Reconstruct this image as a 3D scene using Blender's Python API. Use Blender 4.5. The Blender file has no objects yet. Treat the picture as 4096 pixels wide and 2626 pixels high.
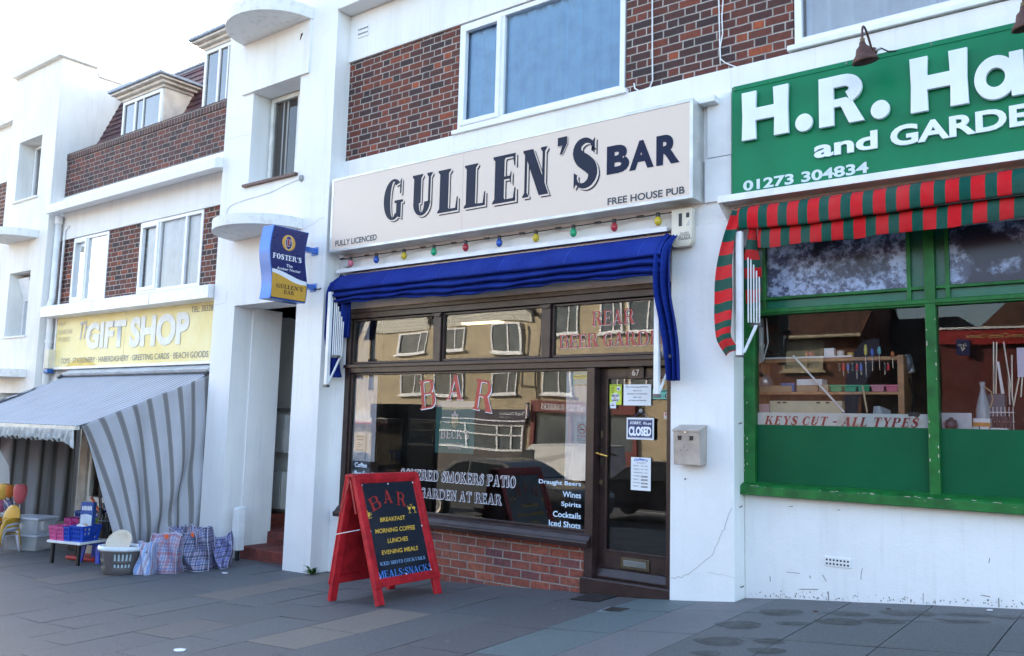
import bpy, bmesh, math, random
from mathutils import Vector, Matrix, Euler
rnd = random.Random(7)
SC = bpy.context.scene
COL = SC.collection
# ------------------------------------------------------------------ camera, sky, sun, exposure
FPX, CAM = 3448.6, Vector((0, -7, 1.42))
def cam_axes(yaw, pitch, roll):
    cy, sy = math.cos(yaw), math.sin(yaw)
    f = Vector((-sy*math.cos(pitch), cy*math.cos(pitch), math.sin(pitch)))
    r = Vector((cy, sy, 0)); u = r.cross(f)
    return math.cos(roll)*r+math.sin(roll)*u, -math.sin(roll)*r+math.cos(roll)*u, f
RT, UP, FW = cam_axes(math.radians(37.667), math.radians(6.403), math.radians(1.5045))
cd = bpy.data.cameras.new('camera'); cam = bpy.data.objects.new('camera', cd); COL.objects.link(cam)
cd.sensor_width = 36; cd.lens = FPX/4096*36; cd.clip_start = .05; cd.clip_end = 2000
mw = Matrix((( RT.x, UP.x, -FW.x, CAM.x), (RT.y, UP.y, -FW.y, CAM.y), (RT.z, UP.z, -FW.z, CAM.z), (0, 0, 0, 1)))
cam.matrix_world = mw
SC.camera = cam
SUN_EL, SUN_BEHIND = math.radians(23), math.radians(27)     # the sun stands behind the terrace, off to the left
W = bpy.data.worlds.new('World'); SC.world = W; W.use_nodes = True
wn = W.node_tree; bg = wn.nodes['Background']
sky = wn.nodes.new('ShaderNodeTexSky'); sky.sky_type = 'NISHITA'; sky.sun_disc = False
sv = Vector((-math.cos(SUN_BEHIND)*math.cos(SUN_EL), math.sin(SUN_BEHIND)*math.cos(SUN_EL), math.sin(SUN_EL)))
sky.sun_elevation = SUN_EL; sky.sun_rotation = math.atan2(sv.x, sv.y)
sky.air_density = 1.0; sky.dust_density = 1.6; sky.ozone_density = .8
wn.links.new(sky.outputs[0], bg.inputs[0]); bg.inputs[1].default_value = .115
sl = bpy.data.lights.new('sun', 'SUN'); sl.energy = 5.0; sl.angle = math.radians(.5); sl.color = (1, .90, .76)
so = bpy.data.objects.new('sun', sl); COL.objects.link(so); so.location = (-30, 20, 30)
so.rotation_euler = sv.to_track_quat('Z', 'Y').to_euler()
SC.view_settings.view_transform = 'Standard'; SC.view_settings.look = 'None'
SC.view_settings.exposure = 2.85; SC.view_settings.gamma = 1
SC.cycles.use_denoising = True
SC.cycles.max_bounces = 10; SC.cycles.transparent_max_bounces = 16
SC.cycles.caustics_reflective = False; SC.cycles.caustics_refractive = False
# ------------------------------------------------------------------ helpers: photograph pixel -> point on a real plane
CR = dict(s=(0,0,1),g=(0,0,1.7053),a1=(0,0,.6493),a2=(0,900,.5195),a3=(0,1600,.6662),a4=(800,0,.8121),a5=(1250,350,.6661),a6=(1250,1100,.9091),
 b1=(2700,0,.5843),b2=(2600,800,.6228),b3=(2600,1600,.6664),b4=(0,1850,.3747),b5=(1300,1850,.3897),b6=(1350,1150,.5521),b7=(2200,1150,.8115),
 b8=(2900,850,.7466),c1=(2450,0,.3377),c2=(2250,1350,.7143),d1=(1250,950,.4545),d2=(800,1150,.7792),d3=(0,100,.5195),d4=(0,800,.5519),
 d5=(850,0,.5195),e1=(0,1400,.3747),e2=(0,1850,.2597),e3=(300,1900,.2922),f4=(1000,860,.25974))
def ray(k, x, y):
    o = CR[k]; a, b = o[0]+x*o[2]-2048, o[1]+y*o[2]-1313
    return RT*a/FPX-UP*b/FPX+FW
def P(k, x, y, Y=0.):
    d = ray(k, x, y); return CAM+d*((Y-CAM.y)/d.y)
def PX(k, x, y, X):
    d = ray(k, x, y); return CAM+d*((X-CAM.x)/d.x)
GX = [-60, -30, -20, -15, -9.8, -8.1, -3.55, -2.97, -.9, 4, 12, 40]; GZ = [-.9, -.75, -.62, -.54, -.40, -.36, -.052, .03, .235, .65, 1.1, 2.]
def gz(x, y=0):
    if x <= GX[0]: z = GZ[0]
    elif x >= GX[-1]: z = GZ[-1]
    else:
        i = max(j for j in range(len(GX)) if GX[j] <= x); t = (x-GX[i])/(GX[i+1]-GX[i]); z = GZ[i]*(1-t)+GZ[i+1]*t
    return z+.02*min(max(y, -40), 0)
def Gp(k, x, y):
    d = ray(k, x, y); z = -.2
    for i in range(50):
        p = CAM+d*((z-CAM.z)/d.z); z = .5*z+.5*gz(p.x, p.y)
    return Vector((p.x, p.y, gz(p.x, p.y)))
# ------------------------------------------------------------------ materials
class NT:
    def __init__(s, name):
        s.m = bpy.data.materials.new(name); s.m.use_nodes = True; s.t = s.m.node_tree
        s.b = s.t.nodes['Principled BSDF']; s.out = s.t.nodes['Material Output']
    def n(s, typ, _in=None, **kw):
        nd = s.t.nodes.new('ShaderNode'+typ)
        for k, v in kw.items(): setattr(nd, k, v)
        for k, v in (_in or {}).items(): s.set(nd.inputs[k], v)
        return nd
    def set(s, sock, v):
        if hasattr(v, 'is_output'): s.t.links.new(v, sock)
        elif hasattr(v, 'outputs'): s.t.links.new(v.outputs[0], sock)
        elif isinstance(v, (tuple, list)) and len(v) == 3 and sock.type == 'RGBA': sock.default_value = (*v, 1)
        else: sock.default_value = v
    def math(s, op, a, b=None, c=None, clamp=False):
        d = {0: a}
        if b is not None: d[1] = b
        if c is not None: d[2] = c
        return s.n('Math', d, operation=op, use_clamp=clamp).outputs[0]
    def mix(s, f, a, b, typ='MIX'):
        nd = s.t.nodes.new('ShaderNodeMix'); nd.data_type = 'RGBA'; nd.blend_type = typ
        s.set(nd.inputs[0], f); s.set(nd.inputs[6], a if not isinstance(a, tuple) else (*a, 1)); s.set(nd.inputs[7], b if not isinstance(b, tuple) else (*b, 1))
        return nd.outputs[2]
    def ramp(s, f, stops):
        nd = s.n('ValToRGB', {0: f}); r = nd.color_ramp
        while len(r.elements) < len(stops): r.elements.new(.5)
        for e, (p, c) in zip(r.elements, stops): e.position = p; e.color = (*c, 1) if len(c) == 3 else c
        return nd.outputs[0]
    def noise(s, vec, scale, detail=4, rough=.55, dist=0):
        d = {'Scale': scale, 'Detail': detail, 'Roughness': rough, 'Distortion': dist}
        if vec is not None: d['Vector'] = vec
        return s.n('TexNoise', d).outputs[0]
    def pos(s): return s.n('NewGeometry').outputs['Position']
    def obj(s): return s.n('TexCoord').outputs['Object']
    def sep(s, v): return s.n('SeparateXYZ', {0: v}).outputs
    def comb(s, x, y, z): return s.n('CombineXYZ', {0: x, 1: y, 2: z}).outputs[0]
    def bump(s, h, strength=.3, dist=.01, normal=None):
        d = {'Height': h, 'Strength': strength, 'Distance': dist}
        return s.n('Bump', d).outputs[0]
    def fin(s, col=None, rough=.5, metal=0., normal=None, spec=None, **kw):
        if col is not None: s.set(s.b.inputs['Base Color'], col)
        s.set(s.b.inputs['Roughness'], rough); s.set(s.b.inputs['Metallic'], metal)
        if normal is not None: s.set(s.b.inputs['Normal'], normal)
        if spec is not None: s.set(s.b.inputs['Specular IOR Level'], spec)
        for k, v in kw.items(): s.set(s.b.inputs[k.replace('_', ' ')], v)
        return s.m
MATS = {}
def plain(name, col, rough=.5, metal=0., var=.12, scale=6., bump=.0, **kw):
    """one colour with a little wear and unevenness"""
    if name in MATS: return MATS[name]
    t = NT(name); o = t.obj()
    n = t.noise(o, scale, 5); dark = tuple(c*(1-var*1.6) for c in col); lite = tuple(min(1, c*(1+var)) for c in col)
    c = t.ramp(n, [(.3, dark), (.62, lite)])
    r = t.math('MULTIPLY_ADD', t.noise(o, scale*2.3, 3), .2, rough-.1, clamp=True)
    MATS[name] = t.fin(c, r, metal, t.bump(t.noise(o, scale*9, 3), bump, .004) if bump else None, **kw)
    return MATS[name]
def m_render(name, col=(.80, .80, .79), dirt=.5, bumps=.35):
    """painted render: faint stains, rain streaks, trowel unevenness"""
    t = NT(name); p = t.pos(); x, y, z = t.sep(p)
    st = t.noise(t.comb(t.math('MULTIPLY', x, 3.), t.math('MULTIPLY', y, 3.), t.math('MULTIPLY', z, .35)), 1.6, 5, .6)
    bl = t.noise(p, .9, 5, .6)
    c = t.mix(t.math('MULTIPLY', t.ramp(st, [(.5, (0,0,0)), (.78, (1,1,1))]), .35*dirt), col, (.52, .49, .44))
    c = t.mix(t.math('MULTIPLY', t.ramp(bl, [(.45, (0,0,0)), (.75, (1,1,1))]), .4*dirt), c, (.60, .59, .57))
    pt_ = t.ramp(t.noise(p, .55, 3, .5), [(.44, (0,0,0)), (.5, (1,1,1))]); c = t.mix(t.math('MULTIPLY', pt_, .10), c, (.62, .63, .66))
    fs = t.noise(t.comb(t.math('MULTIPLY', x, 9.), t.math('MULTIPLY', y, 9.), t.math('MULTIPLY', z, .5)), 2.2, 6, .65)
    c = t.mix(t.math('MULTIPLY', t.ramp(fs, [(.56, (0,0,0)), (.74, (1,1,1))]), .22*dirt), c, (.40, .37, .33))
    spots = t.ramp(t.noise(p, 14, 6, .7), [(.70, (0,0,0)), (.76, (1,1,1))])
    c = t.mix(t.math('MULTIPLY', spots, .35*dirt), c, (.33, .29, .25))
    h = t.math('ADD', t.noise(p, 5, 5), t.math('MULTIPLY', t.noise(p, 60, 3), .25))
    MATS[name] = t.fin(c, .72, 0, t.bump(h, bumps, .02)); return MATS[name]
def m_brick(name, cols, mortar, course=.0795, per=.335, split=.66, mt=.011, flemish=True, axis=0):
    """bricks laid in Flemish bond (or stretcher bond), each brick its own shade"""
    t = NT(name); p = t.pos(); s = t.sep(p); z = s[2]; x = s[axis]
    wob = t.math('MULTIPLY', t.math('SUBTRACT', t.math('ADD', t.math('MULTIPLY', t.noise(p, 9, 3), .7), t.math('MULTIPLY', t.noise(p, 45, 2), .3)), .5), .013)
    x = t.math('ADD', x, wob); z = t.math('ADD', z, wob)
    row = t.math('FLOOR', t.math('DIVIDE', z, course)); vz = t.math('SUBTRACT', z, t.math('MULTIPLY', row, course))
    odd = t.math('PINGPONG', row, 1.)
    jit = t.math('MULTIPLY', t.n('TexWhiteNoise', {'W': row}, noise_dimensions='1D').outputs[0], .06)
    xs = t.math('ADD', t.math('ADD', t.math('DIVIDE', x, per), t.math('MULTIPLY', odd, .5)), jit)
    ci = t.math('FLOOR', xs); u = t.math('MULTIPLY', t.math('SUBTRACT', xs, ci), per)
    if flemish:
        hd = t.math('GREATER_THAN', u, split*per); loc = t.math('SUBTRACT', u, t.math('MULTIPLY', hd, split*per))
        wid = t.math('ADD', split*per, t.math('MULTIPLY', hd, (1-2*split)*per))
        bid = t.math('ADD', t.math('MULTIPLY', ci, 2), hd)
    else: loc = u; wid = per; bid = ci
    m = t.math('MINIMUM', t.math('MINIMUM', loc, t.math('SUBTRACT', wid, loc)), t.math('MINIMUM', vz, t.math('SUBTRACT', course, vz)))
    fac = t.n('MapRange', {0: m, 1: mt*.35, 2: mt*.62}).outputs[0]
    rn = t.n('TexWhiteNoise', {'Vector': t.comb(bid, row, 3.)}, noise_dimensions='3D').outputs[0]
    face = t.ramp(rn, [(i/(len(cols)-1), c) for i, c in enumerate(cols)])
    mot = t.noise(p, 22, 5, .65)
    face = t.mix(t.ramp(mot, [(.42, (0,0,0)), (.72, (1,1,1))]), face, t.mix(.55, face, (.02, .014, .017)))
    face = t.mix(t.ramp(t.noise(p, 70, 2), [(.68, (0,0,0)), (.78, (1,1,1))]), face, (.30, .24, .21))
    face = t.mix(t.math('MULTIPLY', t.ramp(t.noise(p, 1.7, 6, .65), [(.42, (0,0,0)), (.72, (1,1,1))]), .55), face, t.mix(.6, face, (.03, .022, .022)))
    mo = t.ramp(t.noise(p, 5, 6, .7), [(.3, tuple(c*.45 for c in mortar)), (.62, mortar)])
    c = t.mix(fac, mo, face)
    h = t.math('ADD', t.math('MULTIPLY', fac, 1.), t.math('MULTIPLY', t.noise(p, 90, 4), .35))
    MATS[name] = t.fin(c, .82, 0, t.bump(h, .55, .012)); return MATS[name]
def m_glass(name, tint=(1, 1, 1), wave=.0, wscale=1.2, boost=1.0, dirt=.0, ior=1.85):
    """window pane: see-through, reflecting more at a slant; old sheets are a little wavy"""
    t = NT(name); p = t.pos()
    nrm = None
    if wave:
        nrm = t.n('Bump', {'Height': t.noise(t.n('VectorMath', {0: p, 1: (1., 1., .9)}, operation='MULTIPLY').outputs[0], wscale, 1, .3), 'Strength': 1., 'Distance': wave}).outputs[0]
    fr = t.n('Fresnel', {'IOR': ior}); gl = t.n('BsdfGlossy', {'Color': (1, 1, 1), 'Roughness': .002}); tr = t.n('BsdfTransparent', {'Color': tint})
    if nrm is not None: t.set(fr.inputs['Normal'], nrm); t.set(gl.inputs['Normal'], nrm)
    mx = t.n('MixShader', {0: t.math('MULTIPLY', fr.outputs[0], boost, clamp=True)}); t.t.links.new(tr.outputs[0], mx.inputs[1]); t.t.links.new(gl.outputs[0], mx.inputs[2])
    res = mx
    if dirt:
        df = t.n('BsdfDiffuse', {'Color': (.5, .5, .48)})
        m2 = t.n('MixShader', {0: t.math('MULTIPLY', t.ramp(t.noise(p, 3, 6, .65), [(.4, (0,0,0)), (.75, (1,1,1))]), dirt)})
        t.t.links.new(mx.outputs[0], m2.inputs[1]); t.t.links.new(df.outputs[0], m2.inputs[2]); res = m2
    t.t.links.new(res.outputs[0], t.out.inputs[0]); MATS[name] = t.m; return t.m
def m_film(name, col, alpha, rough=.4):
    t = NT(name); MATS[name] = t.fin(col, rough, Alpha=alpha); return t.m
def m_stripe(name, stops, per, axis='u', rough=.8, fine=0., soft=True):
    """woven cloth striped along the UV's u, colours as stops in one period"""
    t = NT(name); uv = t.n('UVMap').outputs[0]; s = t.sep(uv)
    f = t.math('FRACT', t.math('DIVIDE', s[0] if axis == 'u' else s[1], per))
    nd = t.n('ValToRGB', {0: f}); nd.color_ramp.interpolation = 'CONSTANT'; r = nd.color_ramp
    while len(r.elements) < len(stops): r.elements.new(.5)
    for e, (q, c) in zip(r.elements, stops): e.position = q; e.color = (*c, 1)
    c = nd.outputs[0]
    g = t.noise(t.obj(), 2.2, 5, .6)
    c = t.mix(t.math('MULTIPLY', t.ramp(g, [(.4, (0,0,0)), (.8, (1,1,1))]), .25), c, (.22, .19, .17))
    h = t.math('ADD', t.math('MULTIPLY', t.noise(t.obj(), 7, 4), 1.), t.math('MULTIPLY', t.noise(t.obj(), 160, 2), .08))
    MATS[name] = t.fin(c, rough, 0, t.bump(h, .3, .03), Specular_IOR_Level=.12); return t.m
def m_plaid(name, bands_u, bands_v, per, base=(.74, .76, .84)):
    """woven checked bag cloth: crossing bands along u and v"""
    t = NT(name); s = t.sep(t.n('UVMap').outputs[0]); c = base
    for ax, bands in ((0, bands_u), (1, bands_v)):
        f = t.math('FRACT', t.math('DIVIDE', s[ax], per))
        for a, b, col, al in bands:
            k = t.math('MULTIPLY', t.math('GREATER_THAN', f, a), t.math('LESS_THAN', f, b))
            c = t.mix(t.math('MULTIPLY', k, al), c, col)
    h = t.math('ADD', t.noise(t.obj(), 9, 3, .6, 1.2), t.math('MULTIPLY', t.noise(t.obj(), 28, 2), .3))
    MATS[name] = t.fin(c, .38, 0, t.bump(h, .8, .03)); return t.m
# ------------------------------------------------------------------ mesh building
def wm(o):
    m = o.matrix_basis.copy()
    while o.parent: o = o.parent; m = o.matrix_basis @ m
    return m
class MB:
    def __init__(s): s.bm = bmesh.new(); s.uv = s.bm.loops.layers.uv.new('UVMap')
    def face(s, pts, uvs=None):
        vs = [s.bm.verts.new(p) for p in pts]
        f = s.bm.faces.new(vs)
        if uvs:
            for l, u in zip(f.loops, uvs): l[s.uv].uv = u
        return f
    def box(s, x0, x1, y0, y1, z0, z1, rot=None, about=None):
        x0, x1 = min(x0, x1), max(x0, x1); y0, y1 = min(y0, y1), max(y0, y1); z0, z1 = min(z0, z1), max(z0, z1)
        v = [Vector((x, y, z)) for z in (z0, z1) for y in (y0, y1) for x in (x0, x1)]
        if rot is not None:
            c = Vector(about) if about is not None else Vector(((x0+x1)/2, (y0+y1)/2, (z0+z1)/2)); R = Euler(rot).to_matrix()
            v = [R @ (q-c)+c for q in v]
        return s.hexa(v)
    def hexa(s, v):
        b = [s.bm.verts.new(q) for q in v]
        for f in ((0,2,3,1), (4,5,7,6), (0,1,5,4), (2,6,7,3), (0,4,6,2), (1,3,7,5)): s.bm.faces.new([b[i] for i in f])
        return s
    def prism(s, poly, axis, a, b):
        """2D outline pushed from a to b along an axis"""
        def q(p, h): return {'x': (h, p[0], p[1]), 'y': (p[0], h, p[1]), 'z': (p[0], p[1], h)}[axis]
        A = [s.bm.verts.new(q(p, a)) for p in poly]; B = [s.bm.verts.new(q(p, b)) for p in poly]
        s.bm.faces.new(A); s.bm.faces.new(B[::-1]); n = len(poly)
        for i in range(n): s.bm.faces.new((A[i], B[i], B[(i+1) % n], A[(i+1) % n]))
        return s
    def tube(s, pts, r, n=8, cap=True):
        pts = [Vector(p) for p in pts]; rings = []; up = Vector((0, 0, 1)); prev = None
        for i, p in enumerate(pts):
            d = (pts[min(i+1, len(pts)-1)]-pts[max(i-1, 0)]).normalized()
            if prev is None: a = d.orthogonal().normalized()
            else: a = (prev-d*prev.dot(d)); a = a.normalized() if a.length > 1e-6 else d.orthogonal().normalized()
            prev = a; b = d.cross(a); rr = r[i] if isinstance(r, (list, tuple)) else r
            rings.append([s.bm.verts.new(p+(a*math.cos(t)+b*math.sin(t))*rr) for t in [2*math.pi*j/n for j in range(n)]])
        for A, B in zip(rings, rings[1:]):
            for j in range(n): s.bm.faces.new((A[j], A[(j+1) % n], B[(j+1) % n], B[j]))
        if cap: s.bm.faces.new(rings[0][::-1]); s.bm.faces.new(rings[-1])
        return s
    def lathe(s, prof, c=(0, 0, 0), n=24, sx=1, sy=1, cap=True):
        c = Vector(c); rings = []
        for r, z in prof: rings.append([s.bm.verts.new(c+Vector((r*sx*math.cos(t), r*sy*math.sin(t), z))) for t in [2*math.pi*j/n for j in range(n)]])
        for A, B in zip(rings, rings[1:]):
            for j in range(n): s.bm.faces.new((A[j], A[(j+1) % n], B[(j+1) % n], B[j]))
        if cap: s.bm.faces.new(rings[0][::-1]); s.bm.faces.new(rings[-1])
        return s
    def grid(s, fn, nu, nv, uvfn=None):
        V = [[s.bm.verts.new(fn(i/nu, j/nv)) for j in range(nv+1)] for i in range(nu+1)]
        for i in range(nu):
            for j in range(nv):
                f = s.bm.faces.new((V[i][j], V[i+1][j], V[i+1][j+1], V[i][j+1]))
                uvs = [(a/nu, b/nv) for a, b in ((i,j), (i+1,j), (i+1,j+1), (i,j+1))]
                for l, u in zip(f.loops, uvs): l[s.uv].uv = uvfn(*u) if uvfn else u
                f.smooth = True
        return s
    def build(s, name, mat=None, parent=None, bevel=0, smooth=False, solid=0, sub=0, label=None, fixn=True, kind=None):
        if fixn: bmesh.ops.recalc_face_normals(s.bm, faces=s.bm.faces)
        me = bpy.data.meshes.new(name); o = bpy.data.objects.new(name, me); COL.objects.link(o)
        if parent: o.parent = parent; s.bm.transform(wm(parent).inverted())
        if smooth:
            for f in s.bm.faces: f.smooth = True
        s.bm.to_mesh(me); s.bm.free()
        if mat: me.materials.append(mat)
        if solid: md = o.modifiers.new('solid', 'SOLIDIFY'); md.thickness = solid; md.offset = 0
        if sub: md = o.modifiers.new('sub', 'SUBSURF'); md.levels = md.render_levels = sub
        if bevel:
            md = o.modifiers.new('bevel', 'BEVEL'); md.width = bevel; md.segments = 2; md.limit_method = 'ANGLE'; md.angle_limit = math.radians(40)
        if label: o['label'] = label
        if kind: o['kind'] = kind
        return o
def thing(name, label, cat, loc=(0, 0, 0), group=None):
    o = bpy.data.objects.new(name, None); COL.objects.link(o); o.location = loc; o['label'] = label; o['category'] = cat
    o.empty_display_size = .1
    if group: o['group'] = group
    return o
def tag(o, label, cat, group=None):
    o['label'] = label; o['category'] = cat
    if group: o['group'] = group
    return o
def dup(root, label=None, group=None, loc=None, rotz=None):
    def cp(o, par):
        c = o.copy(); COL.objects.link(c); c.parent = par
        for ch in [k for k in bpy.data.objects if k.parent == o]: cp(ch, c)
        return c
    r = cp(root, None)
    if label: r['label'] = label
    if group: r['group'] = group
    if loc is not None: r.location = loc
    if rotz is not None: r.rotation_euler = (0, 0, rotz)
    return r
# ------------------------------------------------------------------ lettering
class Fr:
    """a flat frame: origin, rightwards and upwards directions"""
    def __init__(s, O, U, V): s.O, s.U, s.V = Vector(O), Vector(U).normalized(), Vector(V).normalized(); s.N = s.U.cross(s.V).normalized()
    def at(s, u, v, h=0): return s.O+s.U*u+s.V*v+s.N*h
    def hit(s, k, x, y):
        d = ray(k, x, y); t = (s.O-CAM).dot(s.N)/d.dot(s.N); p = CAM+d*t-s.O; return p.dot(s.U), p.dot(s.V)
    def bx(s, k, x0, y0, x1, y1):
        xm, ym = (x0+x1)/2, (y0+y1)/2
        return s.hit(k, x0, ym)[0], s.hit(k, x1, ym)[0], s.hit(k, xm, y1)[1], s.hit(k, xm, y0)[1]
    def ln(s, k, bl, br, tl):
        a, b, c = s.hit(k, *bl), s.hit(k, *br), s.hit(k, *tl); v = (a[1]+b[1])/2; return a[0], b[0], v, v+(c[1]-a[1])
def FY(y): return Fr((0, y, 0), (1, 0, 0), (0, 0, 1))
def ring(cx, cy, rx, ry, tx, ty, a0, a1, n=14):
    """part of a bowl, thick at its sides (tx) and thin at top and foot (ty)"""
    o, i = [], []
    for k in range(n+1):
        a = math.radians(a0+(a1-a0)*k/n); o.append((cx+rx*math.cos(a), cy+ry*math.sin(a))); i.append((cx+(rx-tx)*math.cos(a), cy+(ry-ty)*math.sin(a)))
    return [[o[k], o[k+1], i[k+1], i[k]] for k in range(n)]
def smooth_prof(prof, n):
    out = []
    for i in range(n+1):
        t = i/n*(len(prof)-1); k = min(int(t), len(prof)-2); u = t-k
        p0, p1, p2, p3 = prof[max(k-1, 0)], prof[k], prof[k+1], prof[min(k+2, len(prof)-1)]
        out.append(tuple(.5*((2*b)+(-a+c)*u+(2*a-5*b+4*c-d)*u*u+(-a+3*b-3*c+d)*u**3) for a, b, c, d in zip(p0, p1, p2, p3)))
    return out
def serif_glyph(ch, T=.2, t=.075, s=.075):
    """bold roman capital as polygons on a cap height of 1: flared stems, pointed serifs"""
    def stem(x, y0=0, y1=1, w=T, top=True, bot=True):
        r = [[(x, y0), (x+w, y0), (x+w, y1), (x, y1)]]
        if bot: r.append([(x-s, y0), (x+w+s, y0), (x+w+s, y0+t*.55), (x+w, y0+t*1.5), (x, y0+t*1.5), (x-s, y0+t*.55)])
        if top: r.append([(x-s, y1-t*.55), (x, y1-t*1.5), (x+w, y1-t*1.5), (x+w+s, y1-t*.55), (x+w+s, y1), (x-s, y1)])
        return r
    def diag(x0, x1, w, y0=0, y1=1): return [[(x0, y0), (x0+w, y0), (x1+w, y1), (x1, y1)]]
    def bar(x0, x1, y, h=t): return [[(x0, y), (x1, y), (x1, y+h), (x0, y+h)]]
    def spur(x, y, up): return [[(x-t*1.3, y), (x, y), (x, y+up), (x-t*.5, y+up)]]
    g = s
    if ch == 'A': return stem(g, 0, t*.6, .1, False)+stem(.55+g, 0, t*.6, T, False)+diag(g+.02, .33+g, .085)+diag(.55+g, .27+g, T+.02)+bar(.16+g, .62+g, .28), .9+g
    if ch == 'B': return stem(g)+bar(T+g, .5+g, 0)+bar(T+g, .5+g, .49)+bar(T+g, .48+g, 1-t)+ring(.46+g, .76, .24, .24, T*.9, t, -90, 90)+ring(.48+g, .28, .28, .28, T, t, -90, 90), .84+g
    if ch in 'CG':
        r = ring(.4+g*0+.02, .5, .42, .51, T, t, 50, 310, 22)+[[(.70, .62), (.76, .62), (.76, 1), (.70, .94)]]
        if ch == 'C': return r+[[(.70, .38), (.76, .30), (.76, .0), (.70, .07)]], .84
        return r+[[(.56, .07), (.76, .02), (.76, .42), (.56, .42)]]+bar(.48, .84, .40), .88
    if ch == 'D': return stem(g)+bar(T+g, .45+g, 0)+bar(T+g, .45+g, 1-t)+ring(.42+g, .5, .42, .5, T, t, -90, 90, 18), .92+g
    if ch == 'E': return stem(g)+bar(T+g, .62+g, 0)+bar(T+g, .5+g, .48)+bar(T+g, .6+g, 1-t)+spur(.64+g, 0, .28)+spur(.62+g, 1, -.26)+[[(.44+g, .5), (.5+g, .36), (.5+g, .66)]], .72+g
    if ch == 'F': return stem(g)+bar(T+g, .5+g, .48)+bar(T+g, .6+g, 1-t)+spur(.62+g, 1, -.26)+[[(.44+g, .5), (.5+g, .36), (.5+g, .66)]], .68+g
    if ch == 'H': return stem(g)+stem(.5+g)+bar(T+g, .5+g, .48), .5+T+g*2
    if ch == 'I': return stem(g), T+2*g
    if ch == 'K': return stem(g)+diag(T+g-.02, .56+g, .1, .36, 1)+[[(.62+g, 0), (.9+g, 0), (.46+g, .62), (.3+g, .52)]]+stem(.56+g, 0, t*.6, T+.06, False)+stem(.54+g, 1-t*.6, 1, .1, True, False), .92+g
    if ch == 'L': return stem(g)+bar(T+g, .58+g, 0)+spur(.6+g, 0, .32), .66+g
    if ch == 'M': return stem(g, w=.085)+stem(.82+g)+diag(.37+g, g, T+.02)+diag(.42+g, .76+g, .09), .82+T+g*2
    if ch == 'N': return stem(g, w=.085, bot=True)+stem(.6+g, w=.085, bot=False)+diag(.5+g, g-.04, T+.03), .7+g*2
    if ch == 'O': return ring(.45, .5, .43, .52, T, t, 0, 360, 36), .92
    if ch == 'P': return stem(g)+bar(T+g, .48+g, .44)+bar(T+g, .48+g, 1-t)+ring(.46+g, .72, .28, .28, T, t, -90, 90), .8+g
    if ch == 'R': return stem(g)+bar(T+g, .46+g, .46)+bar(T+g, .46+g, 1-t)+ring(.44+g, .73, .27, .27, T*.95, t, -90, 90)+[[(.62+g, 0), (.9+g, 0), (.56+g, .54), (.36+g, .5)]]+stem(.64+g, 0, t*.6, T, False), .92+g
    if ch == 'S':
        C_ = [(.60, .76), (.55, .90), (.38, .965), (.20, .90), (.15, .75), (.24, .61), (.38, .515), (.53, .40), (.59, .25), (.51, .10), (.34, .035), (.17, .09), (.10, .26)]
        pts = smooth_prof(C_, 36); r = []
        def off(i):
            a, b = pts[max(i-1, 0)], pts[min(i+1, len(pts)-1)]; dx, dy = b[0]-a[0], b[1]-a[1]; l = math.hypot(dx, dy) or 1
            u = i/(len(pts)-1); w = t*.5+(T*.56-t*.5)*math.sin(math.pi*u)**2.2; return -dy/l*w, dx/l*w
        for k in range(len(pts)-1):
            (ox, oy), (qx, qy) = off(k), off(k+1); p, q = pts[k], pts[k+1]
            r.append([(p[0]+ox, p[1]+oy), (q[0]+qx, q[1]+qy), (q[0]-qx, q[1]-qy), (p[0]-ox, p[1]-oy)])
        return r+[[(.54, .74), (.64, .68), (.64, 1.0), (.57, .92)], [(.06, .0), (.13, .08), (.16, .27), (.06, .33)]], .74
    if ch == 'T': return stem(.27+g, top=False)+bar(g-.02, .76+g, 1-t)+spur(.76+g, 1, -.28)+[[(g-.02, 1), (g-.02+t*1.3, 1), (g-.02+t*.5, .72), (g-.02, .72)]], .78+g
    if ch == 'U': return [[(g, .3), (g+T, .3), (g+T, 1), (g, 1)], [(.58+g, .3), (.58+.085+g, .3), (.665+g, 1), (.58+g, 1)]]+stem(g, .9, 1, T, True, False)+stem(.58+g, .9, 1, .085, True, False)+ring(.33+g, .32, .335, .33, T*.8, t*1.2, 180, 360), .7+g*2
    if ch == 'V': return diag(.3+g, g-.04, T+.03)+diag(.38+g, .64+g, .09)+stem(g, 1-t*.6, 1, T, True, False)+stem(.62+g, 1-t*.6, 1, .1, True, False), .82+g
    if ch == 'Y': return stem(.3+g, 0, .48, T, False)+[[(.3+g, .45), (.5+g, .45), (.2+g, 1), (g-.04, 1)], [(.4+g, .45), (.5+g, .45), (.74+g, 1), (.63+g, 1)]]+stem(g, 1-t*.6, 1, T-.02, True, False)+stem(.6+g, 1-t*.6, 1, .1, True, False), .8+g
    if ch == "'": return [[(.05, .98), (.27, .98), (.27, .84), (.16, .66), (.1, .66), (.16, .82), (.05, .82)]], .3
    if ch == ':': return [[(.08, .12), (.26, .12), (.26, .3), (.08, .3)], [(.08, .6), (.26, .6), (.26, .78), (.08, .78)]], .34
    if ch == '-': return [[(.05, .36), (.5, .36), (.5, .52), (.05, .52)]], .55
    if ch == '.': return [[(.05, 0), (.25, 0), (.25, .2), (.05, .2)]], .3
    return [], .34
def sans_mesh(txt, bold=0., space=1., ext=0., bev=0.):
    cu = bpy.data.curves.new('lettering', 'FONT'); cu.body = txt; cu.size = 1; cu.offset = bold; cu.space_character = space; cu.extrude = ext; cu.bevel_depth = bev; cu.resolution_u = 4
    o = bpy.data.objects.new('lettering', cu); COL.objects.link(o)
    me = bpy.data.meshes.new_from_object(o); bpy.data.objects.remove(o); bpy.data.curves.remove(cu); return me
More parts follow.
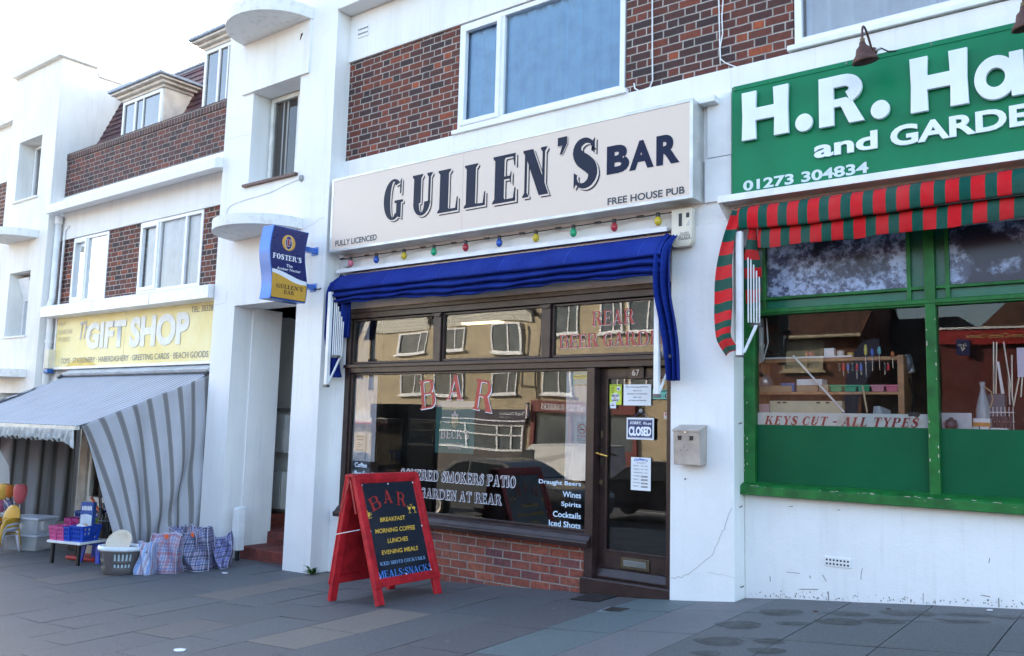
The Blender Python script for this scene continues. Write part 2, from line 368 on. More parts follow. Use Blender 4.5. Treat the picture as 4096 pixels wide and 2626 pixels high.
def letters(txt, fr, box, mat, parent=None, font='sans', bold=0., h=.002, ext=0., shear=0., rot=0., layers=None, name='lettering', space=1., arc=None, T=.2, t=.075, s=.075, thing_label=None):
    """writing on a flat frame, fitted to a box (u0,u1,v0,v1); layers = lower copies [(du,dv,mat)] in cap heights"""
    u0, u1, v0, v1 = box; out = []
    stack = ([(du, dv, m) for du, dv, m in (layers or [])]+[(0, 0, mat)])
    if font == 'serif':
        x = 0; polys = []
        for ch in txt:
            g, w = serif_glyph(ch, T, t, s); polys += [[(a+x, b) for a, b in p] for p in g]; x += (w+.05)*space
        xs = [a for p in polys for a, b in p]; ys = [0, 1] if txt != "'" else [b for p in polys for a, b in p]
    else:
        me = sans_mesh(txt, bold, space, .5 if ext else 0.); xs = [v.co.x for v in me.vertices]; ys = [v.co.y for v in me.vertices]
    ax, bx_, ay, by = min(xs), max(xs), min(ys), max(ys)
    su, sv_ = (u1-u0)/(bx_-ax), (v1-v0)/(by-ay); uc, vc = (u0+u1)/2, (v0+v1)/2; H = v1-v0
    def tr(a, b, du, dv, hh):
        q = (a-ax)*su+u0; w = (b-ay)*sv_+v0; q += (w-v0)*shear
        if arc: w += arc*(1-((q-uc)/((u1-u0)/2))**2)
        if rot: dq, dw = q-uc, w-vc; q, w = uc+dq*math.cos(rot)-dw*math.sin(rot), vc+dq*math.sin(rot)+dw*math.cos(rot)
        return fr.at(q+du*H, w+dv*H, hh)
    for li, (du, dv, m) in enumerate(stack):
        mb = MB(); hh = h+li*.0012
        if font == 'serif':
            for i, p in enumerate(polys):
                mb.face([tr(a, b, du, dv, hh+i % 9*.00006) for a, b in p])
        else:
            mb.bm.from_mesh(me)
            for v in mb.bm.verts: v.co = tr(v.co.x, v.co.y, du, dv, hh+(v.co.z+.5)*ext)
        if ext and font == 'serif':
            r = bmesh.ops.extrude_face_region(mb.bm, geom=list(mb.bm.faces))
            for e in r['geom']:
                if isinstance(e, bmesh.types.BMVert): e.co += fr.N*ext
        o = mb.build(name, m, parent, fixn=bool(ext))
        if not ext:
            # face outwards
            if len(o.data.polygons):
                N = (wm(parent).inverted().to_3x3() if parent else Matrix.Identity(3)) @ fr.N
                if o.data.polygons[0].normal.dot(N) < 0: o.data.flip_normals()
        out.append(o)
    return out
def fit(o, lab=None):
    if lab: o['label'] = lab
    return o
# ------------------------------------------------------------------ shared materials
WHITE = m_render('painted_render', (.83, .825, .81), .75)
WHITE_OLD = m_render('weathered_render', (.80, .78, .74), 1.2, .6)
SOFFIT = m_render('soffit_render', (.70, .68, .64), .8)
DARKBRICK = m_brick('plum_brick', [(.034, .022, .024), (.07, .025, .022), (.17, .038, .020), (.040, .020, .020), (.22, .048, .022), (.09, .030, .022), (.18, .040, .020), (.045, .022, .022), (.38, .08, .025)], (.43, .39, .35), mt=.013)
REDBRICK = m_brick('red_brick', [(.26, .065, .04), (.34, .085, .05), (.20, .05, .045), (.38, .11, .06), (.17, .055, .06)], (.33, .29, .25), course=.083, per=.232, flemish=False, mt=.013)
PVC = plain('white_plastic_frame', (.80, .81, .82), .35, var=.04)
BROWN = plain('dark_brown_paint', (.030, .016, .015), .32, var=.25, scale=9, bump=.15)
GREENP = plain('green_gloss_paint', (.012, .125, .026), .38, var=.22, scale=8, bump=.2, Specular_IOR_Level=.3)
GREEND = plain('dark_green_board', (.008, .13, .075), .28, var=.1, scale=2)
METAL = plain('aluminium', (.55, .56, .58), .38, .7, var=.1)
WHITEM = plain('white_enamel', (.78, .78, .78), .35, var=.06)
BLACK = plain('black_plastic', (.012, .012, .014), .4, var=.1)
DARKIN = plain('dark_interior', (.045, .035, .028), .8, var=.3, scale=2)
WOOD = plain('pine_wood', (.42, .22, .10), .55, var=.2, scale=12)
CARD = plain('brown_cardboard', (.42, .29, .17), .75, var=.1)
RUST = plain('rusty_brown_metal', (.085, .035, .025), .55, .2, var=.3, scale=20)
CREAM = plain('cream_plastic', (.70, .64, .52), .45, var=.06)
PAPER = plain('white_paper', (.80, .82, .84), .7, var=.03)
INK = plain('black_print', (.02, .02, .025), .6, var=.0)
LWHITE = plain('white_lettering', (.80, .83, .88), .45, var=.05)
LBLUE = plain('pale_blue_lettering', (.62, .76, .90), .45, var=.04)
LRED = plain('red_lettering', (.40, .05, .035), .5, var=.1)
NAVY = plain('navy_lettering', (.012, .017, .038), .5, var=.12, scale=3, Specular_IOR_Level=.2)
GLASS = m_glass('plain_glass', wave=.0008, wscale=1.5, ior=1.6)
GLASS_OLD = m_glass('wavy_shop_glass', wave=.0017, wscale=1.35, ior=1.75, dirt=.015)
GLASS_TOP = m_glass('old_top_glass', wave=.005, wscale=1.1, ior=1.85, dirt=.02)
CURT = plain('white_net_curtain', (.80, .86, .92), .9, var=.06, scale=4)
CURT_B = plain('pale_blue_blind', (.62, .68, .72), .9, var=.06, scale=4)
# ------------------------------------------------------------------ ground
def slab_mat():
    t = NT('paving_slabs'); p = t.pos(); a = t.n('Attribute', attribute_name='shade').outputs['Color']
    n = t.noise(p, 2.5, 6, .6); g = t.noise(p, 120, 3, .7); w = t.noise(p, 420, 2, .6)
    c = t.mix(t.math('MULTIPLY', t.ramp(n, [(.35, (0,0,0)), (.7, (1,1,1))]), .35), a, t.mix(.45, a, (.07, .08, .09)))
    c = t.mix(t.math('MULTIPLY', t.ramp(g, [(.45, (0,0,0)), (.72, (1,1,1))]), .7), c, t.mix(.6, a, (.36, .36, .37)))
    c = t.mix(t.math('MULTIPLY', t.ramp(t.noise(p, 46, 5, .75), [(.5, (0,0,0)), (.7, (1,1,1))]), .45), c, t.mix(.6, a, (.04, .042, .045)))
    c = t.mix(t.math('MULTIPLY', t.ramp(t.noise(p, .8, 7, .7), [(.48, (0,0,0)), (.66, (1,1,1))]), .4), c, t.mix(.5, a, (.10, .095, .085)))
    c = t.mix(t.ramp(w, [(.66, (0,0,0)), (.72, (1,1,1))]), c, (.55, .55, .55))
    gum = t.n('TexVoronoi', {'Vector': p, 'Scale': 3.1}, feature='F1').outputs[0]
    c = t.mix(t.math('MULTIPLY', t.math('LESS_THAN', gum, .045), .5), c, (.30, .30, .30))
    h = t.math('ADD', t.noise(p, 7, 4), t.math('MULTIPLY', g, .5))
    return t.fin(c, .62, 0, t.bump(h, .6, .016))
SLAB = slab_mat()
JOINT = plain('earthy_joint', (.035, .034, .03), .95, var=.3, scale=20)
ROADM = plain('asphalt', (.042, .042, .043), .9, var=.2, scale=1.3, bump=.4)
KERBM = plain('kerb_stone', (.27, .27, .26), .85, var=.15)
KY = -7.6          # the kerb edge of the near pavement
xs_g = [-60, -45, -30, -24, -20, -17, -15, -12.5, -9.8, -8.95, -8.1, -5.8, -3.55, -3.26, -2.97, -1.9, -.9, 1.5, 4, 8, 12, 25, 40]
def sheet(name, x0, x1, ys, dz, mat, kind='structure'):
    mb = MB(); X = [x for x in xs_g if x0 < x < x1]; X = [x0]+X+[x1]
    for a, b in zip(X, X[1:]):
        for c, d in zip(ys, ys[1:]): mb.face([(q, w, gz(q, w)+dz) for q, w in ((a, c), (b, c), (b, d), (a, d))])
    return mb.build(name, mat, kind=kind)
# one ground sheet to the horizon, below everything
mb = MB()
GXL = [-900, -300, -120]+xs_g+[120, 300, 900]
def far(x, y): return gz(x, max(y, -28)) - .16
for a, b in zip(GXL, GXL[1:]):
    for c, d in ((-900, -300), (-300, -100), (-100, -40), (-40, -28), (-28, -14), (-14, 0), (0, 20), (20, 100), (100, 900)):
        mb.face([(q, w, far(q, w)) for q, w in ((a, c), (b, c), (b, d), (a, d))])
mb.build('ground', plain('earth_ground', (.10, .09, .07), .95), kind='structure')
sheet('road', -60, 40, (-19.5, -14, KY-.15), -.125, ROADM)
sheet('far_pavement', -60, 40, (-28, -24, -19.6), -.02, plain('far_paving', (.10, .10, .10), .85, var=.2, scale=1.5))
mb = MB()
for a, b in zip(xs_g, xs_g[1:]):
    for y0, y1 in ((KY-.15, KY), (-19.62, -19.48)):
        mb.hexa([Vector((q, w, gz(q, w)+dz)) for dz in (-.3, .002) for w in (y0, y1) for q in (a, b)])
mb.build('kerb', KERBM, kind='structure', bevel=.01)
sheet('pavement_bed', -60, 40, (KY, -4, -2, 0, 1.5), -.014, JOINT)
# painted lane line on the road
mb = MB()
for i in range(-14, 9):
    x0 = i*4.
    mb.face([(q, w, gz(q, w)-.119) for q, w in ((x0, -13.55), (x0+2, -13.55), (x0+2, -13.45), (x0, -13.45))])
mb.build('road_marking', plain('road_paint', (.7, .7, .68), .7), kind='structure')
# the slabs: 0.59 m wide columns, each slab its own stone
mb = MB(); lay = mb.bm.loops.layers.color.new('shade')
BUFF, BLUE, PALE, DARKS = (.45, .415, .375), (.34, .40, .405), (.40, .40, .41), (.30, .305, .315)
special = {}
pit = .593
def colx(i): return -.905-pit*i          # right joint of column i (i grows leftwards)
for i in range(-18, 75):
    x1 = colx(i); x0 = x1-pit
    yj = 0.6; y = {0: -.52, 1: -.52, 2: -.53, 3: -.51, 4: -.62}.get(i, -rnd.uniform(.05, .85))
    edges = [1.2, y]
    while edges[-1] > KY: edges.append(edges[-1]-(.86 if 0 <= i < 4 else rnd.choice((.86, .86, .59, .86))))
    edges[-1] = KY
    if edges[-2]-edges[-1] < .1: edges.pop(-2)
    for a, b in zip(edges, edges[1:]):
        m = (a+b)/2; g = rnd.uniform(.94, 1.07); c = tuple(v*g for v in DARKS)
        if i == 4: c = BLUE if m > -2.6 else DARKS
        if i == 3: c = PALE if m > -2.3 else DARKS
        if i == 7 and -2.9 < m < -1.8: c = BUFF
        if i == 11 and -2.0 < m < -.3: c = tuple(v*.9 for v in BUFF)
        if i == 15 and -2.6 < m < -1.2: c = (.39, .36, .34)
        if i in (5,) and m > -3: c = (.295, .285, .29)
        if rnd.random() < .035 and i > 8: c = (.34, .325, .31)
        gp = .0035; dz = [rnd.uniform(-.002, .002) for _ in range(4)]
        q = [(x0+gp, b+gp), (x1-gp, b+gp), (x1-gp, a-gp), (x0+gp, a-gp)]
        f = mb.face([(u, v, gz(u, v)+d) for (u, v), d in zip(q, dz)])
        for l in f.loops: l[lay] = (*[max(0, v) for v in c], 1)
        # slab edges down into the joint
        P4 = [v for v in f.verts]; B4 = [mb.bm.verts.new(v.co-Vector((0, 0, .012))) for v in P4]
        for k in range(4):
            ff = mb.bm.faces.new((P4[k], B4[k], B4[(k+1) % 4], P4[(k+1) % 4]))
            for l in ff.loops: l[lay] = (*[v*.6 for v in c], 1)
mb.build('pavement', SLAB, kind='structure', fixn=False)
o = bpy.data.objects['pavement']
# ------------------------------------------------------------------ windows
def frame_rect(mb, x0, x1, z0, z1, w, y0, y1):
    mb.box(x0, x0+w, y0, y1, z0, z1); mb.box(x1-w, x1, y0, y1, z0, z1)
    mb.box(x0+w, x1-w, y0, y1, z0, z0+w); mb.box(x0+w, x1-w, y0, y1, z1-w, z1)
def pvc_window(parent, x0, x1, z0, z1, y, mulls=(), sash=(), fw=.05, sill=None, glass=None, curtain=None, mat=None, room=True):
    """outer frame, mullions, opening sashes, panes; a dark room and curtain behind"""
    mb = MB(); frame_rect(mb, x0, x1, z0, z1, fw, y, y+.07)
    for m in mulls: mb.box(m-fw/2, m+fw/2, y+.002, y+.068, z0+fw, z1-fw)
    edges = [x0]+list(mulls)+[x1]
    for i, (a, b) in enumerate(zip(edges, edges[1:])):
        if i in sash:
            la = a+(fw if i == 0 else fw/2); lb = b-(fw if i == len(edges)-2 else fw/2)
            frame_rect(mb, la-.012, lb+.012, z0+fw-.012, z1-fw+.012, .055, y-.018, y+.04)
    w = mb.build('window', mat or PVC, parent, bevel=.004)
    g = MB(); g.face([(x0+fw*.5, y+.035, z0+fw*.5), (x1-fw*.5, y+.035, z0+fw*.5), (x1-fw*.5, y+.035, z1-fw*.5), (x0+fw*.5, y+.035, z1-fw*.5)])
    g.build('pane', glass or GLASS, w)
    if sill:
        s = MB(); s.box(x0-sill[0], x1+sill[0], y-sill[1], y+.06, z0-.05, z0-.003); s.build('sill', mat or PVC, w, bevel=.006)
    if curtain:
        c = MB(); a, b, zt, mat_c = curtain
        n = max(6, int((b-a)/.03))
        c.grid(lambda u, v: (a+(b-a)*u, y+.085+.014*math.sin(u*(b-a)*34+2*math.sin(u*9))+.012*math.sin(u*(b-a)*71), z0+fw+(zt-z0-fw)*v), n, 4)
        c.build('curtain', mat_c, w)
    return w
# ------------------------------------------------------------------ the bar building
FACE = -.03
bar = thing('bar_building', 'white rendered bar with dark brick upper panels and brown framed shop window', 'building', (-5.6, .5, -.2))
mb = MB()
mb.box(-8.1, -3.0, FACE, .45, 3.232, 4.625)                 # fascia band behind the sign
mb.box(-8.1, -3.0, FACE, .45, 5.915, 6.52)                  # lintel band above the windows
mb.box(-8.1, -7.93, .02, .6, -.9, 3.20)                     # side pier by the tower
mb.box(-3.565, -2.972, FACE-.02, .6, -.6, 3.228)            # pier beside the door
mb.box(-7.93, -3.565, .0, .5, 2.755, 3.20)                  # board over the shopfront
mb.box(-6.22, -4.10, .10, .6, 4.627, 4.66)
mb.box(-8.1, -3.0, .26, .6, 4.6, 6.0)
mb.build('wall', WHITE, bar, bevel=.006)
mb = MB(); mb.box(-8.1, -3.0, -.26, .5, 6.525, 8.2); mb.build('balcony_beam', WHITE, bar, bevel=.01)
mb = MB(); mb.box(-8.1, -6.262, 0, .24, 4.628, 5.912); mb.build('brick_panel', DARKBRICK, bar)
mb = MB(); mb.box(-4.085, -3.0, 0, .24, 4.628, 5.912); mb.build('brick_panel', DARKBRICK, bar)
# upper window
pvc_window(bar, -6.245, -4.10, 4.672, 5.905, -.012, mulls=(-5.63,), sash=(0,), fw=.055, sill=(.045, .05), curtain=(-6.2, -4.15, 5.9, plain('sky_reflection_blind', (.30, .60, .98), .9, var=.08)))  # blind's blue deepened to stand in for sky reflected in the pane
# airbrick
mb = MB(); mb.box(-7.95, -7.745, FACE-.012, FACE+.05, 6.19, 6.345); v = mb.build('air_vent', WHITE, bar, bevel=.003)
mb = MB()
for i in range(7):
    for j in (0, 1): mb.box(-7.93+i*.026, -7.917+i*.026, FACE-.016, FACE-.008, 6.225+j*.06, 6.243+j*.06)
mb.build('vent_hole', BLACK, v)
# ledge under the lights
mb = MB(); mb.box(-8.02, -3.575, -.125, .0, 3.203, 3.226); mb.box(-8.02, -3.575, -.128, -.12, 3.192, 3.236); mb.build('ledge', WHITEM, bar)
# shopfront joinery
mb = MB(); x0, x1 = -7.93, -3.585
mb.box(x0, x1, -.005, .1, 2.635, 2.752); mb.box(x0, x1, -.03, .0, 2.70, 2.752)
mb.box(x0, x1, -.002, .1, 1.985, 2.09); mb.box(x0, x1, -.028, -.003, 2.045, 2.085)
mb.box(x0, -7.855, .002, .1, .30, 2.632); mb.box(-6.505, -6.40, .002, .1, 2.093, 2.632); mb.box(-5.03, -4.925, .002, .1, 2.093, 2.632)
mb.box(-3.66, x1, .002, .1, 2.093, 2.632)
for q in (-6.4525, -4.9775): mb.prism([(q-.07, 2.632), (q+.07, 2.632), (q+.052, 2.60), (q+.03, 2.585), (q-.03, 2.585), (q-.052, 2.60)], 'y', -.012, .0)
mb.box(-4.475, -4.385, -.012, .12, -.12, 1.983)
mb.box(-3.63, x1, .0, .2, -.05, 1.983)
# beads round the panes
for a, b, c, d in ((-7.855, -4.475, .425, 1.985), (-7.855, -6.505, 2.093, 2.632), (-6.40, -5.03, 2.093, 2.632), (-4.925, -3.66, 2.093, 2.632)):
    frame_rect(mb, a+.001, b-.001, c+.001, d-.001, .026, .03, .07)
joinery = mb.build('shopfront_frame', BROWN, bar, bevel=.005)
mb = MB(); mb.prism([(-.085, .30), (-.09, .345), (-.075, .36), (-.06, .365), (-.03, .40), (.0, .425), (.1, .43), (.1, .30)], 'x', -7.93, -4.40); mb.build('window_sill', BROWN, bar, bevel=.004)
def pane(name, x0, x1, z0, z1, y, mat, parent):
    g = MB(); g.face([(x0, y, z0), (x1, y, z0), (x1, y, z1), (x0, y, z1)]); o = g.build(name, mat, parent, fixn=False); return o
GY = .055
big = pane('window_pane', -7.84, -4.49, .43, 1.975, GY, GLASS_OLD, bar)
for a, b in ((-7.84, -6.515), (-6.39, -5.04), (-4.915, -3.67)):
    lastp = pane('window_pane', a, b, 2.10, 2.625, GY, GLASS_TOP, bar)
mb = MB(); mb.box(-7.93, -4.49, .012, .3, -.7, .298); mb.build('stall_riser', REDBRICK, bar, bevel=.004)
mb = MB(); mb.box(-4.488, -4.476, .03, .2, -.3, .297); mb.box(-7.9, -4.5, .015, .02, .25, .299); mb.build('mortar_edge', plain('old_mortar', (.32, .25, .17), .9, var=.3, scale=25, bump=.5), bar)
# doorway
mb = MB()
mb.box(-4.383, -4.315, .10, .15, .035, 1.98); mb.box(-3.655, -3.632, .10, .15, .035, 1.98)
mb.box(-4.315, -3.655, .101, .149, 1.895, 1.979); mb.box(-4.315, -3.655, .101, .149, .036, .27)
frame_rect(mb, -4.316, -3.654, .269, 1.896, .018, .09, .12)
mb.prism([(.1, .036), (.1, .125), (.075, .115), (.045, .05), (.045, .036)], 'x', -4.38, -3.634)
door = mb.build('door', BROWN, bar, bevel=.004)
dpane = pane('door_pane', -4.305, -3.665, .28, 1.885, .125, GLASS_OLD, door)
b = CR
fd = FY(.1)
mb = MB(); u = fd.bx('c2', 330, 1240, 490, 1310); mb.box(u[0], u[1], .083, .11, .135, .235); lb = mb.build('letterbox', plain('brass_dull', (.12, .095, .06), .4, .6), door, bevel=.006)
mb = MB(); mb.box(u[0]+.03, u[1]-.03, .078, .1, .158, .213); mb.build('letter_flap', plain('steel_flap', (.22, .25, .25), .35, .6), lb, bevel=.004)
GOLD = plain('gold_handle', (.80, .48, .12), .3, .8, var=.05)
mb = MB(); mb.box(-4.375, -4.34, .088, .102, 1.05, 1.215); h = mb.build('handle_plate', plain('aged_bronze', (.06, .045, .035), .45, .5), door, bevel=.003)
mb = MB(); mb.tube([(-4.358, .095, 1.17), (-4.358, .045, 1.17), (-4.345, .035, 1.167), (-4.26, .035, 1.15)], [.009, .009, .011, .009]); mb.tube([(-4.358, .035, 1.172), (-4.42, .04, 1.178)], .009); mb.build('lever_handle', GOLD, h, smooth=True)
mb = MB(); mb.box(-4.372, -4.347, .088, .102, 1.32, 1.385); mb.lathe([(.016, 0), (.016, .01)], (0, 0, 0)); 
for v in list(mb.bm.verts)[-48:]: v.co = Vector((-4.36+v.co.x*1.2, .095-v.co.z*1.2, .90+v.co.y*1.6))
mb.build('lock', plain('aged_brass', (.16, .12, .07), .4, .6), door, bevel=.002)
mb = MB(); mb.box(-4.06, -3.905, .072, .1, 1.875, 2.0); np_ = mb.build('number_plate', BROWN, door, bevel=.005)
f = FY(.072); letters('67', f, (-4.025, -3.945, 1.905, 1.965), plain('pewter', (.45, .44, .42), .4, .5), np_, bold=.02, ext=.004)
mb = MB(); mb.box(-4.50, -3.57, -.045, .2, -.3, .033); mb.build('threshold', BROWN, bar, bevel=.012)
# room behind the glass
def room(parent, x0, x1, y0, y1, z0, z1, mat, t=.05):
    mb = MB(); mb.box(x0, x1, y0, y1, z0-t, z0); mb.box(x0, x1, y0, y1, z1, z1+t); mb.box(x0-t, x0, y0, y1, z0, z1); mb.box(x1, x1+t, y0, y1, z0, z1); mb.box(x0-t, x1+t, y1, y1+t, z0-t, z1+t)
    return mb.build('interior_shell', mat, parent)
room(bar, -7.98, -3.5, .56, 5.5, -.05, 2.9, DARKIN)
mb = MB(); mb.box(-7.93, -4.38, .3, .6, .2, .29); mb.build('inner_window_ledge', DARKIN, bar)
# lettering on the glass
f = FY(GY-.004)
RW = [(.026, -.024, LWHITE)]
for ch, q, r in (('B', (472, 462, 540, 588), .13), ('A', (590, 440, 664, 550), 0), ('R', (712, 466, 800, 600), -.16)):
    letters(ch, f, f.bx('a6', *q), LRED, big, 'serif', layers=RW, rot=r, T=.17, t=.06, s=.09, name='painted_letter')
WO = [(-.05, -.05, LWHITE), (.05, .03, LWHITE), (.04, -.06, LWHITE)]
DR = plain('maroon_lettering', (.055, .015, .02), .5)
letters('COVERED SMOKERS PATIO', f, f.ln('a6', (385, 893), (893, 938), (385, 850)), DR, big, 'serif', layers=WO, T=.2, s=.08, name='painted_line')
letters('GARDEN AT REAR', f, f.ln('a6', (474, 977), (832, 1014), (474, 936)), DR, big, 'serif', layers=WO, T=.2, s=.08, name='painted_line')
for tx, bl, br, tl in (('Draught Beers', (996, 922), (1182, 938), (996, 898)), ('Wines', (1101, 978), (1182, 984), (1101, 952)), ('Spirits', (1095, 1024), (1182, 1030), (1095, 998)), ('Cocktails', (1058, 1066), (1181, 1074), (1058, 1040)), ('Iced Shots', (1040, 1106), (1180, 1116), (1040, 1080)),
                       ('Coffee', (186, 846), (240, 849), (186, 825)), ('Bar Snacks', (185, 882), (280, 888), (185, 862))):
    letters(tx, f, f.ln('a6', bl, br, tl), LBLUE, big, bold=.016, name='painted_line')
letters('REAR', f, f.ln('a6', (1230, 222), (1418, 218), (1230, 158)), LRED, lastp, 'serif', layers=RW, T=.17, t=.06, s=.09, name='painted_line')
ub = f.ln('a6', (1086, 320), (1520, 312), (1086, 262))
letters('BEER GARDEN', f, (ub[0], ub[1]+.13, ub[2], ub[3]), LRED, lastp, 'serif', layers=RW, T=.17, t=.06, s=.09, name='painted_line')
lp = thing('ceiling_light', 'lit warm ceiling light inside the bar behind the middle top pane', 'lamp', (-7.45, 2.0, 2.85)); EM = NT('lit_diffuser'); EM.b.inputs['Emission Color'].default_value = (1, .78, .42, 1); EM.b.inputs['Emission Strength'].default_value = .35; EM = EM.fin((.8, .75, .6), .5)
mb = MB(); mb.box(-7.95, -7.0, 1.9, 2.15, 2.80, 2.86); mb.build('lamp_tray', WHITEM, lp); mb = MB(); mb.box(-7.80, -7.16, 1.95, 2.10, 2.785, 2.799); mb.build('diffuser', EM, lp)
# curtains and blinds just inside
def hang(name, label, k, x0, y0, x1, y1, Y, mat, amp=.012, fr=90, group=None):
    a = P(k, x0, (y0+y1)/2, Y); b_ = P(k, x1, (y0+y1)/2, Y); zt = (P(k, x0, y0, Y).z+P(k, x1, y0, Y).z)/2; zb = (P(k, x0, y1, Y).z+P(k, x1, y1, Y).z)/2
    mb = MB(); n = max(16, int((b_.x-a.x)/.012))
    mb.grid(lambda u, v: (a.x+(b_.x-a.x)*u, Y+amp*math.sin(u*(b_.x-a.x)*fr+math.sin(u*5)), zb+(zt-zb)*v), n, 3)
    return tag(mb.build(name, mat), label, 'curtain', group)
hang('curtain', 'pale vertical curtain inside the left end of the bar window', 'a6', 178, 426, 283, 820, .098, CURT, .008)
hang('curtain', 'pale ribbed curtain inside the bar window beside the door post', 'a6', 1114, 418, 1216, 905, .098, CURT, .008)
hang('curtain', 'short grey blind behind the top left pane of the bar window', 'a6', 180, 180, 250, 388, .10, CURT_B, .006)
# hanging poster of the lager
f2 = FY(.10)
tq = thing('hanging_poster', 'clear green lager poster hanging in the middle of the bar window', 'poster', f2.at(*f2.hit('a6', 625, 680)))
a = f2.bx('a6', 541, 583, 711, 786); mb = MB(); mb.box(a[0], a[1], .1, .103, a[2], a[3]); sh = mb.build('sheet', m_film('green_film', (.08, .30, .29), .86, .3), tq)
c = f2.bx('a6', 541, 556, 711, 583); mb = MB(); mb.box(c[0]-.005, c[1]+.005, .095, .112, c[2], c[3]); mb.build('hanger_strip', PAPER, tq)
f3 = FY(.098)
letters("BECK'S", f3, f3.bx('a6', 565, 684, 690, 722), LWHITE, sh, 'serif', T=.24, t=.11, s=.07, layers=[(.06, -.05, NAVY)])
letters('Imported from', f3, f3.bx('a6', 583, 737, 666, 754), LWHITE, sh, bold=.01); letters('Germany', f3, f3.bx('a6', 597, 754, 655, 772), LWHITE, sh, bold=.01)
q = f3.bx('a6', 608, 598, 645, 677); uc, du = (q[0]+q[1])/2, (q[1]-q[0])/2; vv = lambda t: q[2]+(q[3]-q[2])*t
mb = MB(); mb.face([f3.at(uc+du*x*.85, vv(z), .001) for x, z in ((-.9, .62), (-.95, .3), (-.5, .1), (0, 0), (.5, .1), (.95, .3), (.9, .62))]); mb.build('shield', plain('pale_gold', (.55, .53, .30), .5), sh, fixn=False)
mb = MB()
for (x, z, rx, rz) in ((0, .82, .28, .16), (-.5, .74, .34, .1), (.5, .74, .34, .1), (0, .95, .14, .07)): mb.face([f3.at(uc+du*(x+rx*math.cos(t*.5236)), vv(z+rz*math.sin(t*.5236)), .0015+z*.001+x*.0002) for t in range(12)])
for sx in (-1, 1): mb.face([f3.at(uc+du*sx*a_, vv(b_), .001) for a_, b_ in ((1.2, .3), (2.6, .3), (2.6, .325), (1.2, .325))])
mb.build('crest', LWHITE, sh, fixn=False)
kb = plain('key_emblem', (.75, .74, .62), .5); mb = MB(); mb.tube([f3.at(uc-du*.1, vv(.18), .003), f3.at(uc+du*.15, vv(.5), .003)], .004); mb.tube([f3.at(uc-du*.1+du*.25*math.cos(t), vv(.16)+du*.25*math.sin(t), .003) for t in [i*.6 for i in range(11)]], .004); mb.build('key', kb, sh)
# notices
def notice(name, label, cat, k, box, Y, mat, lines=(), group=None, th=.002):
    fr_ = FY(Y); u = fr_.bx(k, *box); mb = MB(); mb.box(u[0], u[1], Y, Y+th, u[2], u[3]); o = mb.build(name, mat)
    tag(o, label, cat, group); lf = FY(Y-.001); W_, H_ = u[1]-u[0], u[3]-u[2]
    for tx, a0, a1, b0, b1, m, bo in lines:
        letters(tx, lf, (u[0]+W_*a0, u[0]+W_*a1, u[3]-H_*b1, u[3]-H_*b0), m, o, bold=bo, h=.001, name='print')
    return o, u
def rules(o, u, rows, Y, mat):
    mb = MB(); W_, H_ = u[1]-u[0], u[3]-u[2]
    for a0, a1, b0, b1 in rows: mb.face([(u[0]+W_*a0, Y, u[3]-H_*b1), (u[0]+W_*a1, Y, u[3]-H_*b1), (u[0]+W_*a1, Y, u[3]-H_*b0), (u[0]+W_*a0, Y, u[3]-H_*b0)])
    return mb.build('print_line', mat, o, fixn=False)
o, u = notice('paper_notice', 'creased white paper notice low in the left of the bar window', 'notice', 'a6', (180, 700, 233, 810), GY+.02, PAPER)
rules(o, u, [(.25, .8, .08, .1), (.2, .85, .12, .135), (.3, .85, .2, .215), (.3, .8, .23, .245), (.35, .55, .36, .37), (.3, .8, .42, .435), (.35, .6, .5, .515), (.25, .85, .62, .635), (.25, .75, .66, .675), (.35, .7, .8, .815)], GY+.018, INK)
RED = plain('sign_red', (.55, .02, .03), .5, var=.02)
o, u = notice('no_smoking_notice', 'blue white no smoking notice on the bar window by the door', 'notice', 'a6', (1163, 648, 1209, 738), GY+.01, plain('pale_blue_sticker', (.55, .68, .80), .5), [('NO SMOKING', .04, .98, .66, .73, RED, .03), ('It is against the law to', .06, .95, .80, .85, INK, .02), ('smoke in these premises', .06, .95, .87, .92, INK, .02)])
lf = FY(GY+.009); cx, cz, r = (u[0]+u[1])/2, u[3]-(u[3]-u[2])*.33, (u[1]-u[0])*.40
mb = MB()
for p in ring(0, 0, r, r, r*.16, r*.16, 0, 360, 24): mb.face([(cx+a_, GY+.008, cz+b_) for a_, b_ in p])
mb.face([(cx+r*a_, GY+.0078, cz+r*b_) for a_, b_ in ((-.65, .55), (-.55, .65), (.65, -.55), (.55, -.65))]); mb.build('ban_ring', RED, o, fixn=False)
mb = MB(); mb.face([(cx+r*a_, GY+.0086, cz+r*b_) for a_, b_ in ((-.6, -.25), (.6, -.25), (.6, -.05), (-.6, -.05))]); mb.build('cigarette', INK, o, fixn=False)
o, u = notice('age_check_sticker', 'yellow and teal sticker at the top right of the bar window', 'sticker', 'a6', (1142, 424, 1210, 484), GY+.01, plain('teal_sticker', (.30, .56, .60), .5))
mb = MB(); W_, H_ = u[1]-u[0], u[3]-u[2]; mb.box(u[0]+W_*.1, u[1], GY+.007, GY+.0095, u[2]+H_*.42, u[2]+H_*.72); yb = mb.build('yellow_band', plain('lime_yellow', (.55, .68, .06), .5), o)
lf = FY(GY+.006)
letters("Please don't be offended", lf, (u[0]+W_*.16, u[1]-W_*.06, u[2]+H_*.58, u[2]+H_*.68), INK, yb, bold=.02); letters('if we ask you for ID', lf, (u[0]+W_*.22, u[1]-W_*.16, u[2]+H_*.46, u[2]+H_*.56), INK, yb, bold=.02)
DG = .108
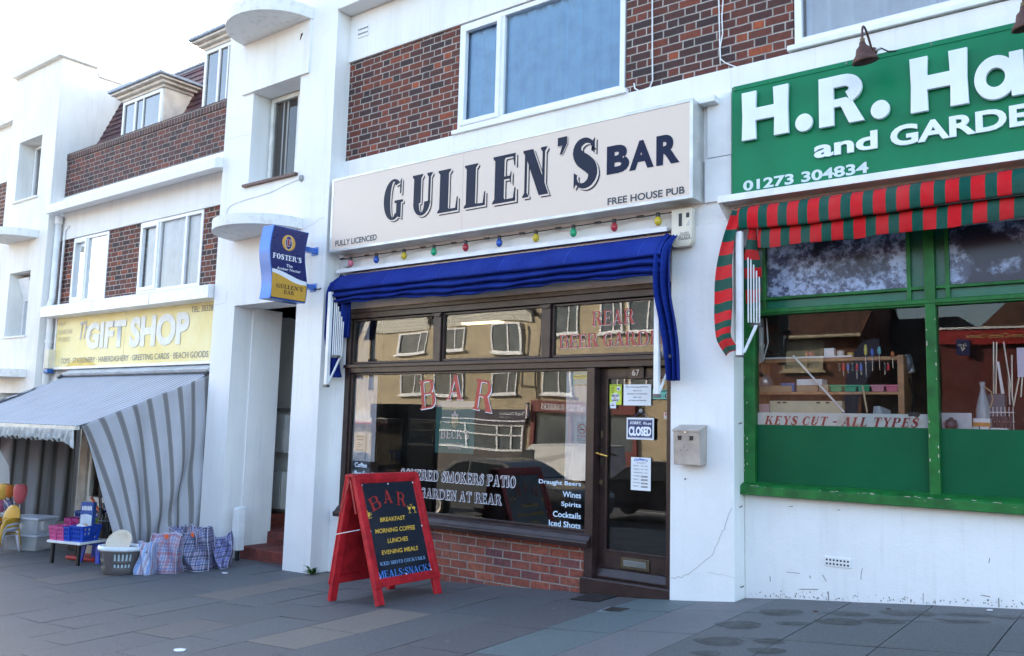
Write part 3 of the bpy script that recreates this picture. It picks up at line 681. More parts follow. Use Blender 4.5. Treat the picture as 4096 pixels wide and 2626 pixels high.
o, u = notice('age_limit_poster', 'yellow age limit poster top left on the door glass', 'poster', 'c2', (264, 263, 331, 378), DG, plain('acid_yellow', (.55, .66, .05), .5), [('Minimum Legal Age is', .06, .95, .02, .07, INK, .02), ('Tobacco', .12, .42, .12, .17, INK, .01), ('Alcohol', .12, .40, .20, .25, INK, .01), ('Solvents', .12, .43, .28, .33, INK, .01), ('Knives', .12, .36, .36, .41, INK, .01)])
mb = MB(); W_, H_ = u[1]-u[0], u[3]-u[2]
def disc(mb, cx, cz, rx, rz, Y): mb.face([(cx+rx*math.cos(i*math.pi/12), Y, cz+rz*math.sin(i*math.pi/12)) for i in range(24)])
disc(mb, u[0]+W_*.74, u[3]-H_*.22, W_*.17, W_*.17, DG-.002); disc(mb, u[0]+W_*.5, u[3]-H_*.66, W_*.35, W_*.35, DG-.002); w = mb.build('white_disc', PAPER, o, fixn=False)
lf = FY(DG-.004); letters('18', lf, (u[0]+W_*.64, u[0]+W_*.84, u[3]-H_*.28, u[3]-H_*.17), INK, w, bold=.03)
letters('NO ID', lf, (u[0]+W_*.22, u[0]+W_*.78, u[3]-H_*.62, u[3]-H_*.50), INK, w, bold=.03); letters('NO', lf, (u[0]+W_*.38, u[0]+W_*.6, u[3]-H_*.71, u[3]-H_*.65), RED, w, bold=.03); letters('SALE!', lf, (u[0]+W_*.26, u[0]+W_*.76, u[3]-H_*.83, u[3]-H_*.73), INK, w, bold=.03)
o, u = notice('round_sticker', 'small round white no smoking sticker under the yellow poster', 'sticker', 'c2', (267, 362, 299, 398), DG-.006, plain('white_sticker', (.72, .76, .82), .5)); rules(o, u, [(.2, .8, .5, .6), (.3, .6, .3, .36)], DG-.009, INK)
notice('licensing_notice', 'white paper licensing notice at the top of the door glass', 'notice', 'c2', (342, 264, 496, 382), DG, PAPER, [(s_, a0, a1, b0, b1, plain('grey_print', (.12, .12, .13), .6, var=0), .012) for s_, a0, a1, b0, b1 in (('Due to licensing restrictions,', .09, .91, .08, .17), ('there is no', .35, .66, .25, .33), ('admission or re-admission', .13, .86, .40, .48), ('after 11pm', .36, .67, .57, .66), ('on Friday and Saturday.', .17, .85, .72, .81))])
o, u = notice('rating_sticker', 'teal food hygiene rating sticker top right on the door', 'sticker', 'c2', (505, 292, 602, 346), DG, plain('mint_sticker', (.18, .55, .46), .5), [('FOOD HYGIENE RATING', .04, .96, .05, .27, INK, .015), ('0  1  2  3  4', .06, .66, .62, .85, plain('teal_print', (.06, .25, .22), .5), .015)])
mb = MB(); W_, H_ = u[1]-u[0], u[3]-u[2]; disc(mb, u[0]+W_*.83, u[2]+H_*.32, H_*.23, H_*.23, DG-.002); bk = mb.build('black_disc', INK, o, fixn=False); letters('5', FY(DG-.003), (u[0]+W_*.8, u[0]+W_*.86, u[2]+H_*.2, u[2]+H_*.44), LWHITE, bk, bold=.02)
notice('red_sticker', 'tiny red and white sticker on the right of the door glass', 'sticker', 'c2', (568, 421, 588, 458), DG, plain('cream_sticker', (.65, .58, .52), .5), [('1', .35, .65, .1, .5, RED, .05)])
cs = thing('closed_sign', 'navy sorry we are closed sign hanging by a string on the door', 'sign', fd.at(*fd.hit('c2', 435, 510)))
fr_ = FY(.088); u = fr_.bx('c2', 359, 451, 511, 573); mb = MB(); mb.box(u[0], u[1], .088, .093, u[2], u[3]); mb.build('card', PAPER, cs)
W_, H_ = u[1]-u[0], u[3]-u[2]; BLUEP = plain('sign_navy', (.02, .035, .14), .45, var=.05); mb = MB(); mb.box(u[0]+W_*.05, u[1]-W_*.05, .0855, .0875, u[2]+H_*.07, u[3]-H_*.07); pb = mb.build('blue_field', BLUEP, cs)
lf = FY(.0845); letters('SORRY,', lf, (u[0]+W_*.12, u[0]+W_*.55, u[3]-H_*.33, u[3]-H_*.17), LWHITE, cs, bold=.03, shear=.25); letters('We are', lf, (u[0]+W_*.60, u[0]+W_*.91, u[3]-H_*.32, u[3]-H_*.18), LWHITE, cs, bold=.02, shear=.25); letters('CLOSED', lf, (u[0]+W_*.09, u[0]+W_*.92, u[2]+H_*.16, u[2]+H_*.60), LWHITE, cs, bold=.055)
rules(cs, u, [(.08, .92, .09, .105), (.08, .92, .895, .91)], .0845, LWHITE)
pk = fr_.hit('c2', 433, 412); mb = MB(); mb.tube([(u[0]+W_*.25, .09, u[3]), (pk[0], .095, pk[1]), (u[0]+W_*.78, .09, u[3])], .0022, 5); mb.build('string', plain('blue_string', (.1, .14, .3), .7), cs)
mb = MB(); mb.lathe([(.006, 0), (.016, .006), (.02, .014)], (0, 0, 0), 14)
for v in mb.bm.verts: v.co = Vector((pk[0]+v.co.x, .09+v.co.z, pk[1]+v.co.y))
mb.build('sucker', m_film('clear_rubber', (.6, .62, .6), .5), cs, smooth=True)
days = ['MONDAY', 'TUESDAY', 'WEDNESDAY', 'THURSDAY', 'FRIDAY', 'SATURDAY', 'SUNDAY']
lines = [('Opening Hours', .28, .74, .15, .185, INK, .02)]+[(d, .13, .13+.045*len(d), .245+i*.103, .27+i*.103, INK, .02) for i, d in enumerate(days)]+[('10am - 12.00am', .52, .86, .245+i*.103, .27+i*.103, INK, .015) for i in range(3)]
o, u = notice('opening_hours', 'white opening hours sheet on the door below the closed sign', 'notice', 'c2', (383, 673, 494, 858), DG, PAPER, lines)
W_, H_ = u[1]-u[0], u[3]-u[2]; letters("Gullen's", FY(DG-.001), (u[0]+W_*.16, u[0]+W_*.84, u[3]-H_*.135, u[3]-H_*.055), plain('royal_blue_print', (.06, .15, .5), .5), o, bold=.03, arc=.012, h=.001)
rules(o, u, [(.52, .86, .247+i*.103+d, .262+i*.103+d) for i in range(3, 7) for d in (0, .028)], DG-.002, INK)
# ------------------------------------------------------------------ the bar's sign box
SY = -.262
sg = thing('shop_sign', 'long cream light box sign above the bar with navy lettering', 'sign', (-5.63, SY, 3.42))
X0, X1, Z0, Z1 = -8.01, -3.255, 3.425, 4.322
mb = MB(); mb.box(X0, X1, SY+.012, FACE-.002, Z0, Z1); frame_rect(mb, X0-.004, X1+.004, Z0-.004, Z1+.004, .032, SY-.006, SY+.02)
mb.build('casing', plain('brushed_casing', (.60, .60, .58), .4, .55, var=.15, scale=3), sg, bevel=.004)
CRM = NT('cream_acrylic'); p_ = CRM.pos(); CRM = CRM.fin(CRM.mix(CRM.math('MULTIPLY', CRM.ramp(CRM.noise(p_, 1.3, 5, .6), [(.4, (0,0,0)), (.8, (1,1,1))]), .25), (.71, .575, .475), (.65, .52, .43)), .3)
mb = MB(); mb.box(X0+.027, (X0+X1)/2-.28, SY-.001, SY+.01, Z0+.027, Z1-.027); mb.box((X0+X1)/2-.277, X1-.027, SY-.001, SY+.01, Z0+.027, Z1-.027); fc = mb.build('face_panel', CRM, sg)
f = FY(SY-.002)
for ch, q in zip("GULLEN'S", ((430, 555, 545, 795), (600, 522, 718, 768), (755, 492, 875, 748), (914, 460, 1040, 718), (1085, 408, 1222, 692), (1265, 368, 1420, 652), (1474, 300, 1530, 402), (1564, 310, 1712, 600))):
    letters(ch, f, f.bx('a5', *q), NAVY, fc, 'serif', layers=[(.062, -.058, NAVY), (.036, -.034, CRM)], T=.29, t=.065, s=.06, name='sign_letter')
# the layers show a thin cut outline to the right and below each letter
for ch, q in zip('BAR', ((1768, 345, 1903, 515), (1903, 318, 2050, 490), (2065, 282, 2205, 462))): letters(ch, f, f.bx('a5', *q), plain('deep_navy_lettering', (.006, .012, .042), .5, var=.05, Specular_IOR_Level=.2), fc, bold=.05, name='sign_letter')
DGREY = plain('slate_lettering', (.035, .05, .065), .45, var=.05)
letters('FREE HOUSE PUB', f, f.ln('a5', (1772, 702), (2235, 645), (1772, 660)), DGREY, fc, bold=.022, name='sign_line')
letters('FULLY LICENCED', f, f.ln('a5', (137, 952), (385, 922), (137, 918)), DGREY, fc, bold=.016, name='sign_line')
# small boxed panels beside the sign, on the pier
mb = MB(); mb.box(-3.215, -2.985, FACE-.028, FACE-.002, 3.822, 4.40); mb.box(-3.235, -2.985, FACE-.032, FACE-.002, 3.42, 3.815); mb.box(-3.25, -3.10, FACE-.13, FACE-.002, 4.30, 4.36)
mb.build('cover_panel', plain('white_board', (.76, .76, .75), .6, var=.06, scale=3), bar, bevel=.004)
# ------------------------------------------------------------------ festoon lights
st = thing('light_string', 'black festoon cable of coloured bulbs strung under the bar sign', 'lights', (-5.7, -.15, 3.35))
BX = [-7.77, -7.33, -6.88, -6.42, -5.96, -5.50, -5.03, -4.58, -4.12, -3.66]
bc = dict(red=plain('red_bulb_glass', (.42, .03, .05), .25, var=.05), blue=plain('blue_bulb_glass', (.03, .10, .42), .25, var=.05), yellow=plain('yellow_bulb_glass', (.62, .46, .04), .25, var=.05), green=plain('green_bulb_glass', (.02, .36, .16), .25, var=.05), pink=plain('pink_bulb_glass', (.62, .16, .24), .25, var=.05))
pts = []; yb_ = -.13
for i, x in enumerate(BX):
    pts += [(x-.21, yb_+.05, 3.372), (x-.12, yb_+.03, 3.362), (x, yb_, 3.357), (x+.1, yb_+.03, 3.364)]
pts += [(-3.5, -.06, 3.385)]
mb = MB(); mb.tube(pts, .006, 6)
for i in range(len(BX)): mb.box(BX[i]-.245, BX[i]-.175, yb_+.035, yb_+.055, 3.362, 3.382); 
mb.build('cable', BLACK, st)
for x, c in zip(BX, ('pink', 'blue', 'yellow', 'green', 'red', 'blue', 'yellow', 'green', 'red', 'yellow')):
    mb = MB(); mb.lathe([(.012, 0), (.02, .006), (.031, .022), (.035, .04), (.031, .058), (.02, .076), (.016, .086)], (x, yb_, 3.252), 16)
    g = mb.build('bulb', bc[c], st, smooth=True); g['label'] = c+' festoon bulb'
    mb = MB(); mb.lathe([(.018, 0), (.021, .003), (.021, .03), (.018, .04)], (x, yb_, 3.33), 12); mb.build('bulb_socket', BLACK, g)
jb = thing('junction_box', 'small grey junction box with a white lead under the left end of the bar sign', 'box', (-7.92, -.05, 3.3))
mb = MB(); mb.box(-7.97, -7.86, -.09, -.032, 3.27, 3.37); mb.build('box_body', plain('light_grey_plastic', (.5, .5, .49), .5), jb, bevel=.006)
mb = MB(); mb.tube([(-8.0, -.06, 3.40), (-8.06, -.05, 3.33), (-8.07, -.04, 3.2), (-8.02, -.03, 3.1), (-7.97, -.03, 3.08)], .008, 6); mb.tube([(-7.93, -.06, 3.27), (-7.93, -.06, 3.235)], .012, 8); mb.build('lead', WHITEM, jb, smooth=True)
# ------------------------------------------------------------------ alarm box, ash bin
al = thing('alarm_box', 'cream alarm box on the white pier right of the bar awning', 'alarm', (-3.43, FACE-.03, 3.2))
mb = MB(); mb.prism([(-3.525, 3.385), (-3.335, 3.385), (-3.325, 3.37), (-3.325, 3.07), (-3.345, 3.035), (-3.50, 3.035), (-3.53, 3.07), (-3.53, 3.37)], 'y', FACE-.10, FACE-.022); ab = mb.build('casing', CREAM, al, bevel=.015)
f = FY(FACE-.1015)
mb = MB(); q = f.bx('b2', 184, 88, 205, 170); mb.box(q[0], q[1], FACE-.1025, FACE-.099, q[2], q[3]); q = f.bx('b2', 232, 82, 252, 113); mb.box(q[0], q[1], FACE-.1025, FACE-.099, q[2], q[3]); mb.build('dark_slot', BLACK, al)
mb = MB(); q = f.bx('b2', 231, 127, 252, 166); mb.face([f.at(q[0], q[2], .001), f.at(q[1], q[2], .001), f.at(q[1], q[3], .001)]); mb.build('grey_triangle', plain('grey_print_panel', (.45, .45, .43), .5), al, fixn=False)
GR = plain('grey_lettering', (.16, .16, .16), .5)
letters('01273', f, f.bx('b2', 185, 225, 258, 246), GR, al, bold=.02, name='phone_number'); letters('586801', f, f.bx('b2', 181, 244, 267, 264), GR, al, bold=.02, name='phone_number'); letters('SECURITY', f, f.bx('b2', 193, 208, 250, 224), GR, al, bold=.01, name='firm_word')
mb = MB(); mb.prism([(-3.532, 3.09), (-3.323, 3.09), (-3.323, 3.068), (-3.345, 3.032), (-3.5, 3.032), (-3.532, 3.068)], 'y', FACE-.108, FACE-.098); mb.build('lower_cap', plain('aged_cream_plastic', (.60, .54, .42), .45), al, bevel=.004)
ash = thing('ash_bin', 'grey steel cigarette bin on the white pier beside the bar door', 'bin', (-3.34, -.1, 1.1))
STEEL = plain('worn_steel', (.44, .39, .35), .42, .35, var=.15, scale=5)
PY_ = FACE-.022
mb = MB(); v = []
x0, x1 = -3.462, -3.215
mb.prism([(PY_, 1.125), (PY_-.135, 1.118), (PY_-.15, 1.405), (PY_-.148, 1.412), (PY_, 1.452)], 'x', x0, x1); bd = mb.build('bin_body', STEEL, ash, bevel=.006)
mb = MB(); mb.hexa([Vector((x, y, z)) for (y, z) in ((PY_-.155, 1.398), (PY_+.0, 1.453)) for x in (x0-.004, x1+.004)][0:2]+[Vector((x0-.004, PY_, 1.449)), Vector((x1+.004, PY_, 1.449)), Vector((x0-.004, PY_-.156, 1.418)), Vector((x1+.004, PY_-.156, 1.418)), Vector((x0-.004, PY_, 1.462)), Vector((x1+.004, PY_, 1.462))]); mb.build('bin_lid', STEEL, ash, bevel=.003)
for cx in (-3.40, -3.29):
    mb = MB(); mb.prism([(cx-.02, 1.365), (cx+.02, 1.365), (cx+.014, 1.328), (cx-.014, 1.328)], 'y', PY_-.151, PY_-.12); mb.build('ash_slot', BLACK, ash)
mb = MB(); mb.tube([(-3.345, PY_-.156, 1.395), (-3.345, PY_-.14, 1.395)], .009, 12); mb.build('bin_lock', plain('bright_steel', (.6, .6, .6), .25, .9), ash)
mb = MB()
for q in ((-3.36, 1.27), (-3.33, 1.245), (-3.31, 1.33), (-3.39, 1.24)): disc(mb, q[0], q[1], .004, .005, PY_-.1465)
mb.build('rust_spot', RUST, ash, fixn=False)
# cracks in the pier render
CRK = plain('crack_line', (.30, .28, .26), .9, var=.2)
def crack(parent, pts, Y, w=.0017, X=None):
    mb = MB(); P_ = []
    for (a, c), (b, d) in zip(pts, pts[1:]):
        n = 5
        for i in range(n): t = i/n; P_.append((a+(b-a)*t+rnd.uniform(-.008, .008)*(i > 0), c+(d-c)*t+rnd.uniform(-.008, .008)*(i > 0)))
    P_.append(pts[-1]); mb.tube([(a, Y, b) for a, b in P_], w, 4); return mb.build('crack', CRK, parent)
f = FY(FACE-.022)
crack(bar, [f.hit('b3', *q) for q in ((490, 650), (450, 760), (420, 820), (375, 930), (280, 1010), (190, 1068), (128, 1068))], FACE-.021)
crack(bar, [f.hit('b3', *q) for q in ((345, 1038), (430, 1048), (508, 1068))], FACE-.021, .0012)
mb = MB(); q = f.hit('b3', 212, 475); mb.tube([(q[0], FACE-.03, q[1]), (q[0], FACE, q[1])], .006, 8); mb.build('nail_hole', BLACK, bar)
# ------------------------------------------------------------------ cloth helper: a profile (y,z) swept along x, with creases
def wob(x, s=0): return .5*math.sin(2.1*x+s)+.3*math.sin(5.3*x+1.7*s)+.2*math.sin(11.7*x+2.3*s)
def blue_mat():
    t = NT('royal_blue_canvas'); o = t.obj(); n = t.noise(o, 3, 5, .6)
    c = t.ramp(n, [(.3, (.006, .018, .155)), (.7, (.010, .032, .25))])
    h = t.math('ADD', t.math('ADD', t.noise(t.n('VectorMath', {0: o, 1: (1., 2., 4.)}, operation='MULTIPLY').outputs[0], 5, 4, .55), t.math('MULTIPLY', t.noise(t.n('VectorMath', {0: o, 1: (2., 1., .7)}, operation='MULTIPLY').outputs[0], 11, 4, .6, 1.5), .5)), t.math('MULTIPLY', t.noise(o, 300, 1), .05))
    c = t.mix(t.math('MULTIPLY', t.ramp(t.noise(o, 1.4, 6, .65), [(.45, (0,0,0)), (.75, (1,1,1))]), .35), c, (.03, .06, .22))
    return t.fin(c, .75, 0, t.bump(h, .5, .035), Specular_IOR_Level=.12)
BLUEC = blue_mat()
aw = thing('awning', 'folded royal blue awning over the bar shopfront', 'awning', (-5.7, -.1, 3.17))
prof = [(-.02, 3.165), (-.10, 3.16), (-.20, 3.11), (-.29, 3.02), (-.325, 2.955), (-.30, 2.935), (-.27, 2.95), (-.275, 2.925), (-.315, 2.89), (-.29, 2.868), (-.25, 2.88), (-.265, 2.855), (-.30, 2.83), (-.28, 2.81), (-.245, 2.815), (-.262, 2.79), (-.262, 2.785), (-.22, 2.79)]
sp = smooth_prof(prof, 90)
def awn(u, v):
    x = -7.86+4.33*u; i = min(int(round(v*90)), 90); y, z = sp[i]; k = max(0, v-.22)
    sag = .022*wob(x*1.3, i*.02)*k*1.4+.012*math.sin(x*7.3+v*9)*k
    end = max(0, 1-min(u, 1-u)/.05)
    return Vector((x, y+.018*wob(x*2.1, v*4)*k+.03*end*k, z+sag-.03*k*math.sin(math.pi*u)+.02*k*(1-u)))
mb = MB(); mb.grid(awn, 180, 90); mb.build('canopy', BLUEC, aw, solid=.004, fixn=False)
# seams across the canvas
mb = MB()
for x in (-7.0, -6.2, -5.35, -4.55, -3.75): mb.tube([awn((x+7.86)/4.33, v/30*.24)+Vector((0, -.001, .002)) for v in range(31)], .0025, 4)
mb.build('seam', plain('pale_blue_stitching', (.03, .08, .42), .8), aw)
# gathered ends that hang down
def drape(pts, w0, w1, depth, folds, nseg=40, nu=30, ph=0.):
    """a gathered ribbon of cloth falling along pts, widening from w0 to w1 across x"""
    sp_ = smooth_prof(pts, nseg)
    def fn(u, v):
        x, y, z = sp_[min(int(round(v*nseg)), nseg)]; w = w0+(w1-w0)*math.sin(math.pi*min(1, v*1.05))**.7
        a = (u-.5); return Vector((x+a*w, y-depth*math.sin(u*math.pi*folds+ph+v*1.3)*(.4+.6*min(1, v*3))-.03*math.sin(v*4+u*3), z+.02*math.sin(u*9+v*3)*(1-v)))
    mb = MB(); mb.grid(fn, nu, nseg); return mb
drape([(-3.53, -.10, 3.15), (-3.53, -.26, 2.98), (-3.545, -.25, 2.65), (-3.515, -.2, 2.35), (-3.485, -.18, 2.1), (-3.465, -.18, 1.84)], .13, .125, .045, 4.2).build('right_drape', BLUEC, aw, solid=.004, fixn=False)
drape([(-7.86, -.10, 3.14), (-7.90, -.24, 2.97), (-7.97, -.18, 2.65), (-8.04, -.13, 2.35), (-8.02, -.12, 2.1), (-7.94, -.12, 1.93)], .15, .15, .045, 3.6).build('left_drape', BLUEC, aw, solid=.004, fixn=False)
drape([(-7.74, -.12, 2.98), (-7.74, -.17, 2.8), (-7.76, -.16, 2.6), (-7.80, -.12, 2.4)], .16, .11, .03, 2.4).build('inner_drape', BLUEC, aw, solid=.004, fixn=False)
def arm(x, y, z0, z1, n=5, side=1):
    mb = MB(); mb.box(x-.024, x+.024, y-.022, y+.022, z0, z1)
    for i in range(n): mb.box(x+side*(.036+i*.017)-.005, x+side*(.036+i*.017)+.005, y+.03+i*.014, y+.045+i*.014, z0+.34, z1-.05-i*.06)
    mb.hexa([Vector(q) for q in ((x+.01, y, z0+.02), (x+.03, y, z0+.02), (x+.01, y+.02, z0+.02), (x+.03, y+.02, z0+.02), (x+side*.10, y+.09, z0+.34), (x+side*.10+.022, y+.09, z0+.34), (x+side*.10, y+.11, z0+.34), (x+side*.10+.022, y+.11, z0+.34))])
    o = mb.build('folding_arm', WHITEM, aw, bevel=.003)
    m2 = MB(); m2.box(x-.03, x+.03, y-.026, y+.026, z0-.03, z0+.002); m2.box(x+side*.07-.05, x+side*.07+.05, y+.03, y+.09, z0+.32, z0+.35); m2.build('arm_bracket', plain('dull_bracket', (.14, .14, .14), .5, .4), o, bevel=.003)
arm(-7.90, -.30, 1.83, 2.93, 6); arm(-3.622, -.2, 1.72, 2.66, 1)
mb = MB(); mb.box(-7.86, -3.56, -.05, .0, 3.13, 3.19); mb.build('back_rail', METAL, aw)
mb = MB(); mb.box(-8.095, -7.94, .004, .02, 2.02, 3.06); mb.build('backing_plate', WHITE, bar, bevel=.004)
# ------------------------------------------------------------------ projecting lager sign
SX = -8.2
pj = thing('projecting_sign', 'wavy blue and amber lager sign sticking out from the stair tower', 'sign', (SX-.09, -.7, 3.2))
fx = Fr((SX, 0, 0), (0, 1, 0), (0, 0, 1))
def wavy(z): return .028*math.sin((z-2.78)/.85*2*math.pi+.25)
zb, zt = 2.795, 3.655; ya, yb2 = -.955, -.44
L = [(ya+wavy(z), z) for z in [zt-(zt-zb)*i/20 for i in range(21)]]; Rr = [(yb2+wavy(z), z) for z in [zb+(zt-zb)*i/20 for i in range(21)]]
SIGNB = plain('lager_blue', (.012, .02, .12), .3, var=.05); EDGEB = plain('glossy_blue_edge', (.06, .16, .50), .22, .3, var=.05); AMB = plain('amber_panel', (.62, .34, .05), .35, var=.08, scale=2)
mb = MB(); mb.prism([(y, z) for y, z in L+Rr], 'x', SX-.20, SX-.001); mb.build('casing', EDGEB, pj, bevel=.004)
def inset(pts, k=.93):
    cy, cz = sum(p[0] for p in pts)/len(pts), sum(p[1] for p in pts)/len(pts); return [(cy+(y-cy)*.955, cz+(z-cz)*.975) for y, z in pts]
mb = MB(); mb.face([fx.at(y, z, .001) for y, z in inset(L+Rr)]); face = mb.build('face_panel', SIGNB, pj, fixn=False)
def strip(fn0, fn1, mat, h, name):
    mb = MB(); n = 20
    for i in range(n):
        a, b = i/n, (i+1)/n
        def e(t, fn): z = fn(t); l = ya+wavy(z)+.012; r = yb2+wavy(z)-.012; return fx.at(l+(r-l)*t, z, h)
        mb.face([e(a, fn0), e(b, fn0), e(b, fn1), e(a, fn1)])
    return mb.build(name, mat, face, fixn=False)
mid = lambda t: 3.075+.045*math.cos(t*3.3+.1)
strip(lambda t: mid(t)+.022+.012*math.sin(t*3), lambda t: mid(t)-.02-.012*math.sin(t*3), LWHITE, .002, 'white_wave')
strip(lambda t: zb+.02, lambda t: mid(t)-.018-.012*math.sin(t*3), AMB, .003, 'amber_field')
c = fx.bx('f4', 492, 312, 697, 555); cy, cz, ry, rz = (c[0]+c[1])/2, (c[2]+c[3])/2, (c[1]-c[0])/2, (c[3]-c[2])/2
mb = MB()
for p in ring(0, 0, ry, rz, ry*.48, rz*.14, 0, 360, 30): mb.face([fx.at(cy+a, cz+b, .003) for a, b in p])
mb.build('gold_ring', plain('gold_print', (.66, .36, .06), .35), face, fixn=False)
mb = MB()
for p in ring(0, 0, ry*.53, rz*.85, ry*.05, rz*.03, 0, 360, 30): mb.face([fx.at(cy+a, cz+b, .0045) for a, b in p])
mb.build('white_rim', LWHITE, face, fixn=False)
letters('F', fx, fx.bx('f4', 562, 382, 632, 488), plain('dark_red_print', (.32, .03, .05), .4), face, 'serif', layers=[(.07, -.05, LWHITE), (.04, .03, LWHITE), (-.05, .0, LWHITE)], h=.004, T=.3, t=.13)
letters("FOSTER'S", fx, fx.ln('f4', (348, 668), (790, 738), (348, 588)), LWHITE, face, 'serif', h=.003, T=.25, t=.1, s=.09)
letters('The', fx, fx.ln('f4', (556, 808), (652, 818), (556, 762)), LWHITE, face, h=.003, bold=.012); letters('Amber Nectar', fx, fx.ln('f4', (413, 842), (778, 896), (413, 800)), LWHITE, face, h=.003, bold=.012)
letters("GULLEN'S", fx, fx.ln('f4', (400, 1128), (805, 1172), (400, 1066)), INK, face, 'serif', h=.004, T=.22, t=.1, s=.09); letters('BAR', fx, fx.ln('f4', (515, 1222), (678, 1236), (515, 1162)), INK, face, 'serif', h=.004, T=.22, t=.1, s=.09)
mb = MB(); mb.box(SX-.14, SX-.06, -.46, -.242, 3.44, 3.50); mb.box(SX-.14, SX-.06, -.46, -.242, 2.99, 3.05); mb.box(SX-.16, SX-.04, -.25, -.2405, 3.42, 3.52); mb.box(SX-.16, SX-.04, -.25, -.2405, 2.97, 3.07); mb.build('wall_bracket', EDGEB, pj, bevel=.004)
mb = MB(); mb.tube([(SX-.05, -.26, 3.0), (SX+.03, -.26, 2.99), (-8.10, -.15, 3.07), (-8.06, -.05, 3.15), (-8.05, -.03, 3.2)], .007, 6); mb.build('power_lead', BLACK, pj, smooth=True)
# ------------------------------------------------------------------ the red A-board on the pavement
abd = thing('sandwich_board', 'red framed black bar menu board standing on the pavement', 'board', (-6.05, -1.0, gz(-6.05, -1)))
REDW = plain('red_painted_wood', (.46, .018, .026), .38, var=.22, scale=9, bump=.2, Specular_IOR_Level=.3)
BRD = NT('glossy_black_board'); BRD = BRD.fin((.010, .013, .022), BRD.math('MULTIPLY_ADD', BRD.noise(BRD.obj(), 4, 3), .15, .06), 0, BRD.bump(BRD.noise(BRD.obj(), 3, 2), .12, .02))
zf = lambda x, y: gz(x, y)
topx, topz = -6.155, .905
def leafframe(foot_x, sgn, name):
    """one leaf of the board: O at foot centre, U along y, V up the slope"""
    O = Vector((foot_x, -1.015, zf(foot_x, -1.015))); V = Vector((topx-foot_x+sgn*.035, 0, topz-O.z)); Ln = V.length; V.normalize()
    return Fr(O, (0, sgn, 0), V), Ln
def bar3(mb, fr, u0, u1, v0, v1, h0, h1): mb.hexa([fr.at(u, v, h) for h in (h0, h1) for v in (v0, v1) for u in (u0, u1)])
for sgn, fxx in ((1, -5.72), (-1, -6.385)):
    fr_, Ln = leafframe(fxx, sgn, 'leaf'); hw = .425
    mb = MB()
    bar3(mb, fr_, -hw, -hw+.085, 0.004, Ln, -.03, .012); bar3(mb, fr_, hw-.085, hw, 0.004, Ln, -.03, .012)
    bar3(mb, fr_, -hw+.086, hw-.086, Ln-.075, Ln, -.029, .012); bar3(mb, fr_, -hw+.086, hw-.086, .165, .235, -.029, .012)
    lf_ = mb.build('leaf', REDW, abd, bevel=.006)
    mb = MB()
    for w_, hh in ((0, .026), (.016, .02)):
        bar3(mb, fr_, -hw-.006+w_, -hw+.034+w_, .15, Ln-.003, .011, hh); bar3(mb, fr_, hw-.034-w_, hw+.006-w_, .15, Ln-.003, .011, hh)
        bar3(mb, fr_, -hw+.035+w_, hw-.035-w_, Ln-.045-w_, Ln+.012-w_, .011, hh+.001); bar3(mb, fr_, -hw-.008+w_, hw+.008-w_, .155+w_, .205+w_, .011, hh+.002)
    mb.build('moulding', REDW, lf_, bevel=.005)
    mb = MB(); bar3(mb, fr_, -hw+.07, hw-.07, .22, Ln-.07, -.005, .004 if sgn == 1 else .014); bo = mb.build('panel', BRD if sgn == 1 else REDW, lf_)
    if sgn == 1:
        ff = Fr(fr_.at(0, 0, .005), fr_.U, fr_.V); front = bo; ABF = ff
        mb = MB()
        for uu in (-hw+.085, 0, hw-.085):
            for vv_ in (.24, Ln-.09):
                mb.lathe([(.008, 0), (.008, .003), (.004, .006)], (0, 0, 0), 10)
                for v in list(mb.bm.verts)[-30:]: q = v.co.copy(); v.co = ff.at(uu+q.x, vv_+q.y, q.z)
        for uu in (-hw+.083, hw-.083):
            mb.lathe([(.008, 0), (.008, .003), (.004, .006)], (0, 0, 0), 10)
            for v in list(mb.bm.verts)[-30:]: q = v.co.copy(); v.co = ff.at(uu+q.x, Ln*.56+q.y, q.z)
        mb.build('screw_cap', LWHITE, lf_)
# top cap rail, side strap hinge and hook
mb = MB(); mb.prism([(topx-.06, topz-.012), (topx+.06, topz-.012), (topx+.065, topz+.004), (topx+.02, topz+.018), (topx-.02, topz+.018), (topx-.065, topz+.004)], 'y', -1.45, -.58); mb.build('top_rail', REDW, abd, bevel=.003)
mb = MB()
for s_ in (1, -1):
    d = Vector((.10*s_, 0, -.31)); a = Vector((topx+.004*s_, -1.446, topz-.03)); mb.hexa([a+q for q in (Vector((-.012, 0, 0)), Vector((.012, 0, 0)), Vector((-.012, .006, 0)), Vector((.012, .006, 0)), d+Vector((-.012, 0, 0)), d+Vector((.012, 0, 0)), d+Vector((-.012, .006, 0)), d+Vector((.012, .006, 0)))])
mb.build('strap_hinge', plain('painted_red_iron', (.30, .02, .025), .4, .2), abd)
mb = MB(); mb.tube([(topx+.17, -1.44, .43), (topx+.16, -1.46, .425), (topx-.13, -1.46, .36), (topx-.15, -1.445, .365)], .005, 6); mb.build('hook_stay', plain('galvanised_wire', (.55, .55, .56), .3, .8), abd, smooth=True)
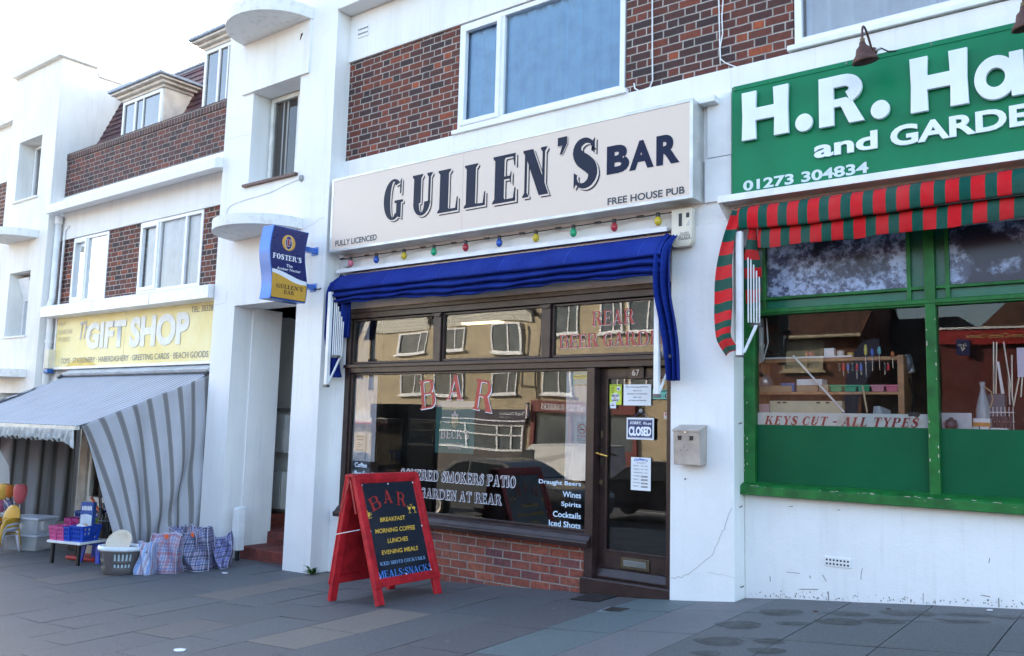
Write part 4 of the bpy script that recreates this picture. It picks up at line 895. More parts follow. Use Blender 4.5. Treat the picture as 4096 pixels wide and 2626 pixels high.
# board writing
AML = plain('amber_chalk', (.72, .42, .06), .5, var=.08); SKY_ = plain('bright_blue_chalk', (.08, .22, .62), .5, var=.1); PBL = plain('light_blue_chalk', (.30, .48, .78), .5)
LR2 = plain('board_red', (.34, .025, .02), .5)
for ch, q, r in (('B', (452, 352, 568, 488), .32), ('A', (592, 285, 685, 422), .0), ('R', (735, 310, 830, 450), -.22)): letters(ch, ABF, ABF.bx('b5', *q), LR2, front, 'serif', T=.19, t=.07, s=.08, rot=r, name='board_letter')
for tx, bl, br, tl in (('BREAKFAST', (568, 618), (822, 585), (568, 572)), ('MORNING COFFEE', (518, 740), (922, 684), (520, 692)), ('LUNCHES', (645, 833), (852, 802), (647, 785)), ('EVENING MEALS', (585, 955), (955, 898), (587, 908))):
    letters(tx, ABF, ABF.ln('b5', bl, br, tl), AML, front, bold=.022, shear=.14, name='board_line')
letters('ICED SHOTS COCKTAILS', ABF, ABF.ln('b5', (570, 1068), (1027, 990), (568, 1032)), PBL, front, 'serif', T=.16, t=.07, name='board_line')
letters('MEALS:SNACKS', ABF, ABF.ln('b5', (548, 1203), (1100, 1100), (535, 1130)), SKY_, front, 'serif', T=.17, t=.06, name='board_line')
q = ABF.bx('b5', 408, 512, 482, 578); du, dv = q[1]-q[0], q[3]-q[2]
mb = MB()
mb.face([ABF.at(q[0]+du*a, q[2]+dv*b, .001) for a, b in ((.05, .95), (.72, .95), (.72, .4), (.6, .22), (.2, .22), (.05, .4))]); mb.face([ABF.at(q[0]+du*a, q[2]+dv*b, .001) for a, b in ((0, .12), (1, .12), (.85, 0), (.15, 0))])
for p in ring(.74, .66, .24, .24, .09, .09, -90, 90, 8): mb.face([ABF.at(q[0]+du*a, q[2]+dv*b, .0012) for a, b in p])
mb.tube([ABF.at(q[0]+du*(.35+.12*math.sin(i*.9)), q[2]+dv*(1.02+i*.07), .002) for i in range(8)], .004, 5); mb.build('cup_drawing', AML, front, fixn=False)
q = ABF.bx('b5', 848, 440, 935, 520); du, dv = q[1]-q[0], q[3]-q[2]; mb = MB()
for cx, sl in ((.25, -.08), (.68, .14)):
    mb.face([ABF.at(q[0]+du*(cx+a+sl*(1-b)), q[2]+dv*b, .001) for a, b in ((-.2, .8), (.2, .8), (.14, .5), (0, .42), (-.14, .5))]); mb.tube([ABF.at(q[0]+du*(cx+sl*.6), q[2]+dv*.42, .002), ABF.at(q[0]+du*(cx+sl), q[2]+dv*.02, .002)], .003, 5)
    mb.tube([ABF.at(q[0]+du*(cx+sl-.14), q[2]+dv*.01, .002), ABF.at(q[0]+du*(cx+sl+.14), q[2]+dv*.03, .002)], .003, 5); mb.tube([ABF.at(q[0]+du*(cx-.2), q[2]+dv*.8, .002), ABF.at(q[0]+du*(cx-.18), q[2]+dv*.98, .002)], .002, 5)
for a in (-.5, 0, .5): mb.tube([ABF.at(q[0]+du*(.47+a*.12), q[2]+dv*1.0, .002), ABF.at(q[0]+du*(.47+a*.3), q[2]+dv*1.14, .002)], .002, 5)
mb.build('glasses_drawing', AML, front, fixn=False)
# ------------------------------------------------------------------ the hardware shop on the right
hw = thing('hardware_shop_building', 'white rendered hardware shop with green framed windows and brick above', 'building', (0, .5, .2))
XR = 4.2
mb = MB()
mb.box(-3.0, XR, FACE+.001, .45, 3.36, 4.624); mb.box(-3.0, XR, FACE+.001, .45, 5.915, 6.52); mb.box(-3.0, XR, .26, .6, 4.62, 6.0)
mb.box(-2.97, XR, .165, .5, -.4, .885)
mb.box(-2.97, XR, .10, .5, 3.02, 3.36)
mb.build('wall', WHITE, hw, bevel=.006)
mb = MB(); mb.box(-3.0, XR, -.259, .5, 6.526, 8.2); mb.build('balcony_beam', WHITE, hw, bevel=.01)
mb = MB(); mb.box(-2.998, -2.448, 0, .24, 4.627, 5.912); mb.build('brick_panel', DARKBRICK, hw)
mb = MB(); mb.box(1.6, XR, 0, .24, 4.627, 5.912); mb.build('brick_panel', DARKBRICK, hw)
pvc_window(hw, -2.435, 1.55, 4.685, 5.905, -.012, mulls=(-.86, .2), sash=(1,), fw=.06, sill=(.05, .05), curtain=(-2.36, -.88, 5.9, plain('bluish_net_curtain', (.70, .82, .98), .9, var=.05, scale=4)))
# airbrick low on the wall, and scuffs
mb = MB(); mb.box(-2.302, -2.092, .157, .18, .365, .44); v = mb.build('air_vent', WHITE, hw, bevel=.003)
mb = MB()
for i in range(7):
    for j in (0, 1): mb.box(-2.288+i*.0275, -2.274+i*.0275, .1555, .17, .378+j*.03, .392+j*.03)
mb.build('vent_hole', BLACK, v)
SCUF = plain('grey_scuff', (.22, .20, .18), .9, var=.3, scale=30)
f = FY(.164); mb = MB()
for pts in (((1275, 1012), (1268, 1040), (1266, 1080)), ((835, 642), (858, 640)), ((720, 1060), (722, 1090)), ((1125, 664), (1140, 660)), ((895, 1137), (1010, 1138)), ((1036, 1050), (1058, 1090)), ((1640, 1160), (1640, 1210)), ((1070, 1150), (1072, 1208)), ((2040, 950), (2034, 980)), ((2093, 1190), (2094, 1245)), ((820, 1034), (900, 1042)), ((960, 1055), (962, 1072)), ((1985, 1172), (2040, 1182))):
    mb.tube([f.at(*f.hit('b3', *p), -.001) for p in pts], .0025+rnd.random()*.002, 4)
for i in range(240):
    x = rnd.uniform(-2.95, -.2); z = gz(x, .16)+abs(rnd.gauss(0, .025))+.004; s_ = rnd.uniform(.002, .008)
    mb.face([(x+s_*math.cos(k)*rnd.uniform(.5, 1), .1635, z+s_*math.sin(k)*rnd.uniform(.5, 1.3)) for k in (0, .9, 1.8, 2.8, 3.8, 5)])
mb.build('dirt_marks', SCUF, hw, fixn=False)
mb = MB()
for zz, yy in ((.78, .06), (1.48, .05), (.12, .08)): mb.tube([(-2.975, yy, zz), (-2.955, yy-.012, zz), (-2.95, yy, zz+.012), (-2.955, yy+.012, zz)], .004, 5)
mb.build('wall_staple', RUST, bar)
# green shop window
WY = .17
mb = MB()
mb.box(-2.968, -2.872, WY-.02, WY+.09, .975, 3.02)
for a, b in ((-1.505, -1.43), (.0, .075), (1.5, 1.575)): mb.box(a, b, WY-.025, WY+.09, .975, 3.02)
mb.box(-2.872, XR, WY-.015, WY+.088, 2.415, 2.468); mb.box(-2.872, XR, WY-.03, WY-.014, 2.43, 2.462)
for s0, s1 in ((-2.872, -1.505), (-1.43, .0), (.075, 1.5), (1.575, XR)):
    mb.box(s0+.001, s1-.001, WY-.005, WY+.08, 2.545, 2.57)
    mb.box(s0+.07, s0+.10, WY-.006, WY+.08, 2.469, 3.02); mb.box(s1-.13, s1-.10, WY-.006, WY+.08, 2.469, 3.02)
gfr = mb.build('shop_window_frame', GREENP, hw, bevel=.004)
mb = MB(); mb.prism([(.07, .885), (.075, .955), (.10, .972), (.16, .99), (.27, 1.0), (.27, .885)], 'x', -3.005, XR); mb.build('window_sill', GREENP, hw, bevel=.005)
CHIP = plain('bare_primer', (.50, .42, .36), .8, var=.2); mb = MB()
for i in range(60):
    x = rnd.uniform(-2.9, -.3); z = rnd.choice((.957, .962, .89, .93)); L_ = rnd.uniform(.005, .05)
    mb.face([(x, .0735, z), (x+L_, .0735, z+rnd.uniform(-.003, .003)), (x+L_*.8, .0735, z+rnd.uniform(.002, .007)), (x+L_*.2, .0735, z+rnd.uniform(.002, .006))])
for i in range(26):
    x = rnd.choice((-2.965, -2.94, -1.5, -1.44)); z = rnd.uniform(1.0, 2.4); L_ = rnd.uniform(.01, .03)
    mb.face([(x, WY-.026, z), (x+.008, WY-.026, z), (x+.006, WY-.026, z+L_), (x+.001, WY-.026, z+L_)])
mb.build('paint_chip', CHIP, hw, fixn=False)
HGY = WY+.03
GH = m_glass('hardware_glass', wave=.0018, wscale=1.2, ior=1.5, dirt=.01)
OBS = NT('whitewashed_glass'); p_ = OBS.pos()
k = OBS.mix(OBS.ramp(OBS.noise(p_, 1.9, 5, .6, .0), [(.40, (0,0,0)), (.47, (1,1,1))]), (.02, .024, .045), OBS.ramp(OBS.noise(p_, 13, 12, .72, .0), [(.45, (.06, .07, .13)), (.56, (.34, .42, .62))])); OBS = OBS.fin(k, .25, Specular_IOR_Level=.6) if False else OBS.fin(k, .25)
BOARDG = plain('painted_green_panel', (.003, .085, .034), .4, var=.15, scale=1.2, Specular_IOR_Level=.15)
mainp = []
for s0, s1 in ((-2.872, -1.505), (-1.43, .0), (.075, 1.5), (1.575, XR)):
    mainp.append(pane('window_pane', s0+.002, s1-.002, 1.479, 2.414, HGY, GH, hw))
    pane('top_pane', s0+.1, s1-.13, 2.57, 3.02, HGY, OBS, hw)
    pane('small_pane', s0+.1, s1-.13, 2.468, 2.546, HGY, GREEND, hw)
    for a, b in ((s0+.001, s0+.07), (s1-.10, s1-.001)):
        pane('small_pane', a, b, 2.57, 3.02, HGY, GREEND, hw); pane('small_pane', a, b, 2.468, 2.546, HGY, GREEND, hw)
mb = MB(); mb.box(-2.87, -1.506, HGY-.003, HGY+.02, .99, 1.478); mb.build('green_board', BOARDG, hw)
for a, b in ((-1.43, .0), (.075, 1.5), (1.575, XR)): mb = MB(); mb.box(a+.001, b-.001, HGY-.003, HGY+.02, .99, 1.478); mb.build('green_board', BOARDG, hw)
mb = MB(); mb.box(-2.869, -1.506, HGY+.012, HGY+.018, 1.476, 1.583)
KC = NT('aged_strip'); kp = KC.pos(); KC = KC.fin(KC.mix(KC.math('MULTIPLY', KC.ramp(KC.noise(kp, 7, 6, .65), [(.5, (0,0,0)), (.72, (1,1,1))]), .6), (.66, .72, .70), (.45, .32, .18)), .6)
ks = mb.build('lettered_strip', KC, hw)
f = FY(HGY+.011); letters('KEYS CUT - ALL TYPES', f, f.ln('b8', (212, 1140), (1030, 1150), (222, 1094)), plain('faded_red_lettering', (.33, .045, .04), .6, var=.2, scale=14), ks, 'serif', T=.25, t=.085, s=.06, shear=.3, space=1.12, name='painted_line')
mb = MB(); mb.face([f.at(*f.hit('b8', x, y), .002) for x, y in ((975, 1070), (985, 1095), (1010, 1092), (1030, 1102), (1045, 1090), (1040, 1072))]); mb.build('torn_patch', BLACK, hw, fixn=False)
room(hw, -2.96, 4.2, .52, 4.5, .9, 3.3, plain('dim_shop_wall', (.10, .08, .07), .8, var=.4, scale=2))
mb = MB(); mb.box(-2.87, XR, .26, .75, .92, 1.45); mb.build('display_ledge', plain('display_shelf', (.16, .13, .10), .7), hw)
mb = MB(); mb.tube([(-3.045+.01, FACE-.12, 0), (-3.045+.01, FACE-.12, .001)], .001, 4); mb.bm.clear(); mb.box(-3.02, XR, -.27, .1, 3.355, 3.372); mb.box(-3.02, XR, -.275, -.262, 3.34, 3.40); mb.prism([(FACE, 3.35), (-.27, 3.35), (-.25, 3.335), (-.06, 3.22), (FACE, 3.22)], 'x', -3.02, -2.99); mb.build('canopy_ledge', WHITEM, hw, bevel=.003)
mb = MB(); mb.box(-2.99, XR, -.08, .1, 3.20, 3.352); mb.build('awning_board', plain('pale_board', (.66, .62, .56), .7, var=.1), hw)
mb = MB()
for x in (-2.62, -1.72, -.82): mb.box(x-.02, x+.02, -.087, -.08, 3.27, 3.31)
mb.build('screw_plate', CREAM, hw)
# green sign
gs = thing('green_sign', 'green fascia sign with raised white letters over the hardware shop', 'sign', (-1.0, -.1, 3.43))
GSIGN = plain('green_sign_paint', (.001, .175, .068), .36, var=.10, scale=2, Specular_IOR_Level=.25)
GYS = -.115
mb = MB(); mb.box(-2.957, -.707, GYS, FACE-.003, 3.43, 4.40); mb.box(-.703, 2.2, GYS, FACE-.003, 3.43, 4.40); mb.box(-2.94, 2.2, GYS-.006, GYS+.001, 4.36, 4.402); bd = mb.build('board', GSIGN, gs, bevel=.003)
f = FY(GYS); RAISE = plain('raised_white_letters', (.76, .81, .86), .4, var=.03)
def raised(poly_list, name='raised_letter', ext=.035, h=.012):
    mb = MB()
    for i, p in enumerate(poly_list):
        A = [f.at(u, v, h) for u, v in p]; B = [f.at(u, v, h+ext) for u, v in p]
        a_ = [mb.bm.verts.new(q) for q in A]; b_ = [mb.bm.verts.new(q) for q in B]; n = len(p)
        mb.bm.faces.new(a_[::-1]); mb.bm.faces.new(b_)
        for j in range(n): mb.bm.faces.new((a_[j], a_[(j+1) % n], b_[(j+1) % n], b_[j]))
    return mb.build(name, RAISE, gs, bevel=.004)
def bigH(q):
    u0, u1, v0, v1 = q; w = (u1-u0); h_ = v1-v0; s_ = .33
    P_ = lambda a, b: (u0+w*a, v0+h_*b)
    return [P_(.0, .0), P_(.31, .0), P_(.30, .38), P_(.70, .38), P_(.69, 0), P_(1, 0), P_(.985, .5), P_(1, 1), P_(.68, 1), P_(.695, .64), P_(.305, .64), P_(.32, 1), P_(.0, 1), P_(.015, .5)]
def bqs(k, bl, br, tl, tr): 
    a, b_, c, d = [f.hit(k, *p) for p in (bl, br, tl, tr)]; return (a[0]+c[0])/2, (b_[0]+d[0])/2, (a[1]+b_[1])/2, (c[1]+d[1])/2
raised([bigH(bqs('b1', (470, 978), (790, 920), (470, 648), (788, 588)))])
def dot(q):
    cx, cz, rx, rz = (q[0]+q[1])/2, (q[2]+q[3])/2, (q[1]-q[0])/2, (q[3]-q[2])/2; return [(cx+rx*math.cos(t*math.pi/14), cz+rz*math.sin(t*math.pi/14)) for t in range(28)]
raised([dot(f.bx('b1', 835, 790, 953, 912))]); raised([dot(f.bx('b1', 1350, 698, 1480, 826))])
rq = bqs('b1', (998, 888), (1308, 836), (995, 548), (1290, 505)); u0, u1, v0, v1 = rq; w_, h_ = u1-u0, v1-v0
P_ = lambda a, b: (u0+w_*a, v0+h_*b)
out = [P_(0, 0), P_(.35, 0), P_(.34, .36), P_(.46, .36), P_(.66, 0), P_(1.02, 0), P_(.78, .43)]+[P_(.58+.40*math.cos(math.radians(t)), .70+.30*math.sin(math.radians(t))) for t in range(-50, 91, 14)]+[P_(0, 1)]
# R drawn as pieces so that its bowl stays open
raised([[P_(0, 0), P_(.34, 0), P_(.34, 1), P_(0, 1)], [P_(.34, .36), P_(.50, .36), P_(.68, 0), P_(1.02, 0), P_(.76, .44), P_(.62, .53), P_(.34, .53)][0:6]+[P_(.34, .52)], [P_(.34, .76), P_(.56, .76), P_(.56, 1), P_(.34, 1)]]+[[(u0+w_*a, v0+h_*b) for a, b in p] for p in ring(.56, .70, .42, .30, .30, .24, -68, 90, 12)])
raised([bigH(bqs('b1', (1622, 786), (2020, 725), (1614, 415), (2008, 345)))])
aq = f.bx('b1', 2065, 395, 2360, 690); cx, cz, rx, rz = (aq[0]+aq[1])/2-.01, (aq[2]+aq[3])/2, (aq[1]-aq[0])*.5, (aq[3]-aq[2])*.5
mb = MB(); n = 40; loops = []
for (ra, rb), h_ in (((1, 1.02), .012), ((1, 1.02), .047), ((.45, .44), .047), ((.45, .44), .012)): loops.append([mb.bm.verts.new(f.at(cx+rx*ra*math.cos(i*2*math.pi/n), cz+rz*rb*math.sin(i*2*math.pi/n), h_)) for i in range(n)])
for A, B in zip(loops, loops[1:]):
    for i in range(n): mb.bm.faces.new((A[i], A[(i+1) % n], B[(i+1) % n], B[i]))
la = mb.build('raised_letter', RAISE, gs, bevel=.004)
raised([[(cx+rx*.72, cz-rz*1.0), (cx+rx*1.35, cz-rz*1.0), (cx+rx*1.30, cz+rz*1.05), (cx+rx*.66, cz+rz*1.05)]], h=.011, ext=.0355)
lm = letters('and', f, f.ln('b1', (958, 1085), (1392, 1030), (955, 980)), RAISE, gs, bold=.03, ext=.02, h=.004, name='raised_word')
# "and" has an ascender: the box is measured over the whole word
u = f.ln('b1', (958, 1085), (1392, 1030), (958, 985))
for o in lm: bpy.data.objects.remove(o)
hz = f.hit('b1', 1375, 897)[1]; letters('and', f, (u[0], u[1], u[2], hz), RAISE, gs, bold=.03, ext=.02, h=.004, name='raised_word')
u = f.ln('b1', (1480, 1000), (2389, 885), (1480, 860)); uE = f.hit('b1', 2300, 850)[0]
letters('GARDE', f, (u[0], f.hit('b1', 2440, 840)[0], u[2], u[3]), RAISE, gs, bold=.032, ext=.02, h=.004, name='raised_word')
letters('01273 304834', f, f.ln('b1', (468, 1302), (1325, 1196), (468, 1232)), plain('pale_digits', (.60, .68, .72), .4, var=.04), gs, bold=.03, ext=.004, h=.001, name='phone_number')
mb = MB()
for x, z in ((-2.93, 4.375), (-1.98, 4.38), (-1.35, 4.38), (-.75, 4.38)): mb.tube([(x, GYS-.012, z), (x, GYS, z)], .008, 8)
mb.build('fixing_screw', plain('dull_screw', (.2, .2, .19), .4, .7), gs)
# gooseneck lamps
def goose(x, z, label, group):
    """wall rose at (x, z), arm looping out, bell shade hanging"""
    t = thing('gooseneck_lamp', label, 'lamp', (x, FACE, z), group); ys = -.43
    mb = MB(); mb.lathe([(.034, 0), (.034, .012), (.026, .03), (.0, .036)], (0, 0, 0), 16)
    for v in mb.bm.verts: c_ = v.co.copy(); v.co = Vector((x+c_.x, GYS-.01-c_.z, z+c_.y))
    mb.build('wall_rose', RUST, t, smooth=True)
    mb = MB(); mb.tube(smooth_prof([(x, GYS-.03, z), (x, GYS-.08, z+.02), (x, -.27, z+.07), (x, -.35, z+.105), (x, -.41, z+.095), (x, ys, z+.04), (x, ys, z-.04)], 30), .0085, 8); mb.build('curved_arm', RUST, t, smooth=True)
    mb = MB(); mb.lathe([(.02, .02), (.024, .0), (.03, -.012), (.05, -.03), (.056, -.05), (.062, -.075), (.085, -.105), (.098, -.135), (.094, -.137), (.07, -.10), (.04, -.05)], (0, 0, 0), 24, cap=False)
    R_ = Euler((.16, -.10, 0)).to_matrix()
    for v in mb.bm.verts: v.co = R_ @ v.co+Vector((x, ys, z-.055))
    mb.build('lamp_shade', RUST, t, smooth=True)
    mb = MB(); mb.tube([(x, ys, z-.055), (x, ys, z-.01)], .018, 10); mb.build('brass_collar', plain('brass_collar_metal', (.14, .09, .045), .4, .7), t)
    mb = MB(); mb.tube([(x+.03, GYS-.03, z), (x+.06, GYS-.025, z+.01), (x+.11, GYS-.012, z-.025), (x+.17, GYS-.008, z-.035)], .006, 6); mb.build('lamp_lead', BLACK, t)
    mb = MB(); mb.tube([(x+.025, GYS-.03, z), (x+.06, GYS-.03, z+.006)], .012, 8); mb.build('cable_gland', METAL, t)
    return t
q = P('b1', 1300, 350, -.25)
goose(-1.77, 4.425, 'rusty gooseneck lamp over the H.R. letters of the green sign', 'gooseneck lamps over the green sign')
goose(-.705, 4.405, 'rusty gooseneck lamp at the clipped right end of the green sign', 'gooseneck lamps over the green sign')
# ------------------------------------------------------------------ striped awning
RD, GN = (.56, .012, .018), (.006, .075, .055)
STR = m_stripe('red_green_canvas', [(0, GN), (.46, RD)], .1655, rough=.75)
sa = thing('awning', 'red and green striped awning folded over the hardware shop window', 'awning', (-.5, -.1, 3.2))
def valance(prof, x0, x1, n, ph, amp, name, vslip=0):
    sp_ = smooth_prof(prof, n)
    def fn(u, v):
        x = x0+(x1-x0)*u; y, z = sp_[min(int(round(v*n)), n)]
        return Vector((x, y+amp*wob(x*2.3, v*2+ph)*v, z+amp*.8*wob(x*1.7, ph)*v-.015*v*math.sin((x-x0)*2.2)))
    mb = MB(); mb.grid(fn, 160, n, lambda u, v: (x0+(x1-x0)*u+.01*v, v)); return mb.build(name, STR, sa, solid=.003, fixn=False)
valance([(-.06, 3.295), (-.2, 3.29), (-.285, 3.255), (-.31, 3.19), (-.305, 3.12), (-.29, 3.085), (-.25, 3.09), (-.22, 3.10)], -2.83, XR, 26, 0, .014, 'front_fold')
valance([(-.20, 3.10), (-.235, 3.07), (-.245, 3.01), (-.235, 2.955), (-.225, 2.93)], -2.68, XR, 16, 2, .018, 'lower_fold')
mb = MB(); mb.tube([(-2.85+i*.1, -.312, 3.262+.004*math.sin(i)) for i in range(70)], .003, 4); mb.build('seam', BLACK, sa)
def hangstrip(pts, w, dirs, name, nu=10, nv=60):
    sp_ = smooth_prof(pts, nv)
    def fn(u, v):
        x, y, z = sp_[min(int(round(v*nv)), nv)]; ww = w*(.55+.75*math.sin(min(1, v*1.1)*math.pi*.9)**2*.6+.3*v)
        return Vector((x+(u-.5)*ww, y+.05*math.sin(u*3.6+v*2.5)*(.3+v)*dirs, z+.06*(u-.5)*(v-.3)))
    L_ = sum((Vector(a)-Vector(b_)).length for a, b_ in zip(pts, pts[1:]))
    mb = MB(); mb.grid(fn, nu, nv, lambda u, v: (v*L_+.03, u)); return mb.build(name, STR, sa, solid=.003, fixn=False)
hangstrip([(-2.84, -.28, 3.25), (-2.91, -.30, 3.0), (-2.95, -.30, 2.75), (-2.955, -.30, 2.5), (-2.96, -.30, 2.3), (-2.955, -.29, 2.17), (-2.90, -.24, 2.06)], .17, 1, 'left_drape')
hangstrip([(-2.72, -.24, 3.12), (-2.75, -.2, 2.9), (-2.76, -.14, 2.7), (-2.785, -.08, 2.45)], .10, -1, 'inner_drape')
mb = MB(); x, y = -2.825, -.27; z0, z1 = 2.035, 3.07
mb.box(x-.026, x+.026, y-.022, y+.022, z0, z1)
for i in range(5): mb.box(x+.045+i*.016, x+.055+i*.016, y+.05+i*.02, y+.065+i*.02, 2.31, 2.90-i*.05)
mb.hexa([Vector(q) for q in ((x+.02, y, z0+.02), (x+.04, y, z0+.02), (x+.02, y+.02, z0+.02), (x+.04, y+.02, z0+.02), (x+.09, y+.11, z0+.28), (x+.12, y+.11, z0+.28), (x+.09, y+.13, z0+.28), (x+.12, y+.13, z0+.28))])
fa = mb.build('folding_arm', WHITEM, sa, bevel=.003)
mb = MB(); mb.box(x-.03, x+.03, y-.026, y+.026, z0-.014, z0+.001); mb.box(x+.05, x+.14, y+.1, y+.16, 2.28, 2.31); mb.build('arm_bracket', plain('dark_bracket', (.10, .10, .10), .5, .4), fa)
# ------------------------------------------------------------------ things inside the hardware window (behind the glass)
IY = .44
f = FY(IY); K = 'b8'
su = thing('shelf_unit', 'pine shelf unit inside the left hardware window', 'shelf', (-2.2, IY, 1.45))
def shbar(q, d=.25, y=IY): mb = MB(); u = f.bx(K, *q); mb.box(u[0], u[1], y, y+d, u[2], u[3]); return mb
q1 = f.hit(K, 165, 790); q2 = f.hit(K, 955, 785); zt = (q1[1]+q2[1])/2; zl = (f.hit(K, 165, 970)[1]+f.hit(K, 930, 968)[1])/2
mb = MB(); mb.box(q1[0], q2[0], IY, IY+.26, zt-.018, zt+.012); mb.build('shelf', WOOD, su, bevel=.003)
mb = MB(); mb.box(q1[0], q2[0], IY, IY+.26, zl-.012, zl+.012); mb.build('shelf', WOOD, su, bevel=.003)
xp = f.hit(K, 942, 900)[0]; mb = MB(); mb.box(xp-.024, xp+.024, IY-.004, IY+.264, 1.45, zt+.02); mb.build('post', WOOD, su, bevel=.003)
mb = MB(); mb.box(q1[0], q1[0]+.03, IY-.002, IY+.262, 1.45, zt+.01); mb.build('post', WOOD, su, bevel=.003)
mb = MB(); mb.box(q1[0]+.05, q2[0]-.4, IY-.002, IY+.02, zt+.014, zt+.028); tag(mb.build('tube_light', WHITEM), 'white strip light lying on the top of the pine shelf', 'lamp')
def box_on(name, label, cat, q, z, mat, d=.16, group=None, lid=None, taper=0.):
    u = f.bx(K, *q); h_ = u[3]-u[2]; t = taper
    mb = MB(); x0, x1 = u[0], u[1]
    mb.hexa([Vector(v) for v in ((x0+t, IY+t, z), (x1-t, IY+t, z), (x0+t, IY+d, z), (x1-t, IY+d, z), (x0, IY, z+h_), (x1, IY, z+h_), (x0, IY+d, z+h_), (x1, IY+d, z+h_))])
    if lid: mb.box(x0-.006, x1+.006, IY-.006, IY+d+.004, z+h_-.012, z+h_+.004)
    return tag(mb.build(name, mat, bevel=.004), label, cat, group)
zs = zl+.0125
box_on('cardboard_box', 'long cardboard box at the left of the lower pine shelf', 'box', (185, 935, 357, 968), zs, CARD)
box_on('cardboard_box', 'cardboard box under the slim white carton on the shelf', 'box', (383, 934, 498, 968), zs, CARD)
box_on('carton', 'slim white carton lying on top of a cardboard box', 'box', (383, 900, 520, 933), zs+(f.hit(K, 440, 934)[1]-f.hit(K, 440, 968)[1])+.001, PAPER, d=.14)
box_on('small_box', 'small tan box just left of the green trays', 'box', (502, 928, 553, 966), zs, plain('tan_card', (.46, .36, .24), .7), d=.12)
BLUEBIN = plain('blue_bin_plastic', (.04, .14, .42), .4); GBIN = plain('green_tray_plastic', (.02, .34, .16), .4); PBIN = plain('pink_tray_plastic', (.62, .26, .32), .4)
box_on('parts_tray', 'blue parts tray between the cardboard boxes on the shelf', 'tray', (302, 922, 370, 966), zs, BLUEBIN, lid=1, taper=.008)
for i, (a, b_, m, l) in enumerate(((560, 628, GBIN, 'green parts tray next to the small tan box'), (634, 703, GBIN, 'middle one of the three green parts trays'), (709, 774, GBIN, 'green parts tray beside the pink trays'), (781, 852, PBIN, 'pale pink parts tray next to the green ones'), (858, 927, PBIN, 'deeper pink parts tray against the shelf post'))):
    box_on('parts_tray', l, 'tray', (a, 930, b_, 964), zs, m if i != 4 else plain('rose_tray_plastic', (.62, .16, .24), .4), group='coloured parts trays on the shelf', lid=1, taper=.008)
# objects on the display ledge
LZ = 1.45
f = FY(.36); IY = .36
cabq = f.bx(K, 238, 1010, 628, 1070); mb = MB(); mb.box(cabq[0], cabq[1], .36, .43, LZ, cabq[3]); cbn = mb.build('metal_case', plain('cream_metal', (.52, .50, .34), .5, var=.1), bevel=.006); tag(cbn, 'cream metal case standing behind the keys cut strip', 'case')
mb = MB()
for xx in (290, 320, 500, 550): h_ = f.hit(K, xx, 1020); mb.box(h_[0]-.015, h_[0]+.015, .352, .36, h_[1]-.006, h_[1]+.006)
mb.build('latch', BLACK, cbn)
q = f.bx(K, 172, 1026, 235, 1062); mb = MB(); mb.box(q[0], q[1], .36, .5, LZ, q[3]); tag(mb.build('plastic_tub', plain('pale_pink_plastic', (.62, .42, .46), .5), bevel=.006), 'pale pink tub left of the cream metal case', 'tub')
dl = thing('desk_lamp', 'grey desk lamp head standing at the left of the shelf', 'lamp', (-2.85, .6, 1.75)); h_ = FY(.46).hit(K, 205, 905)
mb = MB(); mb.lathe([(.035, .06), (.06, .02), (.075, -.045)], (h_[0], .5, h_[1]), 18); mb.build('lamp_head', METAL, dl, smooth=True); mb = MB(); mb.lathe([(.02, 0), (.035, .012), (.02, .03)], (h_[0], .48, h_[1]-.02), 12); mb.build('bulb', LWHITE, dl, smooth=True); mb = MB(); mb.tube([(h_[0], .51, h_[1]-.06), (h_[0]+.01, .53, zs)], .012); mb.build('stem', METAL, dl)
hd = thing('wall_dryer', 'white rounded appliance hanging at the right end of the pine shelf', 'appliance', (-1.75, .7, 1.9)); fq = FY(.57); A = [fq.hit(K, x, y) for x, y in ((915, 770), (985, 756), (1010, 858), (955, 868))]
mb = MB(); mb.hexa([Vector((A[3][0], .57, A[3][1])), Vector((A[2][0], .57, A[2][1])), Vector((A[3][0], .66, A[3][1])), Vector((A[2][0], .66, A[2][1])), Vector((A[0][0], .57, A[0][1])), Vector((A[1][0], .57, A[1][1])), Vector((A[0][0], .66, A[0][1])), Vector((A[1][0], .66, A[1][1]))]); mb.build('shell', WHITEM, hd, bevel=.02)
mb = MB(); c = fq.hit(K, 970, 808); mb.lathe([(.03, 0), (.05, .004), (.045, .012)], (0, 0, 0), 20)
for v in mb.bm.verts: v.co = Vector((c[0]+v.co.x, .568-v.co.z, c[1]+v.co.y*1.5))
mb.build('dark_dial', plain('smoked_plastic', (.12, .14, .17), .25), hd, smooth=True); mb = MB(); mb.tube([(c[0]+.02, .6, c[1]-.12), (c[0]+.04, .62, c[1]-.3), (c[0]-.0, .64, c[1]-.5), (c[0]+.05, .64, c[1]-.62)], .006); mb.build('cord', BLACK, hd)
